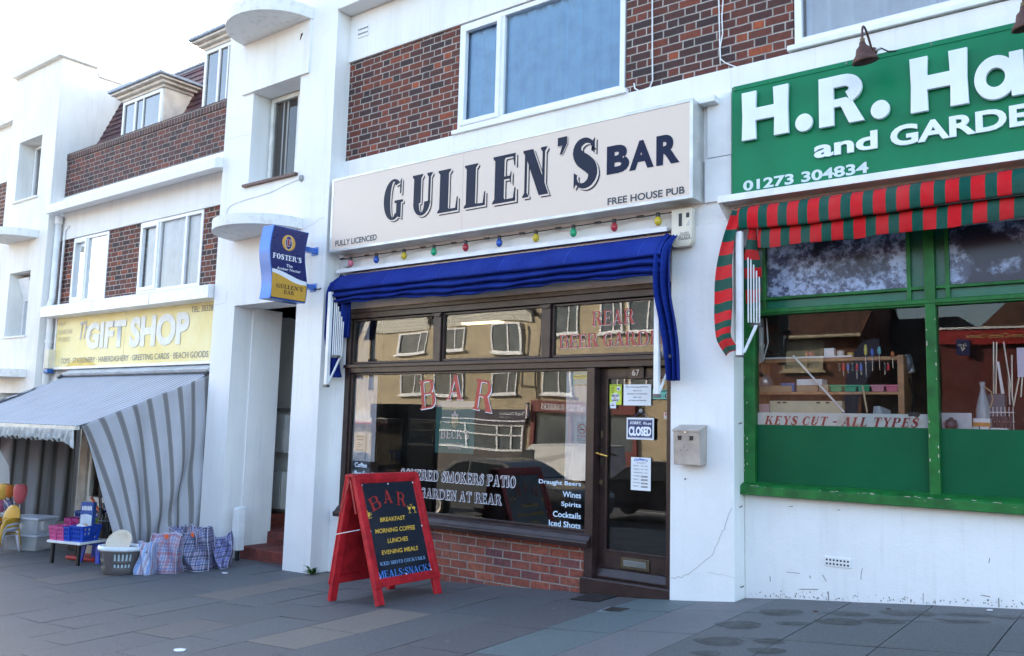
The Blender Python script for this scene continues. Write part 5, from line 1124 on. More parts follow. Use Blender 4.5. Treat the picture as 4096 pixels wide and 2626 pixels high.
# tools hanging along the shelf
TOOLC = [('yellow', plain('yellow_handle', (.55, .5, .08), .4)), ('blue', plain('blue_handle', (.05, .12, .5), .4)), ('teal', plain('teal_handle', (.15, .45, .5), .4)), ('orange', plain('orange_handle', (.6, .16, .05), .4))]
fq = FY(.42)
for (x, y0, y1, c, nm) in ((753, 708, 880, 0, 'screwdriver'), (788, 730, 850, 1, 'screwdriver'), (826, 720, 845, 2, 'screwdriver'), (897, 745, 835, 3, 'screwdriver')):
    a, b_ = fq.hit(K, x, y0), fq.hit(K, x+4, y1); m_ = (a[1]*.66+b_[1]*.34)
    t = thing('screwdriver', TOOLC[c][0]+' handled screwdriver hanging on the pine shelf rail', 'tool', (a[0], .42, m_), 'tools hanging on the shelf rail')
    mb = MB(); mb.lathe([(.006, m_), (.013, m_+.01), (.015, (m_+a[1])/2), (.011, a[1]-.005), (.005, a[1])], (a[0], .42, 0), 12); mb.build('handle', TOOLC[c][1], t, smooth=True); mb = MB(); mb.tube([(a[0], .42, m_), (b_[0], .42, b_[1])], .004, 6); mb.build('blade', plain('bright_tool_steel', (.6, .6, .6), .25, .8), t)
for i, (x, y1) in enumerate(((606, 850), (628, 876), (652, 862), (676, 850), (700, 890), (722, 870), (850, 868), (868, 836))):
    a, b_ = fq.hit(K, x, 806), fq.hit(K, x+2, y1); t = thing('hanging_tool', 'slim steel tool with a dark grip hanging under the shelf rail', 'tool', (a[0], .46, a[1]), 'small tools hung below the top shelf')
    mb = MB(); mb.tube([(a[0], .455, a[1]), (b_[0], .455, b_[1])], .0055, 6); mb.build('tool_shaft', plain('bright_tool_steel', (.6, .6, .6), .25, .8), t); mb = MB(); mb.tube([(a[0], .455, a[1]-.01), (a[0], .455, a[1]-.06)], .011, 8); mb.build('tool_grip', [BLACK, RED, TOOLC[1][1]][i % 3] , t)
for i, (q, m, l) in enumerate((((600, 742, 640, 788), plain('pale_tin', (.55, .55, .50), .4), 'pale tin standing on the top shelf left of the screwdrivers'), ((655, 752, 690, 788), plain('ochre_tin', (.50, .34, .06), .4), 'ochre tin standing on the top shelf beside the pale one'), ((430, 748, 480, 786), plain('brick_red_tin', (.36, .06, .04), .4), 'red tin on the top shelf right of the cables'))):
    u = FY(.5).bx(K, *q); mb = MB(); r_ = (u[1]-u[0])/2; mb.lathe([(r_*.95, u[2]), (r_, u[2]+.004), (r_, u[3]-.004), (r_*.93, u[3])], ((u[0]+u[1])/2, .5, 0), 16); tag(mb.build('tin', m, smooth=True), l, 'tin')
def rod(name, label, cat, k, p0, p1, Y0, Y1, r, mat, group=None):
    a, b_ = P(k, *p0, Y0), P(k, *p1, Y1); mb = MB(); mb.tube([a, b_], r, 8); return tag(mb.build(name, mat), label, cat, group)
rod('pole', 'thin white pole leaning across the left hardware window', 'pole', K, (365, 768), (640, 1073), .40, .34, .009, WHITEM)
rod('broom_pole', 'pale wooden pole with a yellow tag behind the keys strip', 'pole', K, (737, 930), (762, 1073), .38, .34, .008, plain('pale_wood', (.55, .42, .25), .6))
rp = [((1438, 695), (1440, 1030)), ((1455, 695), (1450, 1030)), ((1492, 695), (1545, 1030)), ((1518, 855), (1525, 1030)), ((1536, 765), (1538, 990)), ((1580, 860), (1545, 1040)), ((1600, 780), (1585, 990))]
for i, (p0, p1) in enumerate(rp):
    rod('metal_rod', 'thin metal rod standing upright in the right hardware window', 'rod', K, p0, p1, .62, .60, .007, plain('rod_metal', (.5, .47, .42), .35, .6), 'metal rods in the right window')
a = P(K, 1462, 800, .6); b_ = P(K, 1497, 1030, .58); mb = MB(); mb.hexa([Vector(v) for v in ((b_.x-.012, .58, b_.z), (b_.x+.012, .58, b_.z), (b_.x-.012, .59, b_.z), (b_.x+.012, .59, b_.z), (a.x-.008, .6, a.z), (a.x+.008, .6, a.z), (a.x-.008, .61, a.z), (a.x+.008, .61, a.z))]); tag(mb.build('white_batten', WHITEM), 'flat white batten leaning among the metal rods', 'batten')
bt = P(K, 1383, 1070, .45); ztop = P(K, 1372, 908, .45).z; h_ = ztop-LZ
BOT = m_glass('bottle_glass', (.72, .82, .84), ior=1.5)
mb = MB(); mb.lathe([(.05, 0), (.052, .01), (.052, h_*.45), (.045, h_*.55), (.02, h_*.8), (.016, h_*.9), (.02, h_*.92), (.02, h_)], (bt.x, .46, LZ), 20); bo = mb.build('glass_bottle', plain('frosted_bottle', (.42, .50, .54), .25, Alpha=.75), smooth=True); tag(bo, 'tall clear glass bottle in the right hardware window', 'bottle')
mb = MB(); mb.tube([(bt.x+.016, .45, LZ+h_*.9), (bt.x+.06, .45, LZ+h_*.8), (bt.x+.07, .45, LZ+h_*.65), (bt.x+.05, .45, LZ+h_*.5)], .005); mb.build('string', plain('twine', (.45, .35, .2), .8), bo)
f = FY(.36); IY = .36
def carton(label, q, z, mat, band=None, y=.36, d=.12):
    u = FY(y).bx(K, *q); mb = MB(); mb.box(u[0], u[1], y, y+d, z, z+(u[3]-u[2])); o = mb.build('carton', mat, bevel=.003); tag(o, label, 'box', 'small cartons in the right window')
    if band: mb = MB(); mb.box(u[0]-.001, u[1]+.001, y-.0015, y+.01, z+.002, z+(u[3]-u[2])*.5); mb.build('printed_band', band, o)
    return z+(u[3]-u[2])
ORB = plain('orange_print', (.62, .28, .04), .5)
z1 = carton('white carton at the bottom left of the right hardware window', (1316, 1126, 1360, 1160), LZ, PAPER); carton('white carton beside the leftmost carton at the glass', (1365, 1126, 1415, 1160), LZ, PAPER)
carton('white and orange carton on top of the two white cartons', (1328, 1080, 1420, 1124), z1+.001, PAPER, ORB); carton('flat printed carton at the right of the carton pile', (1420, 1130, 1515, 1160), LZ, PAPER, ORB)
u = FY(.5).bx(K, 1405, 972, 1500, 1070); mb = MB(); mb.box(u[0], u[1], .5, .62, LZ, u[3]); o = mb.build('grey_machine', plain('slate_plastic', (.10, .12, .14), .5), bevel=.012); tag(o, 'dark grey machine behind the wire rack in the right window', 'machine')
wr = thing('wire_rack', 'white wire rack hung with dark packets in the right window', 'rack', (u[1], .45, LZ)); mb = MB()
x0, x1 = u[0]+.02, u[1]+.06
for z in (LZ+.02, LZ+.09, LZ+.16): mb.tube([(x0, .44, z), (x1, .44, z), (x1, .52, z)], .004, 5)
for i in range(7): x = x0+(x1-x0)*i/6; mb.tube([(x, .44, LZ), (x, .44, LZ+.2)], .003, 5)
mb.build('wires', WHITEM, wr); mb = MB()
for i in range(5): mb.box(x0+.01+i*.03, x0+.033+i*.03, .43, .437, LZ+.03, LZ+.13)
mb.build('packets', BLACK, wr)
u = FY(.30).bx(K, 1142, 1075, 1322, 1150); mb = MB(); mb.box(u[0], u[1], .30, .31, 1.47, u[3]); tag(mb.build('pale_panel', plain('pale_grey_panel', (.50, .56, .60), .5)), 'pale grey panel low in the right hardware window', 'panel')
u = FY(.29).bx(K, 1190, 1108, 1240, 1150); mb = MB(); mb.lathe([(.035, 0), (.045, .02), (.04, .06), (.015, .075), (.012, .085)], ((u[0]+u[1])/2, .27, 1.478), 16); tag(mb.build('small_pot', plain('dark_pot', (.06, .07, .08), .4), smooth=True), 'small dark lidded pot in front of the pale panel', 'pot')
ppr = FY(HGY+.01); u = ppr.bx(K, 1565, 725, 1640, 882); mb = MB(); mb.box(u[0], u[1], HGY+.01, HGY+.012, u[2], u[3]); tag(mb.build('paper_sheet', plain('lilac_paper', (.68, .66, .82), .7)), 'pale lilac sheet stuck inside the right hardware pane', 'notice')
u = FY(.45).bx(K, 790, 1040, 880, 1072); mb = MB(); mb.hexa([Vector(v) for v in ((u[0], .4, LZ), (u[1], .4, LZ), (u[0], .5, LZ), (u[1], .5, LZ), (u[0]+.01, .44, u[3]), (u[0]+.06, .43, u[3]+.005), (u[0]+.01, .5, u[3]), (u[1], .5, u[2]+.02))]); tag(mb.build('crumpled_bag', plain('grey_polythene', (.42, .46, .5), .4), bevel=.006), 'crumpled pale bag on the ledge below the pine shelf', 'bag')
pp = thing('inside_pipe', 'white waste pipe running down inside the left hardware window', 'pipe', (-2.83, .4, 1.5)); a = P(K, 192, 620, .38); mb = MB(); mb.tube([(a.x, .38, 2.42), (a.x, .38, 2.03)], .026, 12); mb.build('pipe_run', WHITEM, pp, smooth=True); mb = MB(); mb.tube([(a.x, .38, 2.16), (a.x, .38, 2.19)], .034, 12); mb.build('pipe_clip', WHITEM, pp); mb = MB(); mb.tube([(a.x+.05, .38, 2.42), (a.x+.07, .37, 2.2), (a.x+.03, .36, 2.05), (a.x-.03, .36, 2.0)], .006); mb.build('cable', WHITEM, pp)
mb = MB(); pr = [P(K, x, y, .45) for x, y in ((178, 745), (200, 770), (230, 740), (262, 765), (300, 752), (240, 775), (190, 790), (185, 840), (200, 868), (192, 880))]; mb.tube(pr, .012, 6); tag(mb.build('tangled_cables', BLACK, smooth=True), 'tangle of black cables on top of the pine shelf', 'cables')
u = FY(.47).bx(K, 530, 728, 585, 782); mb = MB(); mb.box(u[0], u[1], .47, .52, u[2], u[3]); mb.box(u[0]+.015, u[1]-.01, .468, .47, u[2]+.03, u[3]-.02); tag(mb.build('charger_box', WHITEM, bevel=.005), 'small white charger box standing on the pine shelf', 'box')
# cables down the brick above
def cable(name, label, pts, r, mat, cat='cable'): mb = MB(); mb.tube(pts, r, 6); return tag(mb.build(name, mat, smooth=True), label, cat)
f = FY(-.012); cpt = lambda *L_: [f.at(*f.hit('c1', *p)) for p in L_]
top = lambda p: p+Vector((0, 0, 1.2))
c_ = cpt((472, 0), (472, 500), (475, 960), (440, 1040), (320, 1085), (265, 1050), (255, 990)); cable('wall_cable', 'white cable looping up beside the big upper bar window', [Vector((c_[0].x, c_[0].y, 6.5))]+c_, .0075, WHITEM)
c_ = cpt((1260, 0), (1270, 500), (1278, 780)); cable('wall_cable', 'white cable with a round end on the brick panel', [Vector((c_[0].x, c_[0].y, 6.5))]+c_, .006, WHITEM)
c_ = cpt((1310, 0), (1296, 200), (1305, 400), (1275, 560), (1278, 700), (1340, 750), (1500, 812)); cable('wall_cable', 'slack white cable bending right at the foot of the brick', [Vector((c_[0].x, c_[0].y, 6.5))]+c_, .006, WHITEM)
# ------------------------------------------------------------------ stair towers
TY = -.24
def half_canopy(mb, xc, r, z0, z1, depth, n=28):
    """half-round slab, flat side on the wall"""
    pts = [(xc+r*math.cos(math.pi+math.pi*i/n), TY-depth*math.sin(math.pi*i/n)) for i in range(n+1)]
    mb.prism(pts, 'z', z0, z1)
MOSS = NT('lichen_stained_concrete'); mp = MOSS.pos()
c_ = MOSS.mix(MOSS.ramp(MOSS.noise(mp, 9, 8, .7), [(.52, (0,0,0)), (.74, (1,1,1))]), (.78, .77, .74), (.56, .53, .47)); c_ = MOSS.mix(MOSS.ramp(MOSS.noise(mp, 16, 7, .7), [(.69, (0,0,0)), (.74, (1,1,1))]), c_, (.22, .19, .15)); MOSS = MOSS.fin(c_, .85, 0, MOSS.bump(MOSS.noise(mp, 30, 4), .3, .008))
REDTILE = m_brick('red_quarry_tile', [(.20, .035, .025), (.26, .05, .032), (.15, .03, .025)], (.12, .07, .06), course=.18, per=.11, flemish=False, mt=.008)
def tower(name, label, x0, x1, top, win1, win2=None, doorw=None, can=(), cap=False, loc=None, dl=1.6):
    t = thing(name, label, 'tower', loc or ((x0+x1)/2, .5, gz((x0+x1)/2)))
    holes = [w for w in (doorw, win2, win1) if w]
    mb = MB(); D = 1.6
    # wall split round its openings (all openings share a column)
    hx0 = min(h[0] for h in holes); hx1 = max(h[1] for h in holes); zb = -1.2
    mb.box(x0, hx0, TY, dl, zb, 2.9 if dl < D else top);
    if dl < D: mb.box(x0, hx0, TY, D, 2.9, top)
    mb.box(hx1, x1, TY, D, zb, top)
    z = zb
    for h in sorted(holes, key=lambda h: h[2]):
        if h[2] > z: mb.box(hx0+.0005, hx1-.0005, TY+.0005, D, z, h[2])
        if h[0] > hx0+.001: mb.box(hx0+.0005, h[0], TY+.0004, D, h[2]+.0005, h[3]-.0005)
        if h[1] < hx1-.001: mb.box(h[1], hx1-.0005, TY+.0004, D, h[2]+.0005, h[3]-.0005)
        z = h[3]
    mb.box(hx0+.0005, hx1-.0005, TY+.0005, D, z, top)
    bmesh.ops.remove_doubles(mb.bm, verts=mb.bm.verts, dist=.0001)
    w = mb.build('wall', WHITE if not cap else WHITE_OLD, t)
    return t
T1 = tower('stair_tower', 'white stair tower with half round canopies left of the bar', -10.38, -8.1, 9.2, (-9.765, -8.77, 4.535, 5.815), None, (-9.90, -8.605, -1.2, 2.90), dl=.2)
mb = MB(); half_canopy(mb, -9.295, .72, 6.535, 6.70, .66); mb.build('canopy', MOSS, T1, bevel=.006)
mb = MB(); half_canopy(mb, -9.295, .72, 3.785, 3.925, .66); mb.build('canopy', MOSS, T1, bevel=.006)
mb = MB(); mb.box(-10.0, -9.766, TY-.035, TY+.01, 5.82, 6.534); mb.box(-9.766, -8.769, TY-.035, TY+.01, 5.82, 6.534); mb.box(-8.769, -8.585, TY-.035, TY+.01, 5.82, 6.534); bmesh.ops.remove_doubles(mb.bm, verts=mb.bm.verts, dist=.0001); mb.build('raised_panel', WHITE, T1)
pvc_window(T1, -9.73, -8.775, 4.55, 5.80, .03, mulls=(-9.13,), fw=.06, curtain=(-9.6, -9.2, 5.75, CURT_B), mat=plain('aged_white_frame', (.70, .70, .66), .45, var=.12))
mb = MB(); mb.box(-9.84, -8.72, TY-.05, .05, 4.498, 4.534); mb.build('tile_sill', plain('brown_tile_sill', (.085, .035, .028), .5, var=.35, scale=20), T1, bevel=.004)
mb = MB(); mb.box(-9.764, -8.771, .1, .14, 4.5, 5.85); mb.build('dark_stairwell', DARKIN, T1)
# entrance passage with red steps, meter boxes
mb = MB(); mb.prism([(-9.899, .05), (-9.885, .055), (-9.85, .5), (-9.90, .54), (-10.36, .54), (-10.36, .21), (-9.899, .21)], 'z', -1., 2.899); mb.build('passage_wall', WHITE, T1)
GREYW = m_render('grey_passage_render', (.74, .74, .72), .8)
mb = MB(); mb.box(-12.2, -8.606, 1.2, 1.25, -1, 2.899); mb.box(-12.2, -12.15, .5, 1.2, -1, 2.899); mb.box(-12.2, -8.606, .2, 1.25, 2.9, 2.95); mb.build('passage_wall', GREYW, T1)
mb = MB(); mb.box(-9.80, -8.606, .0, .46, -1, -.245); mb.box(-10.3, -8.606, .461, 1.2, -1, -.10); mb.box(-12.1, -10.301, .62, 1.2, -1, .06); mb.build('entrance_step', REDTILE, T1, bevel=.012)
METR = plain('meter_box_grey', (.62, .63, .62), .5, var=.05)
for za, zb_ in ((.93, 1.48), (.12, .66)):
    mb = MB(); mb.box(-10.80, -10.30, 1.0, 1.199, za, zb_); m_ = mb.build('meter_box', METR, T1, bevel=.01)
    mb = MB(); mb.box(-10.77, -10.33, .994, 1.001, za+.03, (za+zb_)/2+.05); mb.build('meter_door', METR, m_, bevel=.003)
mb = MB(); mb.box(-12.1, -8.61, 1.16, 1.199, 1.53, 1.58); mb.build('ledge', plain('grey_ledge', (.25, .25, .25), .7), T1)
ub = thing('pipe_cover', 'narrow white metal pipe cover standing in the tower entrance corner', 'cover', (-9.6, -.1, -.35)); mb = MB(); mb.box(-9.695, -9.575, -.21, -.10, gz(-9.65)+.13, .25); mb.prism([(-.21, .25), (-.10, .25), (-.10, .285), (-.19, .27)], 'x', -9.695, -9.575); mb.build('cover_body', WHITEM, ub, bevel=.006)
mb = MB(); mb.tube([(-9.64, -.15, gz(-9.64)), (-9.64, -.15, gz(-9.64)+.14)], .03, 10); mb.build('black_pipe', BLACK, ub)
f = FY(TY-.008); c_ = [f.at(*f.hit('d5', *p)) for p in ((685, 1378), (640, 1392), (560, 1425), (450, 1480), (350, 1512), (262, 1535))]; c2_ = [f.at(*f.hit('a4', *p)) for p in ((155, 1010), (135, 1030), (128, 1058))]
cable('wall_cable', 'thin white cable sagging across the tower below its window', c_+c2_+[Vector((-10.1, TY-.008, 3.95))], .006, WHITEM)
mb = MB(); mb.lathe([(.035, 0), (.03, .03), (.0, .05)], (0, 0, 0), 12); q = f.hit('d5', 685, 1375)
for v in mb.bm.verts: c0 = v.co.copy(); v.co = Vector((q[0]+c0.x, TY-c0.z, q[1]+c0.y*1.3))
mb.build('cable_gland', plain('grey_gland', (.3, .29, .27), .6), T1, smooth=True)
mb = MB(); q = f.hit('d5', 698, 290)
for dx, dz, s_ in ((0, .02, .02), (.012, .03, .016), (-.012, -.01, .015), (-.02, -.03, .01)): mb.face([(q[0]+dx+s_*math.cos(a), TY-.036, q[1]+dz+s_*1.3*math.sin(a)) for a in (0, 1, 2, 3, 4, 5)])
mb.build('broken_patch', RUST, T1, fixn=False)
crack(T1, [f.hit('f4', *p) for p in ((800, 225), (960, 150), (1060, 65), (1135, 35))], TY, .0018)
crack(T1, [f.hit('d5', *p) for p in ((70, 1090), (180, 1055), (290, 1040))], TY, .0014)
crack(T1, [f.hit('d2', *p) for p in ((75, 90), (130, 80), (140, 20))], TY, .0014)
weed = thing('weed', 'small green weed growing at the foot of the tower corner', 'plant', (-8.03, -.28, gz(-8.03))); mb = MB()
for i in range(34):
    a = rnd.uniform(0, 6.28); l = rnd.uniform(.06, .17); up = rnd.uniform(.25, 1.); w_ = rnd.uniform(.012, .022); o_ = Vector((-8.03, -.26, gz(-8.03)-.005)); d = Vector((math.cos(a), math.sin(a)*.7-.2, 0)); s_ = Vector((-d.y, d.x, 0)).normalized()
    p1 = o_+d*l*.5+Vector((0, 0, l*up*.7)); p2 = o_+d*l+Vector((0, 0, l*up*.75)); mb.face([o_+s_*w_*.3, p1+s_*w_, p2, p1-s_*w_, o_-s_*w_*.3])
mb.build('leaves', plain('weed_green', (.06, .15, .03), .6, var=.3), weed, fixn=False)
# second tower
T2 = tower('stair_tower', 'paler white stair tower with weathered flat cap beyond the gift shop', -17.43, -15.56, 7.76, (-17.02, -16.10, 5.30, 6.44), (-16.93, -16.08, 2.77, 3.94), (-16.95, -16.0, -1.2, 1.75), cap=True)
mb = MB(); mb.box(-17.53, -15.48, TY-.09, .40, 7.761, 7.93); mb.build('cap', MOSS, T2, bevel=.015)
mb = MB(); half_canopy(mb, -16.5, .6, 4.50, 4.64, .6); mb.build('canopy', MOSS, T2, bevel=.006)
mb = MB(); half_canopy(mb, -16.5, .6, 2.02, 2.16, .5); mb.build('canopy', MOSS, T2, bevel=.006)
pvc_window(T2, -17.0, -16.11, 5.31, 6.42, .03, mulls=(-16.5,), fw=.05, curtain=(-16.95, -16.55, 6.3, CURT_B)); pvc_window(T2, -16.92, -16.09, 2.78, 3.92, .03, mulls=(-16.45,), fw=.05, curtain=(-16.9, -16.5, 3.8, CURT_B))
mb = MB(); mb.box(-16.92, -16.47, -.03, .0, 3.45, 3.88, rot=(.35, 0, 0)); mb.build('open_vent', PVC, T2)
mb = MB(); mb.box(-17.06, -16.05, TY-.04, .02, 5.262, 5.298); mb.box(-16.98, -16.04, TY-.03, .02, 2.735, 2.769); mb.build('sill', WHITE_OLD, T2, bevel=.004)
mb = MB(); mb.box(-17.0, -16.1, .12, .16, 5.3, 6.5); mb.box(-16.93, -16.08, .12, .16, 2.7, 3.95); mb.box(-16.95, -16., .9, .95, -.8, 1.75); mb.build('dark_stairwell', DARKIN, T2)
mb = MB(); mb.box(-15.9, -15.561, 1.6, 8.0, -1, 7.62); mb.box(-15.96, -15.52, .41, 8.0, 7.62, 7.70); mb.build('party_wall', WHITE_OLD, T2)
mb = MB(); mb.box(-15.9, -15.5605, .9, 1.6, 5, 7.61); mb.build('party_wall', WHITE_OLD, T2)
crack(T2, [(-.0, 0)]*2, -5) if False else None
# ------------------------------------------------------------------ gift shop building between the towers
gb = thing('gift_shop_building', 'gift shop terrace with brick parapet, tiled mansard roof and dormers', 'building', (-13, .5, -.5))
GX0, GX1 = -15.56, -10.38
mb = MB(); mb.box(GX0, GX1, FACE, .45, 4.44, 5.22); mb.box(GX0, GX1, -.05, .45, 3.06, 3.28); mb.box(GX0, GX1, .26, .6, 3.2, 5.3); mb.box(GX0, -15.3, -.0, .5, -1, 3.06); mb.box(GX0, GX1, .1, .5, 2.0, 3.06); mb.build('wall', WHITE, gb)
mb = MB(); mb.prism([(-.36, 4.845), (-.36, 4.985), (-.33, 5.01), (.0, 5.04), (.0, 4.94)], 'x', -15.45, GX1); mb.build('cornice', WHITE, gb, bevel=.006)
mb = MB(); mb.prism([(-.33, 3.035), (-.33, 3.20), (-.30, 3.225), (.0, 3.265), (.0, 3.035)], 'x', -15.35, GX1-.02); mb.build('fascia_ledge', WHITEM, gb, bevel=.004)
mb = MB()
for x in (-13.6, -11.9): mb.box(x-.003, x+.003, -.333, -.328, 3.04, 3.2)
mb.build('ledge_joint', plain('joint_grey', (.3, .3, .3), .8), gb)  # thin grey strips at the joints of the ledge
for a, b_ in ((GX0+.04, -15.045), (-13.845, -12.865), (-11.13, GX1)): mb = MB(); mb.box(a, b_, 0, .24, 3.285, 4.437); mb.build('brick_panel', DARKBRICK, gb)
pvc_window(gb, -15.04, -13.85, 3.295, 4.43, -.012, mulls=(-14.55,), sash=(0,), fw=.05, curtain=(-14.98, -13.9, 4.38, CURT))
pvc_window(gb, -12.86, -11.135, 3.30, 4.435, -.012, mulls=(-12.30, -11.58), sash=(0,), fw=.05, curtain=(-12.8, -11.2, 4.4, CURT))
PARB = m_brick('parapet_brick', [(.04, .025, .03), (.08, .03, .028), (.16, .045, .03), (.055, .028, .03), (.22, .06, .035)], (.36, .33, .30))
mb = MB(); mb.box(GX0+.001, GX1, -.005, .24, 5.221, 5.90); mb.build('parapet', PARB, gb)
SOLD = m_brick('soldier_course', [(.05, .03, .03), (.12, .05, .04), (.08, .04, .038)], (.36, .32, .29), course=.4, per=.078, flemish=False, mt=.01)
mb = MB(); mb.box(GX0+.001, GX1, -.02, .26, 5.901, 6.03); mb.build('coping', SOLD, gb, bevel=.008)
def tile_mat():
    t = NT('plum_roof_tile'); p = t.pos(); x, y, z = t.sep(p); row = t.math('FLOOR', t.math('DIVIDE', z, .115)); v = t.math('FRACT', t.math('DIVIDE', z, .115))
    xs = t.math('ADD', t.math('DIVIDE', x, .165), t.math('MULTIPLY', t.math('PINGPONG', row, 1.), .5)); u = t.math('FRACT', xs)
    rn = t.n('TexWhiteNoise', {'Vector': t.comb(t.math('FLOOR', xs), row, 1.)}).outputs[0]
    c = t.ramp(rn, [(0, (.060, .024, .032)), (.5, (.085, .030, .036)), (1, (.115, .042, .042))])
    gap = t.math('LESS_THAN', t.math('MINIMUM', u, t.math('SUBTRACT', 1, u)), .025); c = t.mix(t.math('MULTIPLY', gap, .7), c, (.02, .012, .014))
    c = t.mix(t.math('MULTIPLY', t.ramp(t.noise(p, 6, 5), [(.5, (0,0,0)), (.8, (1,1,1))]), .4), c, (.16, .12, .11))
    h = t.math('SUBTRACT', t.math('SUBTRACT', 1, v), t.math('MULTIPLY', gap, .4)); return t.fin(c, .65, 0, t.bump(h, .9, .03))
TILE = tile_mat()
mb = MB()
# mansard slope in overlapping courses
nrow = 13; y0_, z0_, y1_, z1_ = .30, 5.88, .95, 7.42
for i in range(nrow):
    a, b_ = i/nrow, (i+1)/nrow
    A0 = (y0_+(y1_-y0_)*a, z0_+(z1_-z0_)*a); B0 = (y0_+(y1_-y0_)*b_, z0_+(z1_-z0_)*b_)
    mb.hexa([Vector(q) for q in ((GX0, A0[0]-.018, A0[1]), (GX1, A0[0]-.018, A0[1]), (GX0, A0[0]+.1, A0[1]), (GX1, A0[0]+.1, A0[1]), (GX0, B0[0], B0[1]+.004), (GX1, B0[0], B0[1]+.004), (GX0, B0[0]+.1, B0[1]), (GX1, B0[0]+.1, B0[1]))])
mb.build('mansard_roof', TILE, gb)
mb = MB(); mb.box(GX0, GX1, .93, 8, 7.30, 7.42); mb.box(GX0, GX1, .90, 1.02, 7.42, 7.46); mb.build('roof_deck', plain('lead_grey', (.30, .33, .38), .6), gb)
LEAD = plain('grey_lead_roof', (.27, .33, .42), .5, var=.1); CREAMW = plain('cream_woodwork', (.66, .60, .54), .6, var=.12)
def dormer(x0, x1, z1):
    mb = MB(); mb.box(x0, x1, .14, 1.2, 6.031, z1); d = mb.build('dormer', CREAMW, gb, bevel=.004)
    mb = MB(); mb.box(x0-.10, x1+.10, .04, 1.3, z1+.001, z1+.05); mb.box(x0-.16, x1+.16, -.03, 1.35, z1+.051, z1+.09); mb.box(x0-.03, x1+.03, .10, 1.2, z1-.05, z1); mb.build('dormer_moulding', CREAMW, d, bevel=.012)
    mb = MB(); mb.box(x0-.20, x1+.20, -.07, 1.5, z1+.092, z1+.14); mb.build('dormer_roof', LEAD, d, bevel=.008)
    w = (x1-x0)
    mb = MB(); frame_rect(mb, x0+.02, x1-.03, 6.033, z1-.06, .055, .11, .16); mb.box(x0+.02+w*.30, x0+.07+w*.30, .112, .158, 6.09, z1-.11); mb.box(x0+w*.52, x0+w*.52+.03, .114, .15, 6.09, z1-.11); fr2 = mb.build('dormer_window', PVC, d, bevel=.004)
    g = MB(); g.face([(x0+.05, .136, 6.06), (x1-.06, .136, 6.06), (x1-.06, .136, z1-.09), (x0+.05, .136, z1-.09)]); g.build('pane', m_glass('dormer_glass', (.35, .4, .45), ior=2.4) if 'dormer_glass' not in MATS else MATS['dormer_glass'], fr2)
dormer(-13.98, -12.72, 6.74)
dormer(-11.60, -10.42, 7.05)
# yellow gift shop sign
gsn = thing('shop_sign', 'faded yellow gift shop sign with white and grey lettering', 'sign', (-13, -.06, 2.2))
YG = NT('faded_yellow'); yp = YG.pos(); YG = YG.fin(YG.mix(YG.ramp(YG.noise(yp, 1.6, 5, .6), [(.35, (0,0,0)), (.7, (1,1,1))]), (.74, .60, .22), (.80, .72, .40)), .45)
GS = -.06
mb = MB(); mb.box(-15.28, -13.02, GS, -.01, 2.20, 3.04); mb.box(-13.012, -10.39, GS, -.01, 2.20, 3.04); bd = mb.build('board', YG, gsn)
mb = MB(); mb.box(-15.31, -10.39, GS-.015, -.01, 2.155, 2.198); mb.box(-15.32, -15.285, GS-.015, -.01, 2.155, 3.04); mb.build('trim', WHITEM, gsn, bevel=.004)
mb = MB(); n = 16
pk = plain('stronger_yellow', (.60, .42, .05), .45)
ptsA = [(-14.9+1.1*i/n, 2.205) for i in range(n+1)]; top_ = [(-14.9+1.1*i/n, 2.21+.13*math.sin(math.pi*i/n)**1.5) for i in range(n+1)]
mb.face([(x, GS-.002, z) for x, z in ptsA]+[(x, GS-.002, z) for x, z in top_[::-1]]); mb.build('unfaded_patch', pk, gsn, fixn=False)
f = FY(GS-.003); SGREY = plain('silver_grey_lettering', (.42, .42, .46), .5, var=.1); WL = plain('worn_white_lettering', (.72, .72, .70), .5, var=.06); FADE = plain('faded_grey_lettering', (.50, .44, .30), .6, var=.2)
for tx, bl, br, tl in (('GIFT', (655, 962), (960, 940), (655, 760)), ('SHOP', (992, 948), (1448, 915), (992, 715))): letters(tx, f, f.ln('a2', bl, br, tl), WL, bd, bold=.045, layers=[(.015, -.012, FADE)], name='sign_word')
letters('The', f, f.ln('a2', (590, 910), (705, 850), (590, 775)), SGREY, bd, bold=.006, shear=.3, rot=.12, name='sign_word')
for tx, bl, br, tl in (('TEL: 30328', (1472, 678), (1642, 658), (1472, 632)),): letters(tx, f, f.ln('a2', bl, br, tl), plain('dark_grey_lettering', (.20, .20, .22), .6), bd, name='sign_line')
for tx, bl, br, tl in (('PROP.', (455, 780), (510, 776), (455, 752)), ('CHRISTINE', (450, 845), (555, 838), (450, 812)), ('POCKNEY', (448, 905), (540, 897), (448, 870))): letters(tx, f, f.ln('a2', bl, br, tl), FADE, bd, bold=-.005, name='sign_line')
u = f.ln('a2', (455, 1062), (1602, 1030), (455, 1022)); letters('· TOYS · STATIONERY · HABERDASHERY · GREETING CARDS · BEACH GOODS', f, (u[0], u[1], u[2], u[3]), plain('dark_grey_lettering', (.20, .20, .22), .6), bd, name='sign_line')
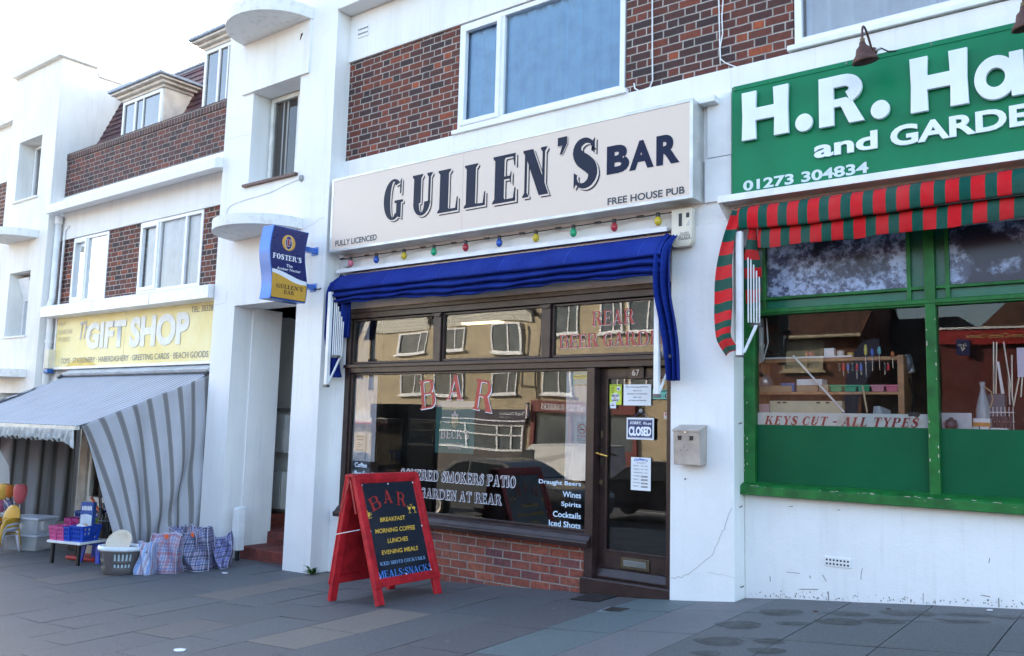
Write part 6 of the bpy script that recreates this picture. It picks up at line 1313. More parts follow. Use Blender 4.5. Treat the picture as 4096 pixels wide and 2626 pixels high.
# drainpipe, alarm, airbrick on the left
dp = thing('drainpipe', 'white drainpipe beside the far stair tower', 'pipe', (-15.5, -.1, -.5)); mb = MB(); mb.tube([(-15.47, -.10, -.6), (-15.47, -.10, 3.0), (-15.47, -.14, 3.25), (-15.47, -.10, 3.4), (-15.47, -.10, 4.86)], .055, 14); mb.build('pipe_run', WHITEM, dp, smooth=True)
mb = MB(); mb.tube([(-15.47, -.10, 2.62), (-15.47, -.10, 2.66)], .068, 14); mb.tube([(-15.47, -.10, 4.72), (-15.47, -.10, 4.86)], .066, 14); mb.build('pipe_joint', WHITEM, dp)
mb = MB(); mb.tube([(-15.33, -.05, 2.4), (-15.33, -.05, 4.5), (-15.31, -.05, 4.62), (-15.2, -.04, 4.66)], .022, 8); tag(mb.build('overflow_pipe', WHITEM, smooth=True), 'thin white overflow pipe beside the drainpipe', 'pipe')
ga = thing('alarm_box', 'cream and blue alarm box at the left end of the yellow sign', 'alarm', (-15.32, -.1, 2.1)); mb = MB(); mb.box(-15.43, -15.285, -.17, -.06, 2.17, 2.50); mb.build('casing', CREAM, ga, bevel=.012); mb = MB(); mb.box(-15.43, -15.285, -.17, -.06, 2.09, 2.168); mb.build('blue_lens', plain('blue_lens', (.03, .12, .35), .25), ga, bevel=.01)
# gift shop front under its awning
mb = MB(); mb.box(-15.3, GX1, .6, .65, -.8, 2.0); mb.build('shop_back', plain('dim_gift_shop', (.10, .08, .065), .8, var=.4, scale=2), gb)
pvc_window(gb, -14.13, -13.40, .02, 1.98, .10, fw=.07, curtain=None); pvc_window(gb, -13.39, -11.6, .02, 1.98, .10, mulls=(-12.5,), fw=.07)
mb = MB(); mb.box(-14.3, -11.5, .08, .5, -1, .015); mb.build('stall_riser', WHITE, gb)
for i, (x, z, w_, h_) in enumerate(((-13.75, .35, .26, .34), (-13.52, .22, .2, .25), (-13.0, .3, .25, .3), (-12.7, 1.2, .3, .3))):
    mb = MB(); mb.box(x-w_/2, x+w_/2, .30, .315, z-h_/2, z+h_/2, rot=(.0, .12, 0)); pf = mb.build('picture', plain('faded_print_card', (.36, .38, .38), .6, var=.2, scale=8)); tag(pf, ['grey picture card leaning in the gift shop window', 'smaller picture card low in the gift shop window', 'picture card behind the green hangers', 'picture card high in the gift shop window'][i], 'picture')
mb = MB(); mb.box(-14.0, -13.8, .4, .42, .9, 1.5); tag(mb.build('orange_poster', plain('orange_poster_print', (.40, .10, .03), .6)), 'orange poster inside the gift shop window', 'poster')
# ------------------------------------------------------------------ gift shop awning with hanging side curtains
GRY1, GRY2, LN = (.46, .46, .50), (.19, .185, .20), (.38, .33, .26)
STC = m_stripe('grey_striped_canvas', [(0, GRY1), (.335, LN), (.355, GRY2), (.40, LN), (.415, GRY2), (.60, LN), (.615, GRY2), (.655, LN), (.675, GRY1)], .235, rough=.85)
STR2 = m_stripe('ribbed_roof_canvas', [(0, (.50, .52, .56)), (.55, (.30, .30, .34))], .105, rough=.85)
ga_ = thing('awning', 'grey striped awning with side curtains over the gift shop pavement display', 'awning', (-12.7, -.1, 2.0))
AX0, AX1 = -14.83, -10.55; yb0, zb0, yf, zf_ = -.10, 2.03, -1.88, 1.27
mb = MB()
def roofc(u, v): x = AX0+(AX1-AX0)*u; return Vector((x, yb0+(yf-yb0)*v, zb0+(zf_-zb0)*v-.07*math.sin(math.pi*v)-.012*math.sin(u*60)*math.sin(math.pi*v)*.4))
mb.grid(roofc, 90, 20, lambda u, v: (u*(AX1-AX0), v)); mb.build('canopy', STR2, ga_, solid=.003, fixn=False)
mb = MB(); mb.tube([(AX0-.02, -.09, 2.06), (AX1+.02, -.09, 2.06)], .04, 12); mb.prism([(-.02, 2.03), (-.16, 2.04), (-.19, 2.075), (-.02, 2.15)], 'x', AX0+.1, AX1+.02); mb.build('roller', plain('grey_roller_hood', (.55, .58, .60), .4, .2), ga_, bevel=.004)
mb = MB(); mb.box(AX0-.03, AX1+.03, yf-.035, yf+.02, zf_-.05, zf_-.005); mb.build('front_rail', plain('cream_rail', (.62, .58, .50), .5), ga_, bevel=.004)
for x in (AX0+.02, AX1-.02): mb = MB(); mb.tube([(x, -.05, 1.98), (x, yf, zf_-.035)], .016, 8); mb.tube([(x, -.06, 2.1), (x+.02, -.2, 2.0)], .025, 8); mb.build('side_arm', plain('dark_grey_arm', (.10, .10, .11), .5, .4), ga_)
# frilled front valance
VAL = plain('weathered_valance', (.42, .42, .41), .85, var=.25, scale=14, bump=.4)
mb = MB()
def val(u, v):
    x = AX0+(AX1-AX0)*u; sc = abs(math.sin(x*math.pi/.145)); d = .16-.05*(1-sc)+.09*max(0, (u-.93)/.07)**1.5
    return Vector((x+(.03*max(0, (u-.95)/.05))*v, yf-.035+.02*math.sin(x*43+1)*v+.014*math.sin(x*97)*v, zf_-.045-d*v))
mb.grid(val, 420, 8); mb.build('valance', VAL, ga_, solid=.003, fixn=False)
# right side curtain: hangs from the sloping edge, its loose front swept back to the wall at the foot
def rc(u, v):
    """u runs along the sloping edge from the front rail to the wall, v down the cloth"""
    yt = yf+.04+(-.06-yf-.04)*u; zt = zf_+(zb0-zf_)*(yt-yf)/(yb0-yf)-.02
    # foot: narrower and swept to the wall
    yb_ = -1.24+1.19*u**1.15; zb_ = -.27+.03*u+.25*max(0, u-.55)**1.5
    k = v**.8; y = yt+(yb_-yt)*k; z = zt+(zb_-zt)*v
    if u < .12: y += -.03*math.sin(math.pi*v)*(1-u/.12)
    belly = .16*math.sin(math.pi*min(1, v*1.02))**1.2*(.35+u*.6)
    fold = (.045*math.sin(u*16+2.2*v)+.025*math.sin(u*31+4*v))*(.25+v)
    sw = .10*math.exp(-((u-.45-(1-v)*.9)/.12)**2)*v
    return Vector((AX1+.02+belly*.45-fold-sw, y, z))
mb = MB(); mb.grid(rc, 120, 60, lambda u, v: (u*2.05+.08-.18*v*(1-u), v)); mb.build('right_curtain', STC, ga_, solid=.003, fixn=False)
def lc_front(v):
    pts = [(0, -1.84), (.18, -1.35), (.36, -1.02), (.55, -.86), (.75, -.80), (1.01, -.78)]
    for (a0, y0), (a1, y1) in zip(pts, pts[1:]):
        if v <= a1: return y0+(y1-y0)*(v-a0)/(a1-a0)
def lc_y(u, v): y0 = lc_front(v); return y0+(.2-y0)*u
def lc(u, v):
    y = lc_y(u, v); zt = zf_+(zb0-zf_)*(min(y, -.1)-yf)/(yb0-yf)-.02
    return Vector((AX0+.05*math.sin(y*14+1.2*v)*(.3+v)+.02*math.sin(y*29+2*v), y, zt+(-.36-zt)*v))
mb = MB(); mb.grid(lc, 110, 40, lambda u, v: (lc_y(u, v)*1.05, v)); mb.build('left_curtain', STC, ga_, solid=.003, fixn=False)
mb = MB(); mb.box(-14.37, -14.135, .06, .3, -1, 2.0); mb.build('door_jamb', plain('dull_white_jamb', (.55, .52, .48), .6), gb)
mb = MB(); mb.tube([(AX0+.04, yf+.08, zf_-.02), (AX0-.02, -.9, 1.65), (AX0-.05, -.25, 1.95)], .004); mb.build('edge_cord', WHITEM, ga_)
# ------------------------------------------------------------------ the next houses on the left
fb = thing('terrace_building', 'white rendered terrace end with brick panels at the far left', 'building', (-21, .5, -.7))
mb = MB(); mb.box(-26, -17.43, FACE, .5, 5.9, 7.05); mb.box(-26, -17.43, FACE, .5, 4.25, 4.75); mb.box(-26, -17.43, .02, .5, -1.2, 2.6); mb.box(-26, -17.43, FACE-.12, .6, 7.05, 7.16); mb.box(-26, -17.43, .26, .6, 2.6, 6.0); mb.build('wall', WHITE_OLD, fb)
mb = MB(); mb.box(-26, -17.43, 0, .24, 4.752, 5.898); mb.build('brick_panel', DARKBRICK, fb); mb = MB(); mb.box(-26, -17.43, 0, .24, 3.0, 4.248); mb.build('brick_panel', DARKBRICK, fb)
mb = MB(); mb.box(-26, -17.43, -.2, .3, 2.6, 3.0); mb.build('ledge', WHITE_OLD, fb)
bb = thing('rear_roof_building', 'plain roof block behind the terrace parapets', 'building', (-7, 4, 6))
mb = MB(); mb.box(-10.2, XR, .62, 8, 6.0, 8.1); mb.build('wall', WHITE_OLD, bb)
# ------------------------------------------------------------------ display on the pavement in front of the gift shop
def at_g(k, x, y): p = Gp(k, x, y); return p
# laundry basket
lbp = Vector((-9.93, -1.55, 0)); lbp.z = gz(lbp.x, lbp.y)
lb = thing('laundry_basket', 'grey and white oval laundry basket on the pavement by the checked bags', 'basket', lbp)
TAUP = plain('taupe_plastic', (.105, .092, .09), .42, var=.05)
hgt = .305; ax_ang = math.radians(35)
def oval(a, r): c, s_ = math.cos(a), math.sin(a); x, y = r*1.0*c, r*.68*s_; return Vector((x*math.cos(ax_ang)-y*math.sin(ax_ang), x*math.sin(ax_ang)+y*math.cos(ax_ang), 0))
mb = MB(); N_ = 64
rows = [(.175, .0), (.19, .012)]+[(.19+.055*i/7, .012+.27*i/7) for i in range(1, 8)]
rings = [[mb.bm.verts.new(lbp+oval(2*math.pi*j/N_, r)+Vector((0, 0, z))) for j in range(N_)] for r, z in rows]
mb.bm.faces.new(rings[0][::-1])
for i, (A, B) in enumerate(zip(rings, rings[1:])):
    for j in range(N_):
        if i in (3, 4, 6) and i != 4 and j % 2 == 0 and (j % 16) < 9: continue    # slots
        if i in (5,) and j % 2 == 0 and (j % 16) < 9: continue
        mb.bm.faces.new((A[j], A[(j+1) % N_], B[(j+1) % N_], B[j]))
for f_ in mb.bm.faces: f_.smooth = True
mb.build('basket_body', TAUP, lb, solid=.004)
mb = MB(); rows = [(.20, .02), (.243, .27)]; rings = [[mb.bm.verts.new(lbp+oval(2*math.pi*j/N_, r-.012)+Vector((0, 0, z))) for j in range(N_)] for r, z in rows]
for j in range(N_): mb.bm.faces.new((rings[0][j], rings[0][(j+1) % N_], rings[1][(j+1) % N_], rings[1][j]))
mb.build('basket_lining', plain('pale_blue_liner', (.50, .62, .68), .7), lb, smooth=True)
mb = MB(); rows = [(.250, .278), (.262, .272), (.268, .29), (.262, .325), (.235, .328), (.23, .30)]; rings = [[mb.bm.verts.new(lbp+oval(2*math.pi*j/N_, r)+Vector((0, 0, z))) for j in range(N_)] for r, z in rows]
for A, B in zip(rings, rings[1:]):
    for j in range(N_): mb.bm.faces.new((A[j], A[(j+1) % N_], B[(j+1) % N_], B[j]))
mb.build('basket_rim', plain('white_rim_plastic', (.72, .75, .80), .35), lb, smooth=True)
wbl = thing('round_bowl', 'cream round bowl standing up in the laundry basket', 'bowl', lbp+Vector((0, 0, .3))); mb = MB(); c0 = lbp+Vector((-.03, .02, .33))
mb.lathe([(.0, .0), (.07, .004), (.12, .03), (.15, .065), (.158, .07), (.15, .075), (.115, .045), (.06, .02), (.0, .016)], (0, 0, 0), 32, cap=False)
R_ = Euler((math.radians(62), 0, math.radians(30))).to_matrix()
for v in mb.bm.verts: v.co = R_ @ v.co+c0+Vector((0, 0, .0))
mb.build('bowl_shell', plain('cream_bowl', (.66, .56, .44), .4, var=.04), wbl, smooth=True)
# checked bags
PL1 = m_plaid('red_blue_plaid', [(.0, .16, (.30, .06, .09), .55), (.24, .34, (.08, .12, .32), .5), (.42, .45, (.05, .05, .09), .7), (.52, .66, (.34, .08, .10), .45), (.74, .80, (.12, .18, .42), .6), (.88, .91, (.05, .05, .09), .7)], [(.0, .14, (.30, .06, .09), .5), (.22, .30, (.10, .14, .36), .5), (.42, .45, (.05, .05, .09), .6), (.55, .68, (.30, .08, .12), .45), (.8, .84, (.1, .14, .36), .5)], .21, (.36, .34, .45))
PL2 = m_plaid('dark_blue_plaid', [(.0, .20, (.02, .025, .06), .75), (.28, .36, (.22, .08, .10), .5), (.44, .52, (.02, .03, .07), .8), (.60, .78, (.06, .08, .22), .6), (.86, .92, (.02, .02, .05), .8)], [(.0, .18, (.02, .025, .06), .7), (.26, .32, (.2, .08, .1), .5), (.42, .50, (.02, .03, .07), .8), (.60, .74, (.06, .08, .22), .55), (.84, .90, (.02, .02, .05), .8)], .16, (.32, .32, .46))
PL3 = m_plaid('blue_striped_bag_cloth', [(.0, .2, (.10, .22, .50), .75), (.28, .42, (.36, .10, .12), .6), (.5, .62, (.16, .28, .55), .6), (.75, .86, (.30, .12, .16), .55)], [], .15, (.44, .48, .62))
PL4 = m_plaid('violet_blue_plaid', [(.0, .2, (.03, .04, .12), .75), (.3, .38, (.10, .10, .35), .6), (.48, .56, (.03, .03, .10), .8), (.66, .84, (.14, .16, .42), .6)], [(.0, .18, (.03, .04, .12), .7), (.3, .36, (.12, .1, .35), .6), (.5, .58, (.03, .03, .1), .8), (.7, .84, (.14, .16, .42), .55)], .13, (.32, .32, .52))
PIPING = plain('white_bag_piping', (.50, .50, .62), .5); TAGM = plain('orange_price_tag', (.75, .12, .03), .5, var=.0)
def checked_bag(name, label, x, y, ang, w, d, h, mat, lean=(0, 0), slump=0., tagpos=None, handle=True, group='checked shopping bags by the tower'):
    z = gz(x, y); t = thing(name, label, 'bag', (x, y, z), group); R_ = Matrix.Rotation(ang, 3, 'Z'); sd = rnd.uniform(0, 9)
    def pt(px_, py_, s_):   # px_,py_ in -1..1, s_ height 0..1
        top = 1-.55*slump*s_
        sq = 1-(.72-.25*slump)*s_**1.4        # front and back close up towards the zip
        q = Vector((px_*w/2*(1+.05*math.sin(s_*3+sd)-slump*.12*s_), py_*d/2*max(.1, sq)+.018*math.sin(px_*4+s_*6+sd)*(1-abs(py_)*.5), 0))
        q.x += .006*math.sin(s_*9+py_*5+sd)+lean[0]*s_*h+slump*.025*math.sin(s_*5+px_*3+sd); q.y += lean[1]*s_*h+slump*.05*math.sin(s_*7+px_*5+sd)
        q.z = h*s_*(1-.10*slump*(1+math.sin(px_*3+sd))*s_)+.008*math.sin(px_*7+sd)*s_
        return Vector((x, y, z))+R_ @ q
    per = [(-1, -1), (1, -1), (1, 1), (-1, 1)]; mb = MB(); n = 14; ring_ = []
    for a, b_ in zip(per, per[1:]+per[:1]):
        for i in range(n): u = i/n; ring_.append((a[0]+(b_[0]-a[0])*u, a[1]+(b_[1]-a[1])*u))
    M_ = len(ring_); m_ = 14; acc = [0]
    for i in range(M_): a, b_ = ring_[i], ring_[(i+1) % M_]; acc.append(acc[-1]+math.hypot((b_[0]-a[0])*w/2, (b_[1]-a[1])*d/2))
    V = [[mb.bm.verts.new(pt(*ring_[i], j/m_)) for i in range(M_)] for j in range(m_+1)]
    for j in range(m_):
        for i in range(M_):
            f_ = mb.bm.faces.new((V[j][i], V[j][(i+1) % M_], V[j+1][(i+1) % M_], V[j+1][i])); f_.smooth = True
            for l, uv in zip(f_.loops, ((acc[i], j/m_*h), (acc[i+1], j/m_*h), (acc[i+1], (j+1)/m_*h), (acc[i], (j+1)/m_*h))): l[mb.uv].uv = uv
    mb.bm.faces.new(V[0][::-1]); f_ = mb.bm.faces.new(V[-1])
    for l in f_.loops: l[mb.uv].uv = (l.vert.co.x, l.vert.co.y)
    mb.build('bag_body', mat, t)
    mb = MB()
    for sx, sy in per: mb.tube([pt(sx*1.01, sy*1.01, j/m_)+Vector((0, 0, .002)) for j in range(m_+1)], .0035, 5)
    for s_ in (.012, 1.): mb.tube([pt(*ring_[i % M_], s_)*1 for i in range(M_+1)], .0035, 5)
    mb.build('piping', PIPING, t)
    if handle:
        for sy in (-1, ):
            mb = MB(); a, b_ = pt(-.38, sy, .86), pt(.38, sy, .86); up = Vector((0, 0, handle)); mb.tube([pt(-.42, sy*1.02, .45), a, a*.7+b_*.3+up, a*.3+b_*.7+up*.95, b_, pt(.42, sy*1.02, .45)], .008, 6); mb.build('handle', PIPING if mat != PL2 else mat, t, smooth=True)
    if tagpos: mb = MB(); mb.lathe([(.024, 0), (.024, .003)], (0, 0, 0), 14); q = pt(tagpos[0], -1.02, tagpos[1]); [setattr(v, 'co', q+R_ @ Vector((v.co.x, -.006-v.co.z, v.co.y*1.3))) for v in mb.bm.verts]; mb.build('price_tag', TAGM, t)
    return t
VA = math.radians(37)
checked_bag('shopping_bag', 'small upright blue and red striped bag next to the laundry basket', -9.66, -1.37, VA-.15, .18, .16, .37, PL3, slump=.3, handle=-.05)
checked_bag('shopping_bag', 'upright red and blue checked bag behind the small striped bag', -9.585, -1.17, VA-.15, .35, .17, .46, PL1, slump=.25, tagpos=(.05, .93), handle=.0)
checked_bag('shopping_bag', 'big slumped dark blue checked bag with a looped handle', -9.52, -.87, VA-.05, .52, .28, .50, PL2, slump=.8, lean=(-.05, 0), tagpos=(.15, .95), handle=.16)
checked_bag('shopping_bag', 'crumpled violet blue checked bag against the tower foot', -9.42, -.60, VA+.2, .32, .24, .42, PL4, slump=1., lean=(.06, 0), handle=False)
# low white table with black legs
def table(name, label, c, ang, w, d, h, topm, legm):
    z = gz(c[0], c[1]); t = thing(name, label, 'table', (c[0], c[1], z)); R_ = Euler((0, 0, ang)).to_matrix(); O_ = Vector((c[0], c[1], z))
    def bx_(x0, x1, y0, y1, z0, z1): mb = MB(); mb.box(x0, x1, y0, y1, z0, z1); [setattr(v, 'co', R_ @ v.co+O_) for v in mb.bm.verts]; return mb
    bx_(-w/2, w/2, -d/2, d/2, h-.03, h).build('tabletop', topm, t, bevel=.004)
    for sx in (-1, 1):
        for sy in (-1, 1): bx_(sx*(w/2-.06)-.018, sx*(w/2-.06)+.018, sy*(d/2-.05)-.018, sy*(d/2-.05)+.018, .0, h-.0305).build('leg', legm, t, bevel=.003)
    return t, R_, O_
tb, TR, TO = table('display_table', 'low white topped table with black legs holding plastic baskets', (-11.2, -1.43), .28, .56, .46, .29, WHITEM, BLACK)
def basket(label, u, v, w, d, h, mat, lift=0., rot=0., wavy_=.0, base=None, group='plastic baskets on the low table'):
    R_ = base[0] if base else TR; O_ = base[1] if base else TO; hz_ = base[2] if base else .2905
    c0 = R_ @ Vector((u, v, 0))+O_+Vector((0, 0, hz_+lift)); t = thing('plastic_basket', label, 'basket', c0, group)
    R2 = R_ @ Euler((0, 0, rot)).to_matrix(); mb = MB(); per = [(-1, -1), (1, -1), (1, 1), (-1, 1)]; nn = 10; rg = []
    for a, b_ in zip(per, per[1:]+per[:1]):
        for i in range(nn): q = i/nn; rg.append((a[0]+(b_[0]-a[0])*q, a[1]+(b_[1]-a[1])*q))
    def p_(q, s_): k = .78+.22*s_; return c0+R2 @ Vector((q[0]*w/2*k, q[1]*d/2*k, h*s_+(wavy_*math.sin(q[0]*5)*(s_ > .9))))
    lv = [0, .12, .30, .42, .60, .72, .88, 1.]; V = [[mb.bm.verts.new(p_(q, s_)) for q in rg] for s_ in lv]; M_ = len(rg)
    for j in range(len(lv)-1):
        for i in range(M_):
            if j in (1, 3, 5) and i % 2 and i % nn not in (0, nn-1): continue
            mb.bm.faces.new((V[j][i], V[j][(i+1) % M_], V[j+1][(i+1) % M_], V[j+1][i]))
    mb.bm.faces.new(V[0][::-1]); mb.build('basket_side', mat, t, solid=.004)
    mb = MB(); mb.tube([p_(rg[i % M_], 1.) for i in range(M_+1)], .006, 5); mb.build('basket_lip', mat, t)
    return t
PINK = plain('hot_pink_plastic', (.60, .09, .26), .4); PINK2 = plain('magenta_plastic', (.40, .03, .18), .4); BLU = plain('bright_blue_plastic', (.012, .06, .42), .38); LIME = plain('lime_plastic', (.34, .55, .05), .4); GREYB = plain('grey_basket_plastic', (.22, .22, .25), .45)
basket('hot pink basket at the front left of the low table', -.215, -.12, .12, .2, .165, PINK, wavy_=.006); basket('hot pink basket between pink and blue ones at the table front', -.09, -.12, .12, .2, .165, PINK, wavy_=.006)
basket('narrow blue basket right of the pink ones on the table', 0.01, -.11, .10, .2, .17, BLU); basket('large bright blue basket at the right of the low table', .165, -.05, .22, .3, .19, BLU)
basket('magenta basket behind the front pink ones on the table', -.22, .10, .12, .18, .23, PINK2, wavy_=.006, lift=.01); basket('second magenta basket behind the front row on the table', -.10, .11, .11, .18, .23, PINK2, wavy_=.006, lift=.01)
basket('lime green basket in the back row of the low table', .02, .12, .12, .18, .23, LIME, wavy_=.006, lift=.01)
bk = thing('boxed_book', 'tall blue and white boxed kitchen item standing in the baskets', 'box', TR @ Vector((.16, -.02, 0))+TO); BR = TR @ Euler((0, 0, .1)).to_matrix(); bo_ = TR @ Vector((.10, .03, 0))+TO+Vector((0, 0, .30))
def loc(mb, R_, O_): [setattr(v, 'co', R_ @ v.co+O_) for v in mb.bm.verts]; return mb
mb = MB(); mb.box(-.095, .095, -.03, .03, .0, .46); loc(mb, BR, bo_).build('box_body', plain('print_blue', (.035, .09, .32), .4), bk, bevel=.003)
bf = Fr(BR @ Vector((0, -.0315, 0))+bo_, BR @ Vector((1, 0, 0)), (0, 0, 1)); mb = MB(); mb.face([bf.at(a, b_, .001) for a, b_ in ((-.085, .03), (.085, .03), (.085, .30), (.0, .315), (-.085, .30))]); mb.build('pale_photo', plain('pale_print', (.55, .62, .70), .4), bk, fixn=False)
mb = MB(); mb.face([bf.at(.05*math.cos(i*.5236), .15+.045*math.sin(i*.5236), .002) for i in range(12)]); mb.build('food_photo', plain('golden_print', (.52, .30, .12), .5, var=.3, scale=40), bk, fixn=False)
mb = MB(); mb.face([bf.at(.06*math.cos(i*.5236), .085+.022*math.sin(i*.5236), .002) for i in range(12)]); [mb.face([bf.at(-.07+i*.022+a, .36+b_, .002) for a, b_ in ((0, 0), (.016, 0), (.016, .05+.006*(i % 3)), (0, .05))]) for i in range(7)]; mb.build('white_print', LWHITE, bk, fixn=False)
mb = MB(); mb.box(-.06, .08, -.05, .0, .11, .125, rot=(.3, .2, .2)); loc(mb, TR, TR @ Vector((.18, -.1, 0))+TO+Vector((0, 0, .36))); mb.bm.verts.ensure_lookup_table(); tag(mb.build('price_card', PAPER), 'white price card lying on the blue basket', 'card')
# things under the table
def simple(name, label, cat, mb, mat, **k): return tag(mb.build(name, mat, **k), label, cat)
mb = MB(); mb.box(-.24, .26, .0, .3, .0, .045); simple('red_tray', 'flat red plastic tray on the ground under the low table', 'tray', loc(mb, TR, TR @ Vector((-.1, .12, 0))+TO), plain('red_plastic', (.48, .03, .03), .4), bevel=.015)
cb = thing('cool_box', 'cream tub with a black lid on the ground behind the table', 'box', TR @ Vector((-.3, .5, 0))+TO); co = TR @ Vector((-.26, .62, 0))+TO
mb = MB(); mb.hexa([Vector(q) for q in ((-.17, -.12, 0), (.2, -.12, 0), (-.17, .14, 0), (.2, .14, 0), (-.2, -.15, .17), (.24, -.15, .17), (-.2, .17, .17), (.24, .17, .17))]); loc(mb, TR, co).build('tub', plain('cream_tub', (.60, .57, .46), .45), cb, bevel=.015)
mb = MB(); mb.box(-.215, .255, -.165, .185, .171, .20); loc(mb, TR, co).build('rim', WHITEM, cb, bevel=.01); mb = MB(); mb.prism([(-.19, .201), (.22, .201), (.2, .30), (-.08, .27)], 'y', -.13, .16); loc(mb, TR, co).build('lid', BLACK, cb, bevel=.01)
bs = thing('blue_stool', 'blue plastic stool with splayed legs under the low table', 'stool', TR @ Vector((.1, .15, 0))+TO)
so_ = TR @ Vector((.16, .14, 0))+TO; mb = MB(); mb.box(-.14, .14, -.1, .1, .22, .245); loc(mb, TR, so_).build('seat', BLU, bs, bevel=.01)
for sx in (-1, 1):
    for sy in (-1, 1): mb = MB(); mb.hexa([Vector(q) for q in ((sx*.15-.03, sy*.1-.01, 0), (sx*.15+.03, sy*.1-.01, 0), (sx*.15-.03, sy*.1+.01, 0), (sx*.15+.03, sy*.1+.01, 0), (sx*.11-.03, sy*.08-.01, .22), (sx*.11+.03, sy*.08-.01, .22), (sx*.11-.03, sy*.08+.01, .22), (sx*.11+.03, sy*.08+.01, .22))]); loc(mb, TR, so_).build('leg', BLU, bs)
# rear bench with crates and taller baskets
rb_ = thing('crate', 'black plastic crate under the rear bench of the gift shop', 'crate', (-12.2, -.75, gz(-12.2, -.75))); mb = MB(); O2 = Vector((-12.15, -.72, gz(-12.15, -.72)))
for z in (0, .07, .14, .20): mb.box(-.3, .3, -.2, .2, z+.02, z+.06)
mb.box(-.29, .29, -.19, .19, 0, .2); loc(mb, TR, O2).build('crate_body', BLACK, rb_, bevel=.004); mb = MB(); mb.box(.02, .12, -.205, -.2, .1, .17); loc(mb, TR, O2).build('paper_label', PAPER, rb_)
bn = thing('bench', 'low dark bench behind the table carrying wire baskets', 'bench', (-12.0, -.6, gz(-12, -.6))); mb = MB(); mb.box(-.55, .6, -.16, .22, .255, .285); loc(mb, TR, Vector((-12.0, -.68, gz(-12, -.68)))).build('seat', plain('grey_board', (.14, .14, .14), .7), bn)
for sx in (-.5, .55): mb = MB(); mb.box(sx-.02, sx+.02, -.12, .18, 0, .2545); loc(mb, TR, Vector((-12.0, -.68, gz(-12, -.68)))).build('leg', BLACK, bn)
BB = (TR, Vector((-12.0, -.68, gz(-12, -.68))), .2855)
basket('dark blue basket at the left end of the rear bench', -.32, .0, .26, .24, .24, plain('dark_blue_plastic', (.02, .06, .24), .4), base=BB, group='baskets on the rear bench'); basket('grey basket holding orange and purple tools on the bench', .02, -.02, .38, .26, .23, GREYB, base=BB, group='baskets on the rear bench')
def stick(label, p0, p1, mat, r=.014, mid=None):
    mb = MB(); a, b_ = Vector(p0), Vector(p1); mb.tube([a, (a+b_)/2+Vector(mid or (0, 0, 0)), b_], [r*.8, r, r*1.1], 8); return tag(mb.build('plastic_spade_handle', mat, smooth=True), label, 'toy', 'beach toy handles in the grey basket')
bo2 = TR @ Vector((.02, 0, 0))+Vector((-12.0, -.68, gz(-12, -.68)+.32))
ORG = plain('orange_plastic', (.66, .10, .015), .4); PUR = plain('purple_plastic', (.26, .12, .34), .4)
stick('orange curved handle leaning left out of the grey basket', bo2+Vector((-.05, 0, 0)), bo2+Vector((-.38, -.04, .38)), ORG, .018, (.03, 0, .03)); stick('orange straight handle upright in the grey basket', bo2+Vector((.05, 0, 0)), bo2+Vector((.02, 0, .38)), ORG, .018)
stick('purple handle leaning right in the grey basket', bo2+Vector((.08, 0, .0)), bo2+Vector((.24, .03, .26)), PUR, .012); stick('lilac handle crossing between the orange handles', bo2+Vector((-.04, 0, .0)), bo2+Vector((.06, -.03, .24)), plain('lilac_plastic', (.40, .30, .50), .4), .012)
# coat hangers piled behind, lime and magenta
for i, (c, nm, dx, dz, sl) in enumerate(((PINK2, 'magenta', -.05, .10, .35), (LIME, 'lime', .05, .06, .30), (BLU, 'blue', -.2, .16, .4), (LIME, 'lime', .30, .18, -.5), (PINK2, 'magenta', .38, .12, -.6), (LIME, 'lime', .22, .24, -.35))):
    o_ = TR @ Vector((dx, .42+.03*i, 0))+TO+Vector((0, 0, .36+dz)); d = Vector((.30, .08, .30*sl+.12)); mb = MB(); mb.tube([o_-d*.8, o_-d*.2+Vector((0, 0, .03)), o_+d*.6, o_+d*.9+Vector((0, 0, .02)), o_+d*.8+Vector((0, 0, -.05)), o_-d*.7+Vector((0, 0, -.06))], .013, 6)
    tag(mb.build('coat_hanger', c, smooth=True), [nm+' plastic coat hanger, lowest on the left behind the boxed item', nm+' plastic coat hanger under the magenta one on the left', nm+' plastic coat hanger on top left of the hanger pile', nm+' plastic coat hanger left of the black racks', nm+' plastic coat hanger touching the black racks', nm+' plastic coat hanger highest behind the boxed item'][i], 'hanger', 'plastic coat hangers behind the table')
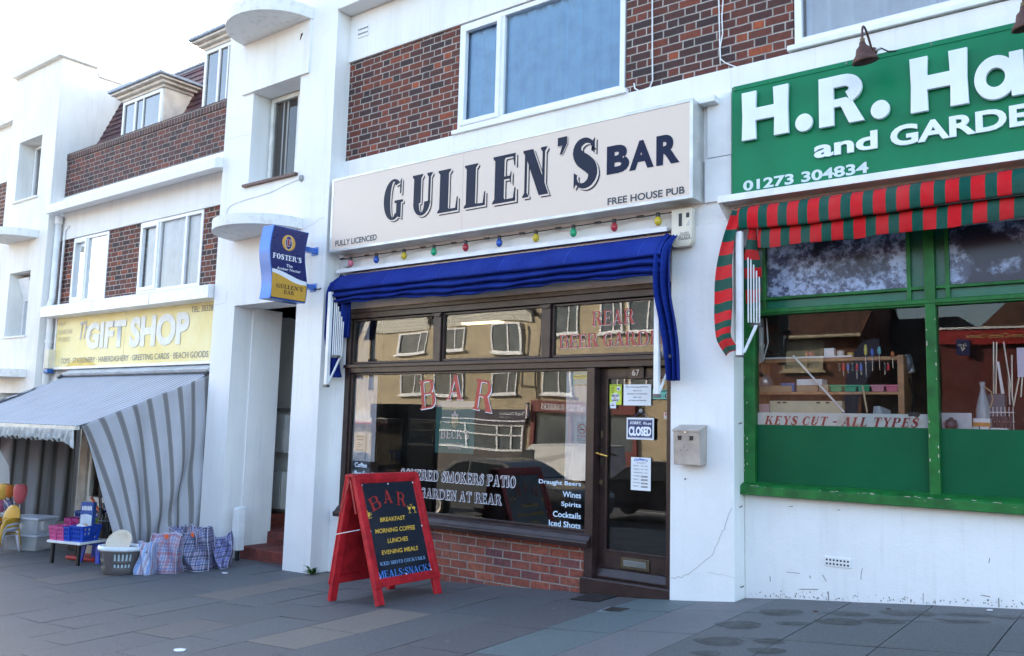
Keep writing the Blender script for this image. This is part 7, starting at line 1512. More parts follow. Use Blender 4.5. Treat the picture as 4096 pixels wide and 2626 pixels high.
# black wire rack of umbrellas
ur = thing('umbrella_rack', 'wire rack of folded black umbrellas beside the right curtain', 'rack', (-11.2, -1.02, gz(-11.2, -1.02))); uo = Vector((-11.2, -1.02, gz(-11.2, -1.02)))
mb = MB()
for z in (.06, .28, .50): mb.tube([uo+Vector((.2*math.cos(a*.3927), .17*math.sin(a*.3927), z)) for a in range(17)], .006, 6)
for a in range(10): mb.tube([uo+Vector((.2*math.cos(a*.628), .17*math.sin(a*.628), 0)), uo+Vector((.2*math.cos(a*.628), .17*math.sin(a*.628), .52))], .004, 5)
mb.build('wire_frame', plain('chrome_wire', (.35, .36, .38), .3, .8), ur)
UMB = plain('black_umbrella_cloth', (.012, .012, .016), .55, var=.3, scale=20)
for i in range(12):
    a = i*.7; r = .06+.1*rnd.random(); b0 = uo+Vector((r*math.cos(a), r*math.sin(a)*.8, .03)); tp = b0+Vector((-.12+.06*math.cos(a), .03*math.sin(a), .66+.12*rnd.random()))
    t = thing('folded_umbrella', 'folded black umbrella standing in the wire rack', 'umbrella', b0, 'folded umbrellas in the wire rack'); mb = MB(); mb.tube([b0, b0.lerp(tp, .2), b0.lerp(tp, .7), b0.lerp(tp, .8)], [.006, .024, .03, .012], 8); mb.build('cover', UMB, t, smooth=True); mb = MB(); mb.tube([b0.lerp(tp, .8), tp], [.008, .011], 8); mb.build('handle', plain('dark_handle', (.03, .02, .018), .35), t, smooth=True)
# clear storage boxes
CLR = m_film('clear_plastic', (.62, .66, .72), .38, .15)
sp0 = Vector((-12.98, -1.22, gz(-12.98, -1.22))); SR = Euler((0, 0, .38)).to_matrix()
for i, (h0, l) in enumerate(((0, 'lower clear storage box under another by the left curtain'), (.235, 'upper clear storage box stacked by the left curtain'))):
    t = thing('storage_box', l, 'box', sp0+Vector((0, 0, h0)), 'clear plastic storage boxes'); mb = MB(); a, b_ = .27, .18
    mb.hexa([Vector(q) for q in ((-a*.86, -b_*.86, 0), (a*.86, -b_*.86, 0), (-a*.86, b_*.86, 0), (a*.86, b_*.86, 0), (-a, -b_, .2), (a, -b_, .2), (-a, b_, .2), (a, b_, .2))]); loc(mb, SR, sp0+Vector((0, 0, h0))).build('box_body', CLR, t, bevel=.012)
    mb = MB(); mb.box(-a-.015, a+.015, -b_-.015, b_+.015, .201, .228); loc(mb, SR, sp0+Vector((0, 0, h0))).build('lid', m_film('milky_lid', (.66, .70, .78), .8, .3) if 'milky_lid' not in MATS else MATS['milky_lid'], t, bevel=.008)
t = thing('paper_leaflet', 'folded cream leaflet inside the lower clear storage box', 'paper', sp0); mb = MB(); mb.box(.0, .2, -.12, .02, .012, .02, rot=(0, .1, .3)); loc(mb, SR, sp0).build('sheet', plain('cream_leaflet', (.66, .56, .44), .7), t)
# stacked children's chairs
YEL = plain('mustard_plastic', (.56, .30, .025), .4, var=.06); WCH = plain('lilac_white_plastic', (.62, .62, .74), .4)
def kid_chair(label, z, mat, back):
    c0 = Vector((-12.98, -1.62, gz(-12.98, -1.62)+z)); t = thing('child_chair', label, 'chair', c0, "stacked children's chairs"); R_ = Euler((0, 0, math.radians(20))).to_matrix(); h = .24
    mb = MB(); mb.grid(lambda u, v: c0+R_ @ Vector(((u-.5)*.30, (v-.5)*.28, h-.012*math.sin(math.pi*u)*math.sin(math.pi*v))), 12, 10); mb.build('seat', mat, t, solid=.012, smooth=True)
    mb = MB(); mb.grid(lambda u, v: c0+R_ @ Vector(((u-.5)*.30*math.sqrt(max(.02, 1-(v*.98)**3)), .13+.05*v-.02*math.cos((u-.5)*3), h+.02+.26*v)), 16, 12)
    if back: mb.build('backrest', mat, t, solid=.012, smooth=True)
    else: mb.bm.free()
    for sx in (-1, 1):
        mb = MB(); pts_ = [(sx*.165, -.17, 0), (sx*.16, -.15, h*.6), (sx*.155, -.13, h+.02), (sx*.155, -.09, h+.085), (sx*.155, .02, h+.10), (sx*.155, .12, h+.095)]
        mb.tube([c0+R_ @ Vector(p) for p in pts_], [.016, .02, .026, .03, .03, .022], 8); mb.build('arm_leg', mat, t, smooth=True)
        mb = MB(); mb.tube([c0+R_ @ Vector(p) for p in ((sx*.165, .17, 0), (sx*.155, .14, h*.6), (sx*.145, .12, h))], [.016, .02, .024], 8); mb.build('leg', mat, t, smooth=True)
for i, (m, l) in enumerate(((WCH, "white child's chair at the bottom of the stack"), (YEL, "mustard child's chair low in the stack"), (WCH, "white child's chair in the middle of the stack"), (YEL, "mustard child's chair second from the top"), (YEL, "mustard child's chair on top of the stack"))): kid_chair(l, i*.028, m, i in (1, 3, 4))
# fishing nets on canes
NETS = [('red', (.60, .10, .12), 'e2', (310, 490), .13, 'pinkish red net at the right of the net bunch'), ('orange', (.66, .17, .015), 'e2', (150, 450), .09, 'narrow orange net in the middle of the bunch'), ('yellow', (.72, .42, .06), 'e2', (60, 450), .11, 'amber yellow net behind the orange one'), ('lemon', (.55, .50, .12), 'e2', (5, 490), .10, 'pale lemon net at the left edge of the bunch'), ('magenta', (.38, .05, .16), 'e2', (20, 665), .10, 'magenta net hanging low at the left edge'), ('lilac', (.26, .24, .46), 'e2', (130, 680), .09, 'lilac net hanging low under the orange one'), ('green', (.25, .50, .08), 'e2', (200, 430), .07, 'bright green net half hidden behind the red one')]
NB = Vector((-13.35, -1.22, gz(-13.35, -1.22)+.12))
for i, (nm, c, k, q, r, l) in enumerate(NETS):
    y = -1.26+.03*i if i != 6 else -1.08; r *= 1.05; p = P(k, *q, y); t = thing('fishing_net', l, 'net', p, 'coloured fishing nets'); m = m_film(nm+'_net_mesh', c, .68, .7)
    mb = MB(); mb.lathe([(r*.72, r*1.0), (r*.95, r*.7), (r*1.0, r*.25), (r*.9, -.3*r), (r*.6, -.8*r), (r*.2, -1.05*r)], p, 20, sx=1 if i != 1 else .7, sy=.6); mb.build('net_bag', m, t, smooth=True)
    mb = MB(); hm = plain(nm+'_hoop', tuple(v*.8 for v in c), .5); mb.tube([p+Vector((r*.98*math.cos(a*.3142)*(1 if i != 1 else .7), r*.3*math.sin(a*.3142), r*.25+r*.75*math.sin(a*.3142))) for a in range(21)], .005, 6); mb.build('hoop', hm, t)
    mb = MB(); mb.tube([p+Vector((0, 0, -r)), p.lerp(NB, .25)+Vector((0, 0, -.02)), NB+Vector((.03*math.cos(i), .03*math.sin(i), -.1))], .007, 6); mb.build('cane', plain('dark_cane', (.03, .03, .04), .5) if i % 2 else plain('white_cane', (.55, .55, .55), .5), t)
mb = MB(); mb.lathe([(.10, 0), (.13, .22), (.135, .23), (.12, .22)], (NB.x, NB.y, gz(NB.x, NB.y)), 20); tag(mb.build('net_bucket', plain('dark_bucket', (.03, .03, .035), .5), smooth=True), 'dark bucket holding the fishing net canes', 'bucket')
# ------------------------------------------------------------------ covers, litter and stones on the pavement
GC = [Gp('c2', x, y) for x, y in ((50, 1475), (180, 1430), (315, 1445), (195, 1480))]
cx_ = -4.22; gr = thing('drain_grate', 'dark iron drain grate in the slabs by the bar door', 'grate', (cx_, -.2, gz(cx_, -.2))); mb = MB()
def gbox(mb, x0, x1, y0, y1, dz0, dz1): mb.hexa([Vector((x, y, gz(x, y)+dz)) for dz in (dz0, dz1) for y in (y0, y1) for x in (x0, x1)])
IRON = plain('rusty_cast_iron', (.045, .038, .036), .7, .3, var=.3, scale=30)
for i in range(8): gbox(mb, -4.37+i*.037, -4.35+i*.037, -.38, -.02, -.01, .007)
for j in range(9): gbox(mb, -4.37, -4.09, -.38+j*.043, -.366+j*.043, -.008, .0055)
mb.build('grate_bars', IRON, gr); mb = MB(); gbox(mb, -4.372, -4.088, -.382, -.008, -.02, .0015); mb.build('grate_pit', plain('dark_pit', (.01, .01, .01), .9), gr)
cv = thing('stopcock_cover', 'small square iron cover set in the pale blue slab', 'cover', (-3.73, -.64, gz(-3.73, -.64))); mb = MB(); gbox(mb, -3.87, -3.63, -.74, -.53, -.01, .004); mb.build('cover_frame', plain('worn_cement', (.20, .23, .24), .85), cv); mb = MB(); gbox(mb, -3.84, -3.66, -.715, -.555, -.01, .0075)
for j in range(5): gbox(mb, -3.835, -3.665, -.705+j*.032, -.692+j*.032, .007, .0105)
mb.build('cover_lid', IRON, cv)
def litter(name, label, p, s_, mat, cat='litter', n=6): mb = MB(); o_ = p; pts_ = [(o_.x+s_*math.cos(i*6.283/n)*rnd.uniform(.6, 1.2), o_.y+s_*math.sin(i*6.283/n)*rnd.uniform(.4, .8)) for i in range(n)]; mb.prism(pts_, 'z', 0, .006); [setattr(v, 'co', v.co+Vector((0, 0, gz(v.co.x, v.co.y)+.002))) for v in mb.bm.verts]; return tag(mb.build(name, mat, bevel=.001), label, cat)
litter('paper_scrap', 'torn white scrap on the slabs in front of the tower', Gp('e3', 2055, 1350), .05, PAPER); litter('paper_scrap', 'flattened white scrap near the bottom of the pavement', Gp('a3', 1075, 1507), .06, PAPER)
litter('dry_leaf', 'brown leaf on the slab by the white wall', Gp('b3', 995, 1272), .022, plain('dead_leaf', (.10, .045, .025), .8)); litter('dry_leaf', 'dark leaf on the slabs further along the white wall', Gp('b3', 1432, 1258), .02, plain('dead_leaf_dark', (.06, .035, .025), .8)); litter('paper_scrap', 'small white scrap at the foot of the right wall', Gp('b3', 2035, 1266), .02, PAPER)
DAMP = plain('damp_dark_stone', (.055, .062, .058), .55, var=.3, scale=9)
mb = MB()
for x, y, rx, ry in ((790, 1278, .16, .13), (535, 1353, .17, .13), (860, 1346, .13, .07), (1135, 1332, .16, .12), (1180, 1285, .17, .08), (1400, 1330, .15, .08), (1555, 1282, .19, .1), (1890, 1288, .18, .06), (1880, 1330, .17, .06), (2160, 1305, .1, .05), (420, 1452, .17, .12), (720, 1450, .1, .08), (700, 1510, .12, .08), (340, 1525, .1, .07)):
    o_ = Gp('b3', x, y); n = 26; ph = rnd.random()*6; mb.face([(o_.x+rx*math.cos(i*6.283/n)*(1+.1*math.sin(3*i*.2417+ph)), o_.y+ry*math.sin(i*6.283/n)*(1+.12*math.sin(2*i*.2417+ph)), gz(o_.x+rx*math.cos(i*6.283/n), o_.y+ry*math.sin(i*6.283/n))+.0042) for i in range(n)])
dmp = mb.build('damp_patches', None, fixn=False, kind='stuff')
t = NT('damp_stone_film'); a_ = t.math('MULTIPLY', t.ramp(t.noise(t.pos(), 9, 6, .65), [(.3, (.25,.25,.25)), (.62, (1,1,1))]), .6); dmp.data.materials.append(t.fin((.05, .055, .048), .55, Alpha=a_)); tag(dmp, 'dark round damp patches on the slabs by the white wall', 'stain')
# ------------------------------------------------------------------ the sunlit side of the street behind the camera, seen in the shop glass
OY = -26.
TANW = NT('tan_roughcast'); tp_ = TANW.pos(); TANW = TANW.fin(TANW.mix(TANW.ramp(TANW.noise(tp_, 1.2, 6, .65), [(.38, (0,0,0)), (.72, (1,1,1))]), (.50, .42, .28), (.38, .32, .22)), .9, 0, TANW.bump(TANW.noise(tp_, 25, 4), .4, .02))
CLAP = NT('white_clapboard'); cp_ = CLAP.pos(); cz_ = CLAP.math('FRACT', CLAP.math('DIVIDE', CLAP.sep(cp_)[2], .17)); CLAP = CLAP.fin(CLAP.mix(CLAP.math('GREATER_THAN', cz_, .9), (.62, .60, .52), (.20, .19, .17)), .6, 0, CLAP.bump(cz_, .8, .03))
PANT = m_brick('brown_pantile', [(.12, .05, .03), (.16, .07, .04), (.09, .04, .028)], (.03, .02, .015), course=.24, per=.22, flemish=False, mt=.03)
def mroof(mb, x0, x1, y0, z0, y1, z1): mb.hexa([Vector(q) for q in ((x0, y0, z0), (x1, y0, z0), (x0, y1, z1), (x1, y1, z1), (x0, y0, z0+.12), (x1, y0, z0+.12), (x0, y1, z1+.12), (x1, y1, z1+.12))])
def zb_at(x): return gz(x, OY)-.6
ob = thing('rendered_terrace', 'tan rendered shops with white clapboard gables across the street', 'building', (-30, OY-3, -1.2))
mb = MB(); mb.box(-46, -15.6, OY-8, OY, -2.2, 6.9); mb.build('wall', TANW, ob)
mb = MB()
for x0, x1 in ((-37.2, -31.4), (-31.2, -24.6)): mb.prism([(x0, 6.35), (x1, 6.35), (x1, 6.8), ((x0+x1)/2, 9.4), (x0, 6.8)], 'y', OY-1, OY+.06)
mb.build('clapboard_gable', CLAP, ob)
mb = MB()
for x0, x1 in ((-37.2, -31.4), (-31.2, -24.6)):
    m_ = (x0+x1)/2
    for a, b_ in ((x0-.25, m_), (x1+.25, m_)): mb.prism([(a, 6.62), (b_, 9.42), (b_, 9.6), (a, 6.80)], 'y', OY-8, OY+.25)
mb.build('gable_roof', plain('dark_slate', (.06, .055, .05), .8, var=.3), ob)
mb = MB(); mroof(mb, -24.6, -15.5, OY+.3, 7.6, OY-5, 10.2); mroof(mb, -46.2, -37.2, OY+.3, 6.9, OY-5, 9.6); mb.build('roof', PANT, ob)
mb = MB(); mb.box(-24.5, -15.6, OY-8, OY-.001, 6.9, 7.62); mb.build('wall', TANW, ob)
DGL = plain('dark_window_glass', (.10, .12, .13), .12, var=.2, scale=1.5)
def owin(x0, x1, z0, z1, parent=ob, y=OY, mat=PVC, gl=DGL, mull=.6):
    mb = MB(); frame_rect(mb, x0, x1, z0, z1, .08, y+.001, y+.06); m_ = x0+(x1-x0)*mull; mb.box(m_-.035, m_+.035, y+.002, y+.055, z0+.08, z1-.08); mb.box(x0-.1, x1+.1, y+.001, y+.14, z0-.09, z0-.002); w = mb.build('window', mat, parent)
    g = MB(); g.box(x0+.05, x1-.05, y-.02, y+.03, z0+.05, z1-.05); g.build('pane', gl, w)
for x0, x1 in ((-41.5, -39.8), (-33.1, -31.5), (-30.1, -28.4), (-26.75, -25.15), (-23.1, -21.5), (-20.4, -19.3), (-19.05, -17.6)): owin(x0, x1, 5.0 if x0 < -24 else 5.55, 6.25 if x0 < -24 else 7.1)
for x0, x1 in ((-41.5, -39.8), (-33.05, -31.5), (-30.6, -28.5), (-26.75, -25.2), (-23.6, -22.0), (-20.4, -19.3), (-19.05, -17.6)): owin(x0, x1, 2.85, 4.0)
def RF(k, x, y, yg, Y): d = ray(k, x, y); t = (yg-CAM.y)/d.y; p = CAM+d*t; d2 = Vector((d.x, -d.y, d.z)); return p+d2*((Y-p.y)/d2.y)
def FB(y): return Fr((0, y, 0), (-1, 0, 0), (0, 0, 1))
def rbox(k, q, yg, Y): a, b_ = RF(k, q[0], q[1], yg, Y), RF(k, q[2], q[3], yg, Y); c_, d_ = RF(k, q[0], q[3], yg, Y), RF(k, q[2], q[1], yg, Y); xs_ = [(a.x+c_.x)/2, (b_.x+d_.x)/2]; return -max(xs_), -min(xs_), (b_.z+c_.z)/2, (a.z+d_.z)/2
ks_ = thing('shop_sign', 'dark purple estate agent fascia with a white swoosh across the street', 'sign', (-28, OY+.1, 1.5))
mb = MB(); mb.box(-33, -24.45, OY+.001, OY+.16, 1.50, 2.12); kb_ = mb.build('fascia', plain('aubergine_fascia', (.018, .014, .04), .5), ks_)
mb = MB(); n = 30
for i in range(n):
    xa, xb = -33+8.5*i/n, -33+8.5*(i+1)/n; e = lambda x: 1.60+.12*math.sin((x+33)/8.5*1.2+1.9)**2+.0*x
    mb.face([(xa, OY+.165, e(xa)), (xb, OY+.165, e(xb)), (xb, OY+.165, e(xb)+.05), (xa, OY+.165, e(xa)+.05)])
mb.build('white_swoosh', LWHITE, ks_, fixn=False)
f = FB(OY+.166); letters('King & Chasemore', f, rbox('b6', (1186, 906, 1364, 932), .055, OY), LWHITE, kb_, bold=.01, name='sign_line'); letters('Established 1800', f, rbox('b6', (1186, 936, 1252, 944), .055, OY), LWHITE, kb_, name='sign_line')
bsn = thing('shop_sign', 'dark red barber shop fascia with white lettering across the street', 'sign', (-22, OY+.1, 2.1))
DRD = plain('oxblood_paint', (.16, .022, .02), .5); mb = MB(); mb.box(-24.2, -18.6, OY+.001, OY+.2, 2.02, 2.55); fb_ = mb.build('fascia', DRD, bsn)
f = FB(OY+.206); u = rbox('b6', (1500, 850, 1808, 893), .055, OY); letters('BERTIES BARBERS', f, u, LWHITE, fb_, 'serif', T=.22, t=.09, s=.06, name='sign_line')
mb = MB(); mb.box(-24.2, -18.6, OY+.001, OY+.12, -2, .35); mb.box(-24.2, -23.95, OY+.001, OY+.12, .35, 2.02); mb.box(-22.2, -22.05, OY+.001, OY+.1, .35, 2.02); mb.box(-20.8, -20.6, OY+.001, OY+.1, .35, 2.02); mb.box(-18.8, -18.6, OY+.001, OY+.1, .35, 2.02); mb.build('barber_shopfront', DRD, ob)
mb = MB(); mb.box(-23.9, -18.8, OY-.05, OY+.03, .35, 2.0); mb.build('shop_pane', DGL, ob)
mb = MB(); mb.box(-33, -24.45, OY+.001, OY+.1, -2, .19); mb.build('stall_riser', plain('dark_riser', (.07, .06, .055), .7), ob)
mb = MB(); frame_rect(mb, -32.8, -24.6, .2, 1.5, .1, OY+.001, OY+.1)
for x in (-30.5, -28.2, -26.3, -25.4): mb.box(x-.05, x+.05, OY+.002, OY+.095, .3, 1.4)
mb.box(-32.7, -24.7, OY+.002, OY+.095, .95, 1.02); mb.build('estate_shopfront', PVC, ob); mb = MB(); mb.box(-32.7, -24.7, OY-.05, OY+.04, .3, 1.4); mb.build('shop_pane', DGL, ob)
mb = MB(); mb.box(-45, -33.2, OY+.001, OY+.5, 1.3, 2.0); o = mb.build('white_red_fascia', plain('white_fascia', (.6, .58, .55), .5)); tag(o, 'white fascia with a red lower edge across the street', 'sign'); mb = MB(); mb.box(-45.01, -33.19, OY+.002, OY+.51, 1.22, 1.32); mb.build('red_edge', plain('bright_red_edge', (.5, .03, .03), .5), o)
bp = thing('barber_pole', 'striped barber pole on the wall between the two fascias', 'pole', (-24.3, OY+.2, 2)); mb = MB(); mb.tube([(-24.33, OY+.25, 1.75), (-24.33, OY+.25, 2.35)], .08, 12); mb.build('pole_body', LWHITE, bp)
mb = MB()
for i in range(5): mb.tube([(-24.33+.085*math.cos(a*.6+i*1.3), OY+.25+.085*math.sin(a*.6+i*1.3), 1.78+i*.1+a*.012) for a in range(11)], .012, 4)
mb.build('spiral_stripe', RED, bp); mb = MB(); mb.lathe([(.09, 0), (.10, .03), (.05, .09)], (-24.33, OY+.25, 2.35), 12); mb.lathe([(.05, -.09), (.10, -.03), (.09, 0)], (-24.33, OY+.25, 1.75), 12); mb.build('pole_cap', BLACK, bp)
wp = thing('wall_pipes', 'thin dark waste pipes running down the tan wall across the street', 'pipe', (-24, OY+.1, 2.6)); mb = MB(); mb.tube([(-23.95, OY+.08, 6.8), (-24.0, OY+.08, 3.3), (-23.9, OY+.08, 2.9), (-23.9, OY+.08, 2.6)], .05, 6); mb.tube([(-25.0, OY+.08, 6.2), (-25.0, OY+.08, 3.25), (-24.0, OY+.08, 3.2)], .03, 6); mb.build('pipe_run', plain('dark_pipe', (.10, .085, .06), .6), wp)
# brick house with pantile roof
OY2 = -24.
bh = thing('brick_house', 'brown brick house with a pantile roof across the street', 'house', (-11, OY2-3, -.9))
HB = m_brick('house_brick', [(.20, .07, .04), (.26, .09, .05), (.15, .06, .04)], (.25, .2, .15), flemish=False, per=.23, course=.075)
mb = MB(); mb.box(-15, -8.75, OY2-6, OY2, -2, 4.86); mb.build('wall', HB, bh)
mb = MB(); mroof(mb, -15.3, -8.6, OY2+.35, 4.78, OY2-3, 7.4); mroof(mb, -15.3, -8.6, OY2-6.3, 4.78, OY2-3.001, 7.4); mb.build('roof', PANT, bh); mb = MB(); mb.tube([(-15.3, OY2+.42, 4.82), (-8.6, OY2+.42, 4.82)], .07, 8); mb.build('gutter', plain('cream_gutter', (.62, .55, .40), .5), bh)
mb = MB(); mb.prism([(OY2, 4.86), (OY2-3, 7.35), (OY2-6, 4.86)], 'x', -9.0, -8.78); mb.build('gable_wall', HB, bh)
owin(-11.5, -9.98, 3.64, 4.7, bh, OY2, plain('cream_window_frame', (.58, .50, .34), .5), plain('pale_curtained_glass', (.32, .32, .26), .3)); owin(-14.2, -12.6, 3.64, 4.7, bh, OY2)
# red garage
gg = thing('garage_building', 'red fronted garage with a dark tiled roof behind across the street', 'garage', (0, OY2-3, -.3)); GRD = plain('garage_red', (.34, .018, .016), .5, var=.15)
mb = MB(); mb.box(-6.2, 6, OY2-8, OY2, -2, 4.93); mb.build('wall', m_brick('garage_red_brick', [(.16, .022, .02), (.20, .03, .025), (.12, .02, .02)], (.08, .02, .02), flemish=False, per=.23, course=.075), gg); mb = MB(); mb.box(-6.2, 6, OY2+.001, OY2+.15, 4.42, 4.92); gsg = mb.build('fascia', GRD, gg); mb = MB(); mb.box(-6.25, 6.05, OY2+.0, OY2+.2, 4.93, 5.0); mb.build('trim', PAPER, gg)
mb = MB(); mb.prism([(-5.2, 5.0), (-3.6, 6.6), (6, 6.6), (6, 5.0)], 'y', OY2-8, OY2-1); mb.build('roof', PANT, gg)
f = FB(OY2+.155); u = rbox('b8', (1306, 645, 1602, 670), HGY, OY2); letters('usts-Clutch Centre', f, (u[0], u[1], u[2], u[3]), plain('gold_sign_lettering', (.60, .42, .16), .5), gsg, bold=.01, name='sign_line')
u = rbox('b8', (1246, 684, 1320, 770), HGY, OY2); mo = thing('test_sign', 'navy sign with three white triangles on the red garage', 'sign', (-u[0], OY2+.2, u[2])); mb = MB(); mb.box(-u[1], -u[0], OY2+.16, OY2+.19, u[2], u[3]); mb.build('board', plain('test_sign_blue', (.012, .02, .12), .5), mo); f = FB(OY2+.195); w_, h_ = u[1]-u[0], u[3]-u[2]; mb = MB()
for cx, cz in ((.32, .68), (.68, .68), (.5, .36)):
    A = [(u[0]+w_*(cx+a*.16), u[2]+h_*(cz+b_*.12)) for a, b_ in ((-1, 1), (1, 1), (0, -1))] if cz < .5 else [(u[0]+w_*(cx+a*.16), u[2]+h_*(cz+b_*.12)) for a, b_ in ((-1, -1), (1, -1), (0, 1))]
    c0 = (sum(p[0] for p in A)/3, sum(p[1] for p in A)/3); B = [(c0[0]+(p[0]-c0[0])*.55, c0[1]+(p[1]-c0[1])*.55) for p in A]
    for i in range(3): mb.face([f.at(*A[i]), f.at(*A[(i+1) % 3]), f.at(*B[(i+1) % 3]), f.at(*B[i])])
mb.build('triangles', LWHITE, mo, fixn=False)
mb = MB(); mb.box(-8.7, -6.25, OY2-9, OY2-4, -2, 5.9); tag(mb.build('dark_shed', plain('dark_cladding', (.03, .03, .03), .8)), 'dark clad building between the brick house and the garage', 'building')
ff_ = thing('feather_flag', 'tall curved navy feather flag standing across the street', 'flag', (-8.6, -21, gz(-8.6, -21)))
pts_ = [RF('b8', x, y, HGY, -21) for x, y in ((648, 1075), (640, 980), (655, 880), (690, 770), (735, 705), (790, 680), (822, 690), (815, 760), (780, 850), (742, 930), (715, 1000), (705, 1075))]
mb = MB(); mb.prism([(p.x, p.z) for p in pts_], 'y', -21.02, -21.); mb.build('banner', plain('navy_banner', (.02, .03, .08), .7), ff_); mb = MB(); mb.tube([(pts_[0].x, -21.03, gz(-9, -21)-.05)]+[(p.x, -21.03, p.z) for p in pts_[:7]], .025, 6); mb.build('mast', BLACK, ff_)
# phone box on this pavement, out of the camera's view
pb_ = thing('phone_box', 'black framed glazed telephone box at the kerb', 'phone box', (-11.2, -4.3, gz(-11.2, -4.3))); z0 = gz(-11.2, -4.3); mb = MB(); bx0, bx1, by0, by1 = -11.68, -10.78, -4.75, -3.9
for x in (bx0, bx1-.07):
    for y in (by0, by1-.07): mb.box(x, x+.07, y, y+.07, z0, z0+2.2)
mb.box(bx0-.02, bx1+.02, by0-.02, by1+.02, z0+2.0, z0+2.26); mb.box(bx0, bx1, by0, by1, z0, z0+.25); mb.box(bx0+.01, bx1-.01, by0+.01, by1-.01, z0+1.1, z0+1.16); mb.build('box_frame', BLACK, pb_, bevel=.01); mb = MB(); mb.box(bx0+.02, bx1-.02, by0+.02, by1-.02, z0+.26, z0+1.99); mb.build('box_glazing', m_film('smoked_glazing', (.03, .035, .035), .75, .1), pb_)
f = FB(by1+.002); letters('BT', f, (10.9, 11.2, z0+1.25, z0+1.45), plain('phone_blue', (.08, .15, .35), .5), pb_, bold=.03)
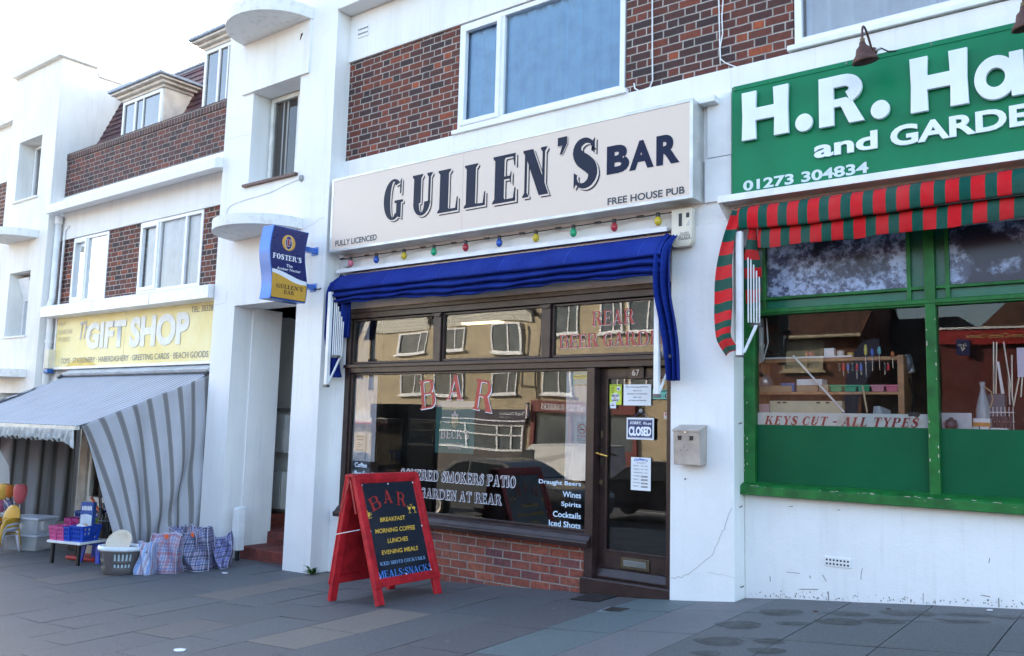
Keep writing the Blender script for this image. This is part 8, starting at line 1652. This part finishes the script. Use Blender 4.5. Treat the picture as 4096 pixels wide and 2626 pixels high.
# cars
def car(name, label, cx, cy, head, paint, L_=4.5, H=1.42, van=False, group='cars parked along the street'):
    """lofted side profile with tumblehome, wheels, windows and lights"""
    z0 = gz(cx, cy)-.125; t = thing(name, label, 'van' if van else 'car', (cx, cy, z0), group); s_ = head; W_ = 1.74
    if van: prof = [(-.5, .30), (-.5, .95), (-.485, 1.72), (-.45, 1.84), (.08, 1.86), (.16, 1.78), (.30, 1.22), (.42, 1.08), (.49, .88), (.5, .45), (.49, .28)]
    else: prof = [(-.49, .32), (-.5, .62), (-.485, .92), (-.40, 1.02), (-.33, 1.10), (-.22, 1.34), (-.10, 1.42), (.06, 1.40), (.15, 1.26), (.24, 1.00), (.36, .92), (.46, .82), (.5, .62), (.49, .30)]
    k = H/1.42 if not van else 1.
    def pt(p, y): h_ = p[1]*k; tum = max(0, (h_-.85)*(.30 if not van else .12)); return Vector((cx+s_*p[0]*L_, cy+y*(W_/2-tum-.06*(abs(p[0]) > .44)), z0+h_))
    mb = MB(); A = smooth_prof(prof, 60); rows = [[mb.bm.verts.new(pt(p, y)) for p in A] for y in (-1, -.93, .93, 1)]
    for r in (0, 3):
        for v, p in zip(rows[r], A): v.co = pt((p[0]*.985, p[1]*.985 if p[1] > .6 else p[1]+.01), -1 if r == 0 else 1)
    for R1, R2 in zip(rows, rows[1:]):
        for i in range(len(A)-1): mb.bm.faces.new((R1[i], R1[i+1], R2[i+1], R2[i]))
        mb.bm.faces.new((R1[-1], R1[0], R2[0], R2[-1]))
    mb.bm.faces.new(rows[0][::-1]); mb.bm.faces.new(rows[3]); mb.build('body', paint, t, smooth=False)
    gl_ = MATS.get('car_glass') or plain('car_glass', (.02, .025, .028), .05, var=0)
    def side(pts, name_):
        for y in (-1, 1):
            mb = MB(); q = [pt(p, y)+Vector((0, .012*y, 0)) for p in pts]; mb.face(q); mb.build(name_, gl_, t, fixn=False)
    if van: side([(.10, 1.15), (.30, 1.15), (.19, 1.66), (.10, 1.68)], 'side_window')
    else: side([(-.30, 1.0), (-.13, 1.0), (-.13, 1.33), (-.21, 1.28)], 'side_window'); side([(-.115, 1.0), (.19, .98), (.09, 1.30), (-.115, 1.33)], 'side_window')
    wa, wb = ((.17, 1.74), (.295, 1.25)) if van else ((.075, 1.36), (.225, 1.03)); mb = MB(); mb.face([pt(p, y)+Vector((s_*.012, 0, .012)) for p, y in ((wa, -.82), (wb, -.86), (wb, .86), (wa, .82))]); mb.build('windscreen', gl_, t, fixn=False)
    if not van: mb = MB(); mb.face([pt(p, y)+Vector((-s_*.012, 0, .012)) for p, y in (((-.225, 1.32), -.8), ((-.325, 1.12), -.86), ((-.325, 1.12), .86), ((-.225, 1.32), .8))]); mb.build('rear_window', gl_, t, fixn=False)
    for wx in (-.31, .31):
        for wy in (-1, 1):
            c0 = Vector((cx+s_*wx*L_, cy+wy*(W_/2-.09), z0+.31)); mb = MB(); mb.lathe([(.2, -.1), (.29, -.11), (.31, -.08), (.31, .08), (.29, .11), (.2, .1)], (0, 0, 0), 24)
            for v in mb.bm.verts: q = v.co.copy(); v.co = c0+Vector((q.x, q.z, q.y))
            w = mb.build('wheel', MATS['black_plastic'], t, smooth=True); mb = MB(); mb.lathe([(.0, 0), (.05, .01), (.17, .0), (.2, .015), (.2, .03), (.15, .02), (.04, .03), (0, .03)], (0, 0, 0), 20, cap=False)
            for v in mb.bm.verts: q = v.co.copy(); v.co = c0+Vector((q.x, wy*(.085+q.z), q.y))
            mb.build('rim', plain('alloy', (.5, .5, .52), .3, .8), w)
    for y in (-.72, .72):
        mb = MB(); c1 = pt((.485, .66), y); mb.box(c1.x-.06, c1.x+.06, c1.y-.17, c1.y+.17, c1.z-.07, c1.z+.08); mb.build('headlight', plain('headlight_lens', (.6, .62, .65), .1), t, bevel=.03); mb = MB(); c1 = pt((-.485, .78), y); mb.box(c1.x-.05, c1.x+.05, c1.y-.15, c1.y+.15, c1.z-.08, c1.z+.1); mb.build('tail_light', plain('tail_lens', (.4, .015, .015), .15), t, bevel=.02)
    return t
def paint(name, c): return plain(name, c, .16, .0, var=.02)
car('parked_car', 'dark grey saloon parked at the near kerb', -12.2, -8.7, 1, paint('charcoal_car_paint', (.10, .105, .11)))
car('parked_car', 'black saloon in the road reflected in the door glass', -9.6, -11.2, -1, paint('black_car_paint', (.008, .008, .01)), H=1.40)
car('parked_car', 'pale silver blue hatchback parked behind the dark grey saloon', -18.0, -8.7, 1, paint('silver_blue_paint', (.38, .44, .50)), L_=4.0, H=1.5)
car('parked_van', 'small white van parked on the far side of the street', -16.9, -17.6, -1, paint('white_van_paint', (.70, .70, .68)), L_=4.3, van=True)
car('parked_car', 'added unseen dark green estate car blocking bright reflections in the hardware shop glass', -5.4, -8.75, 1, paint('blocker_car_paint', (.012, .022, .016)), H=1.72, L_=4.5)  # added out of view; keeps sunlit reflections off the lower green shop glass
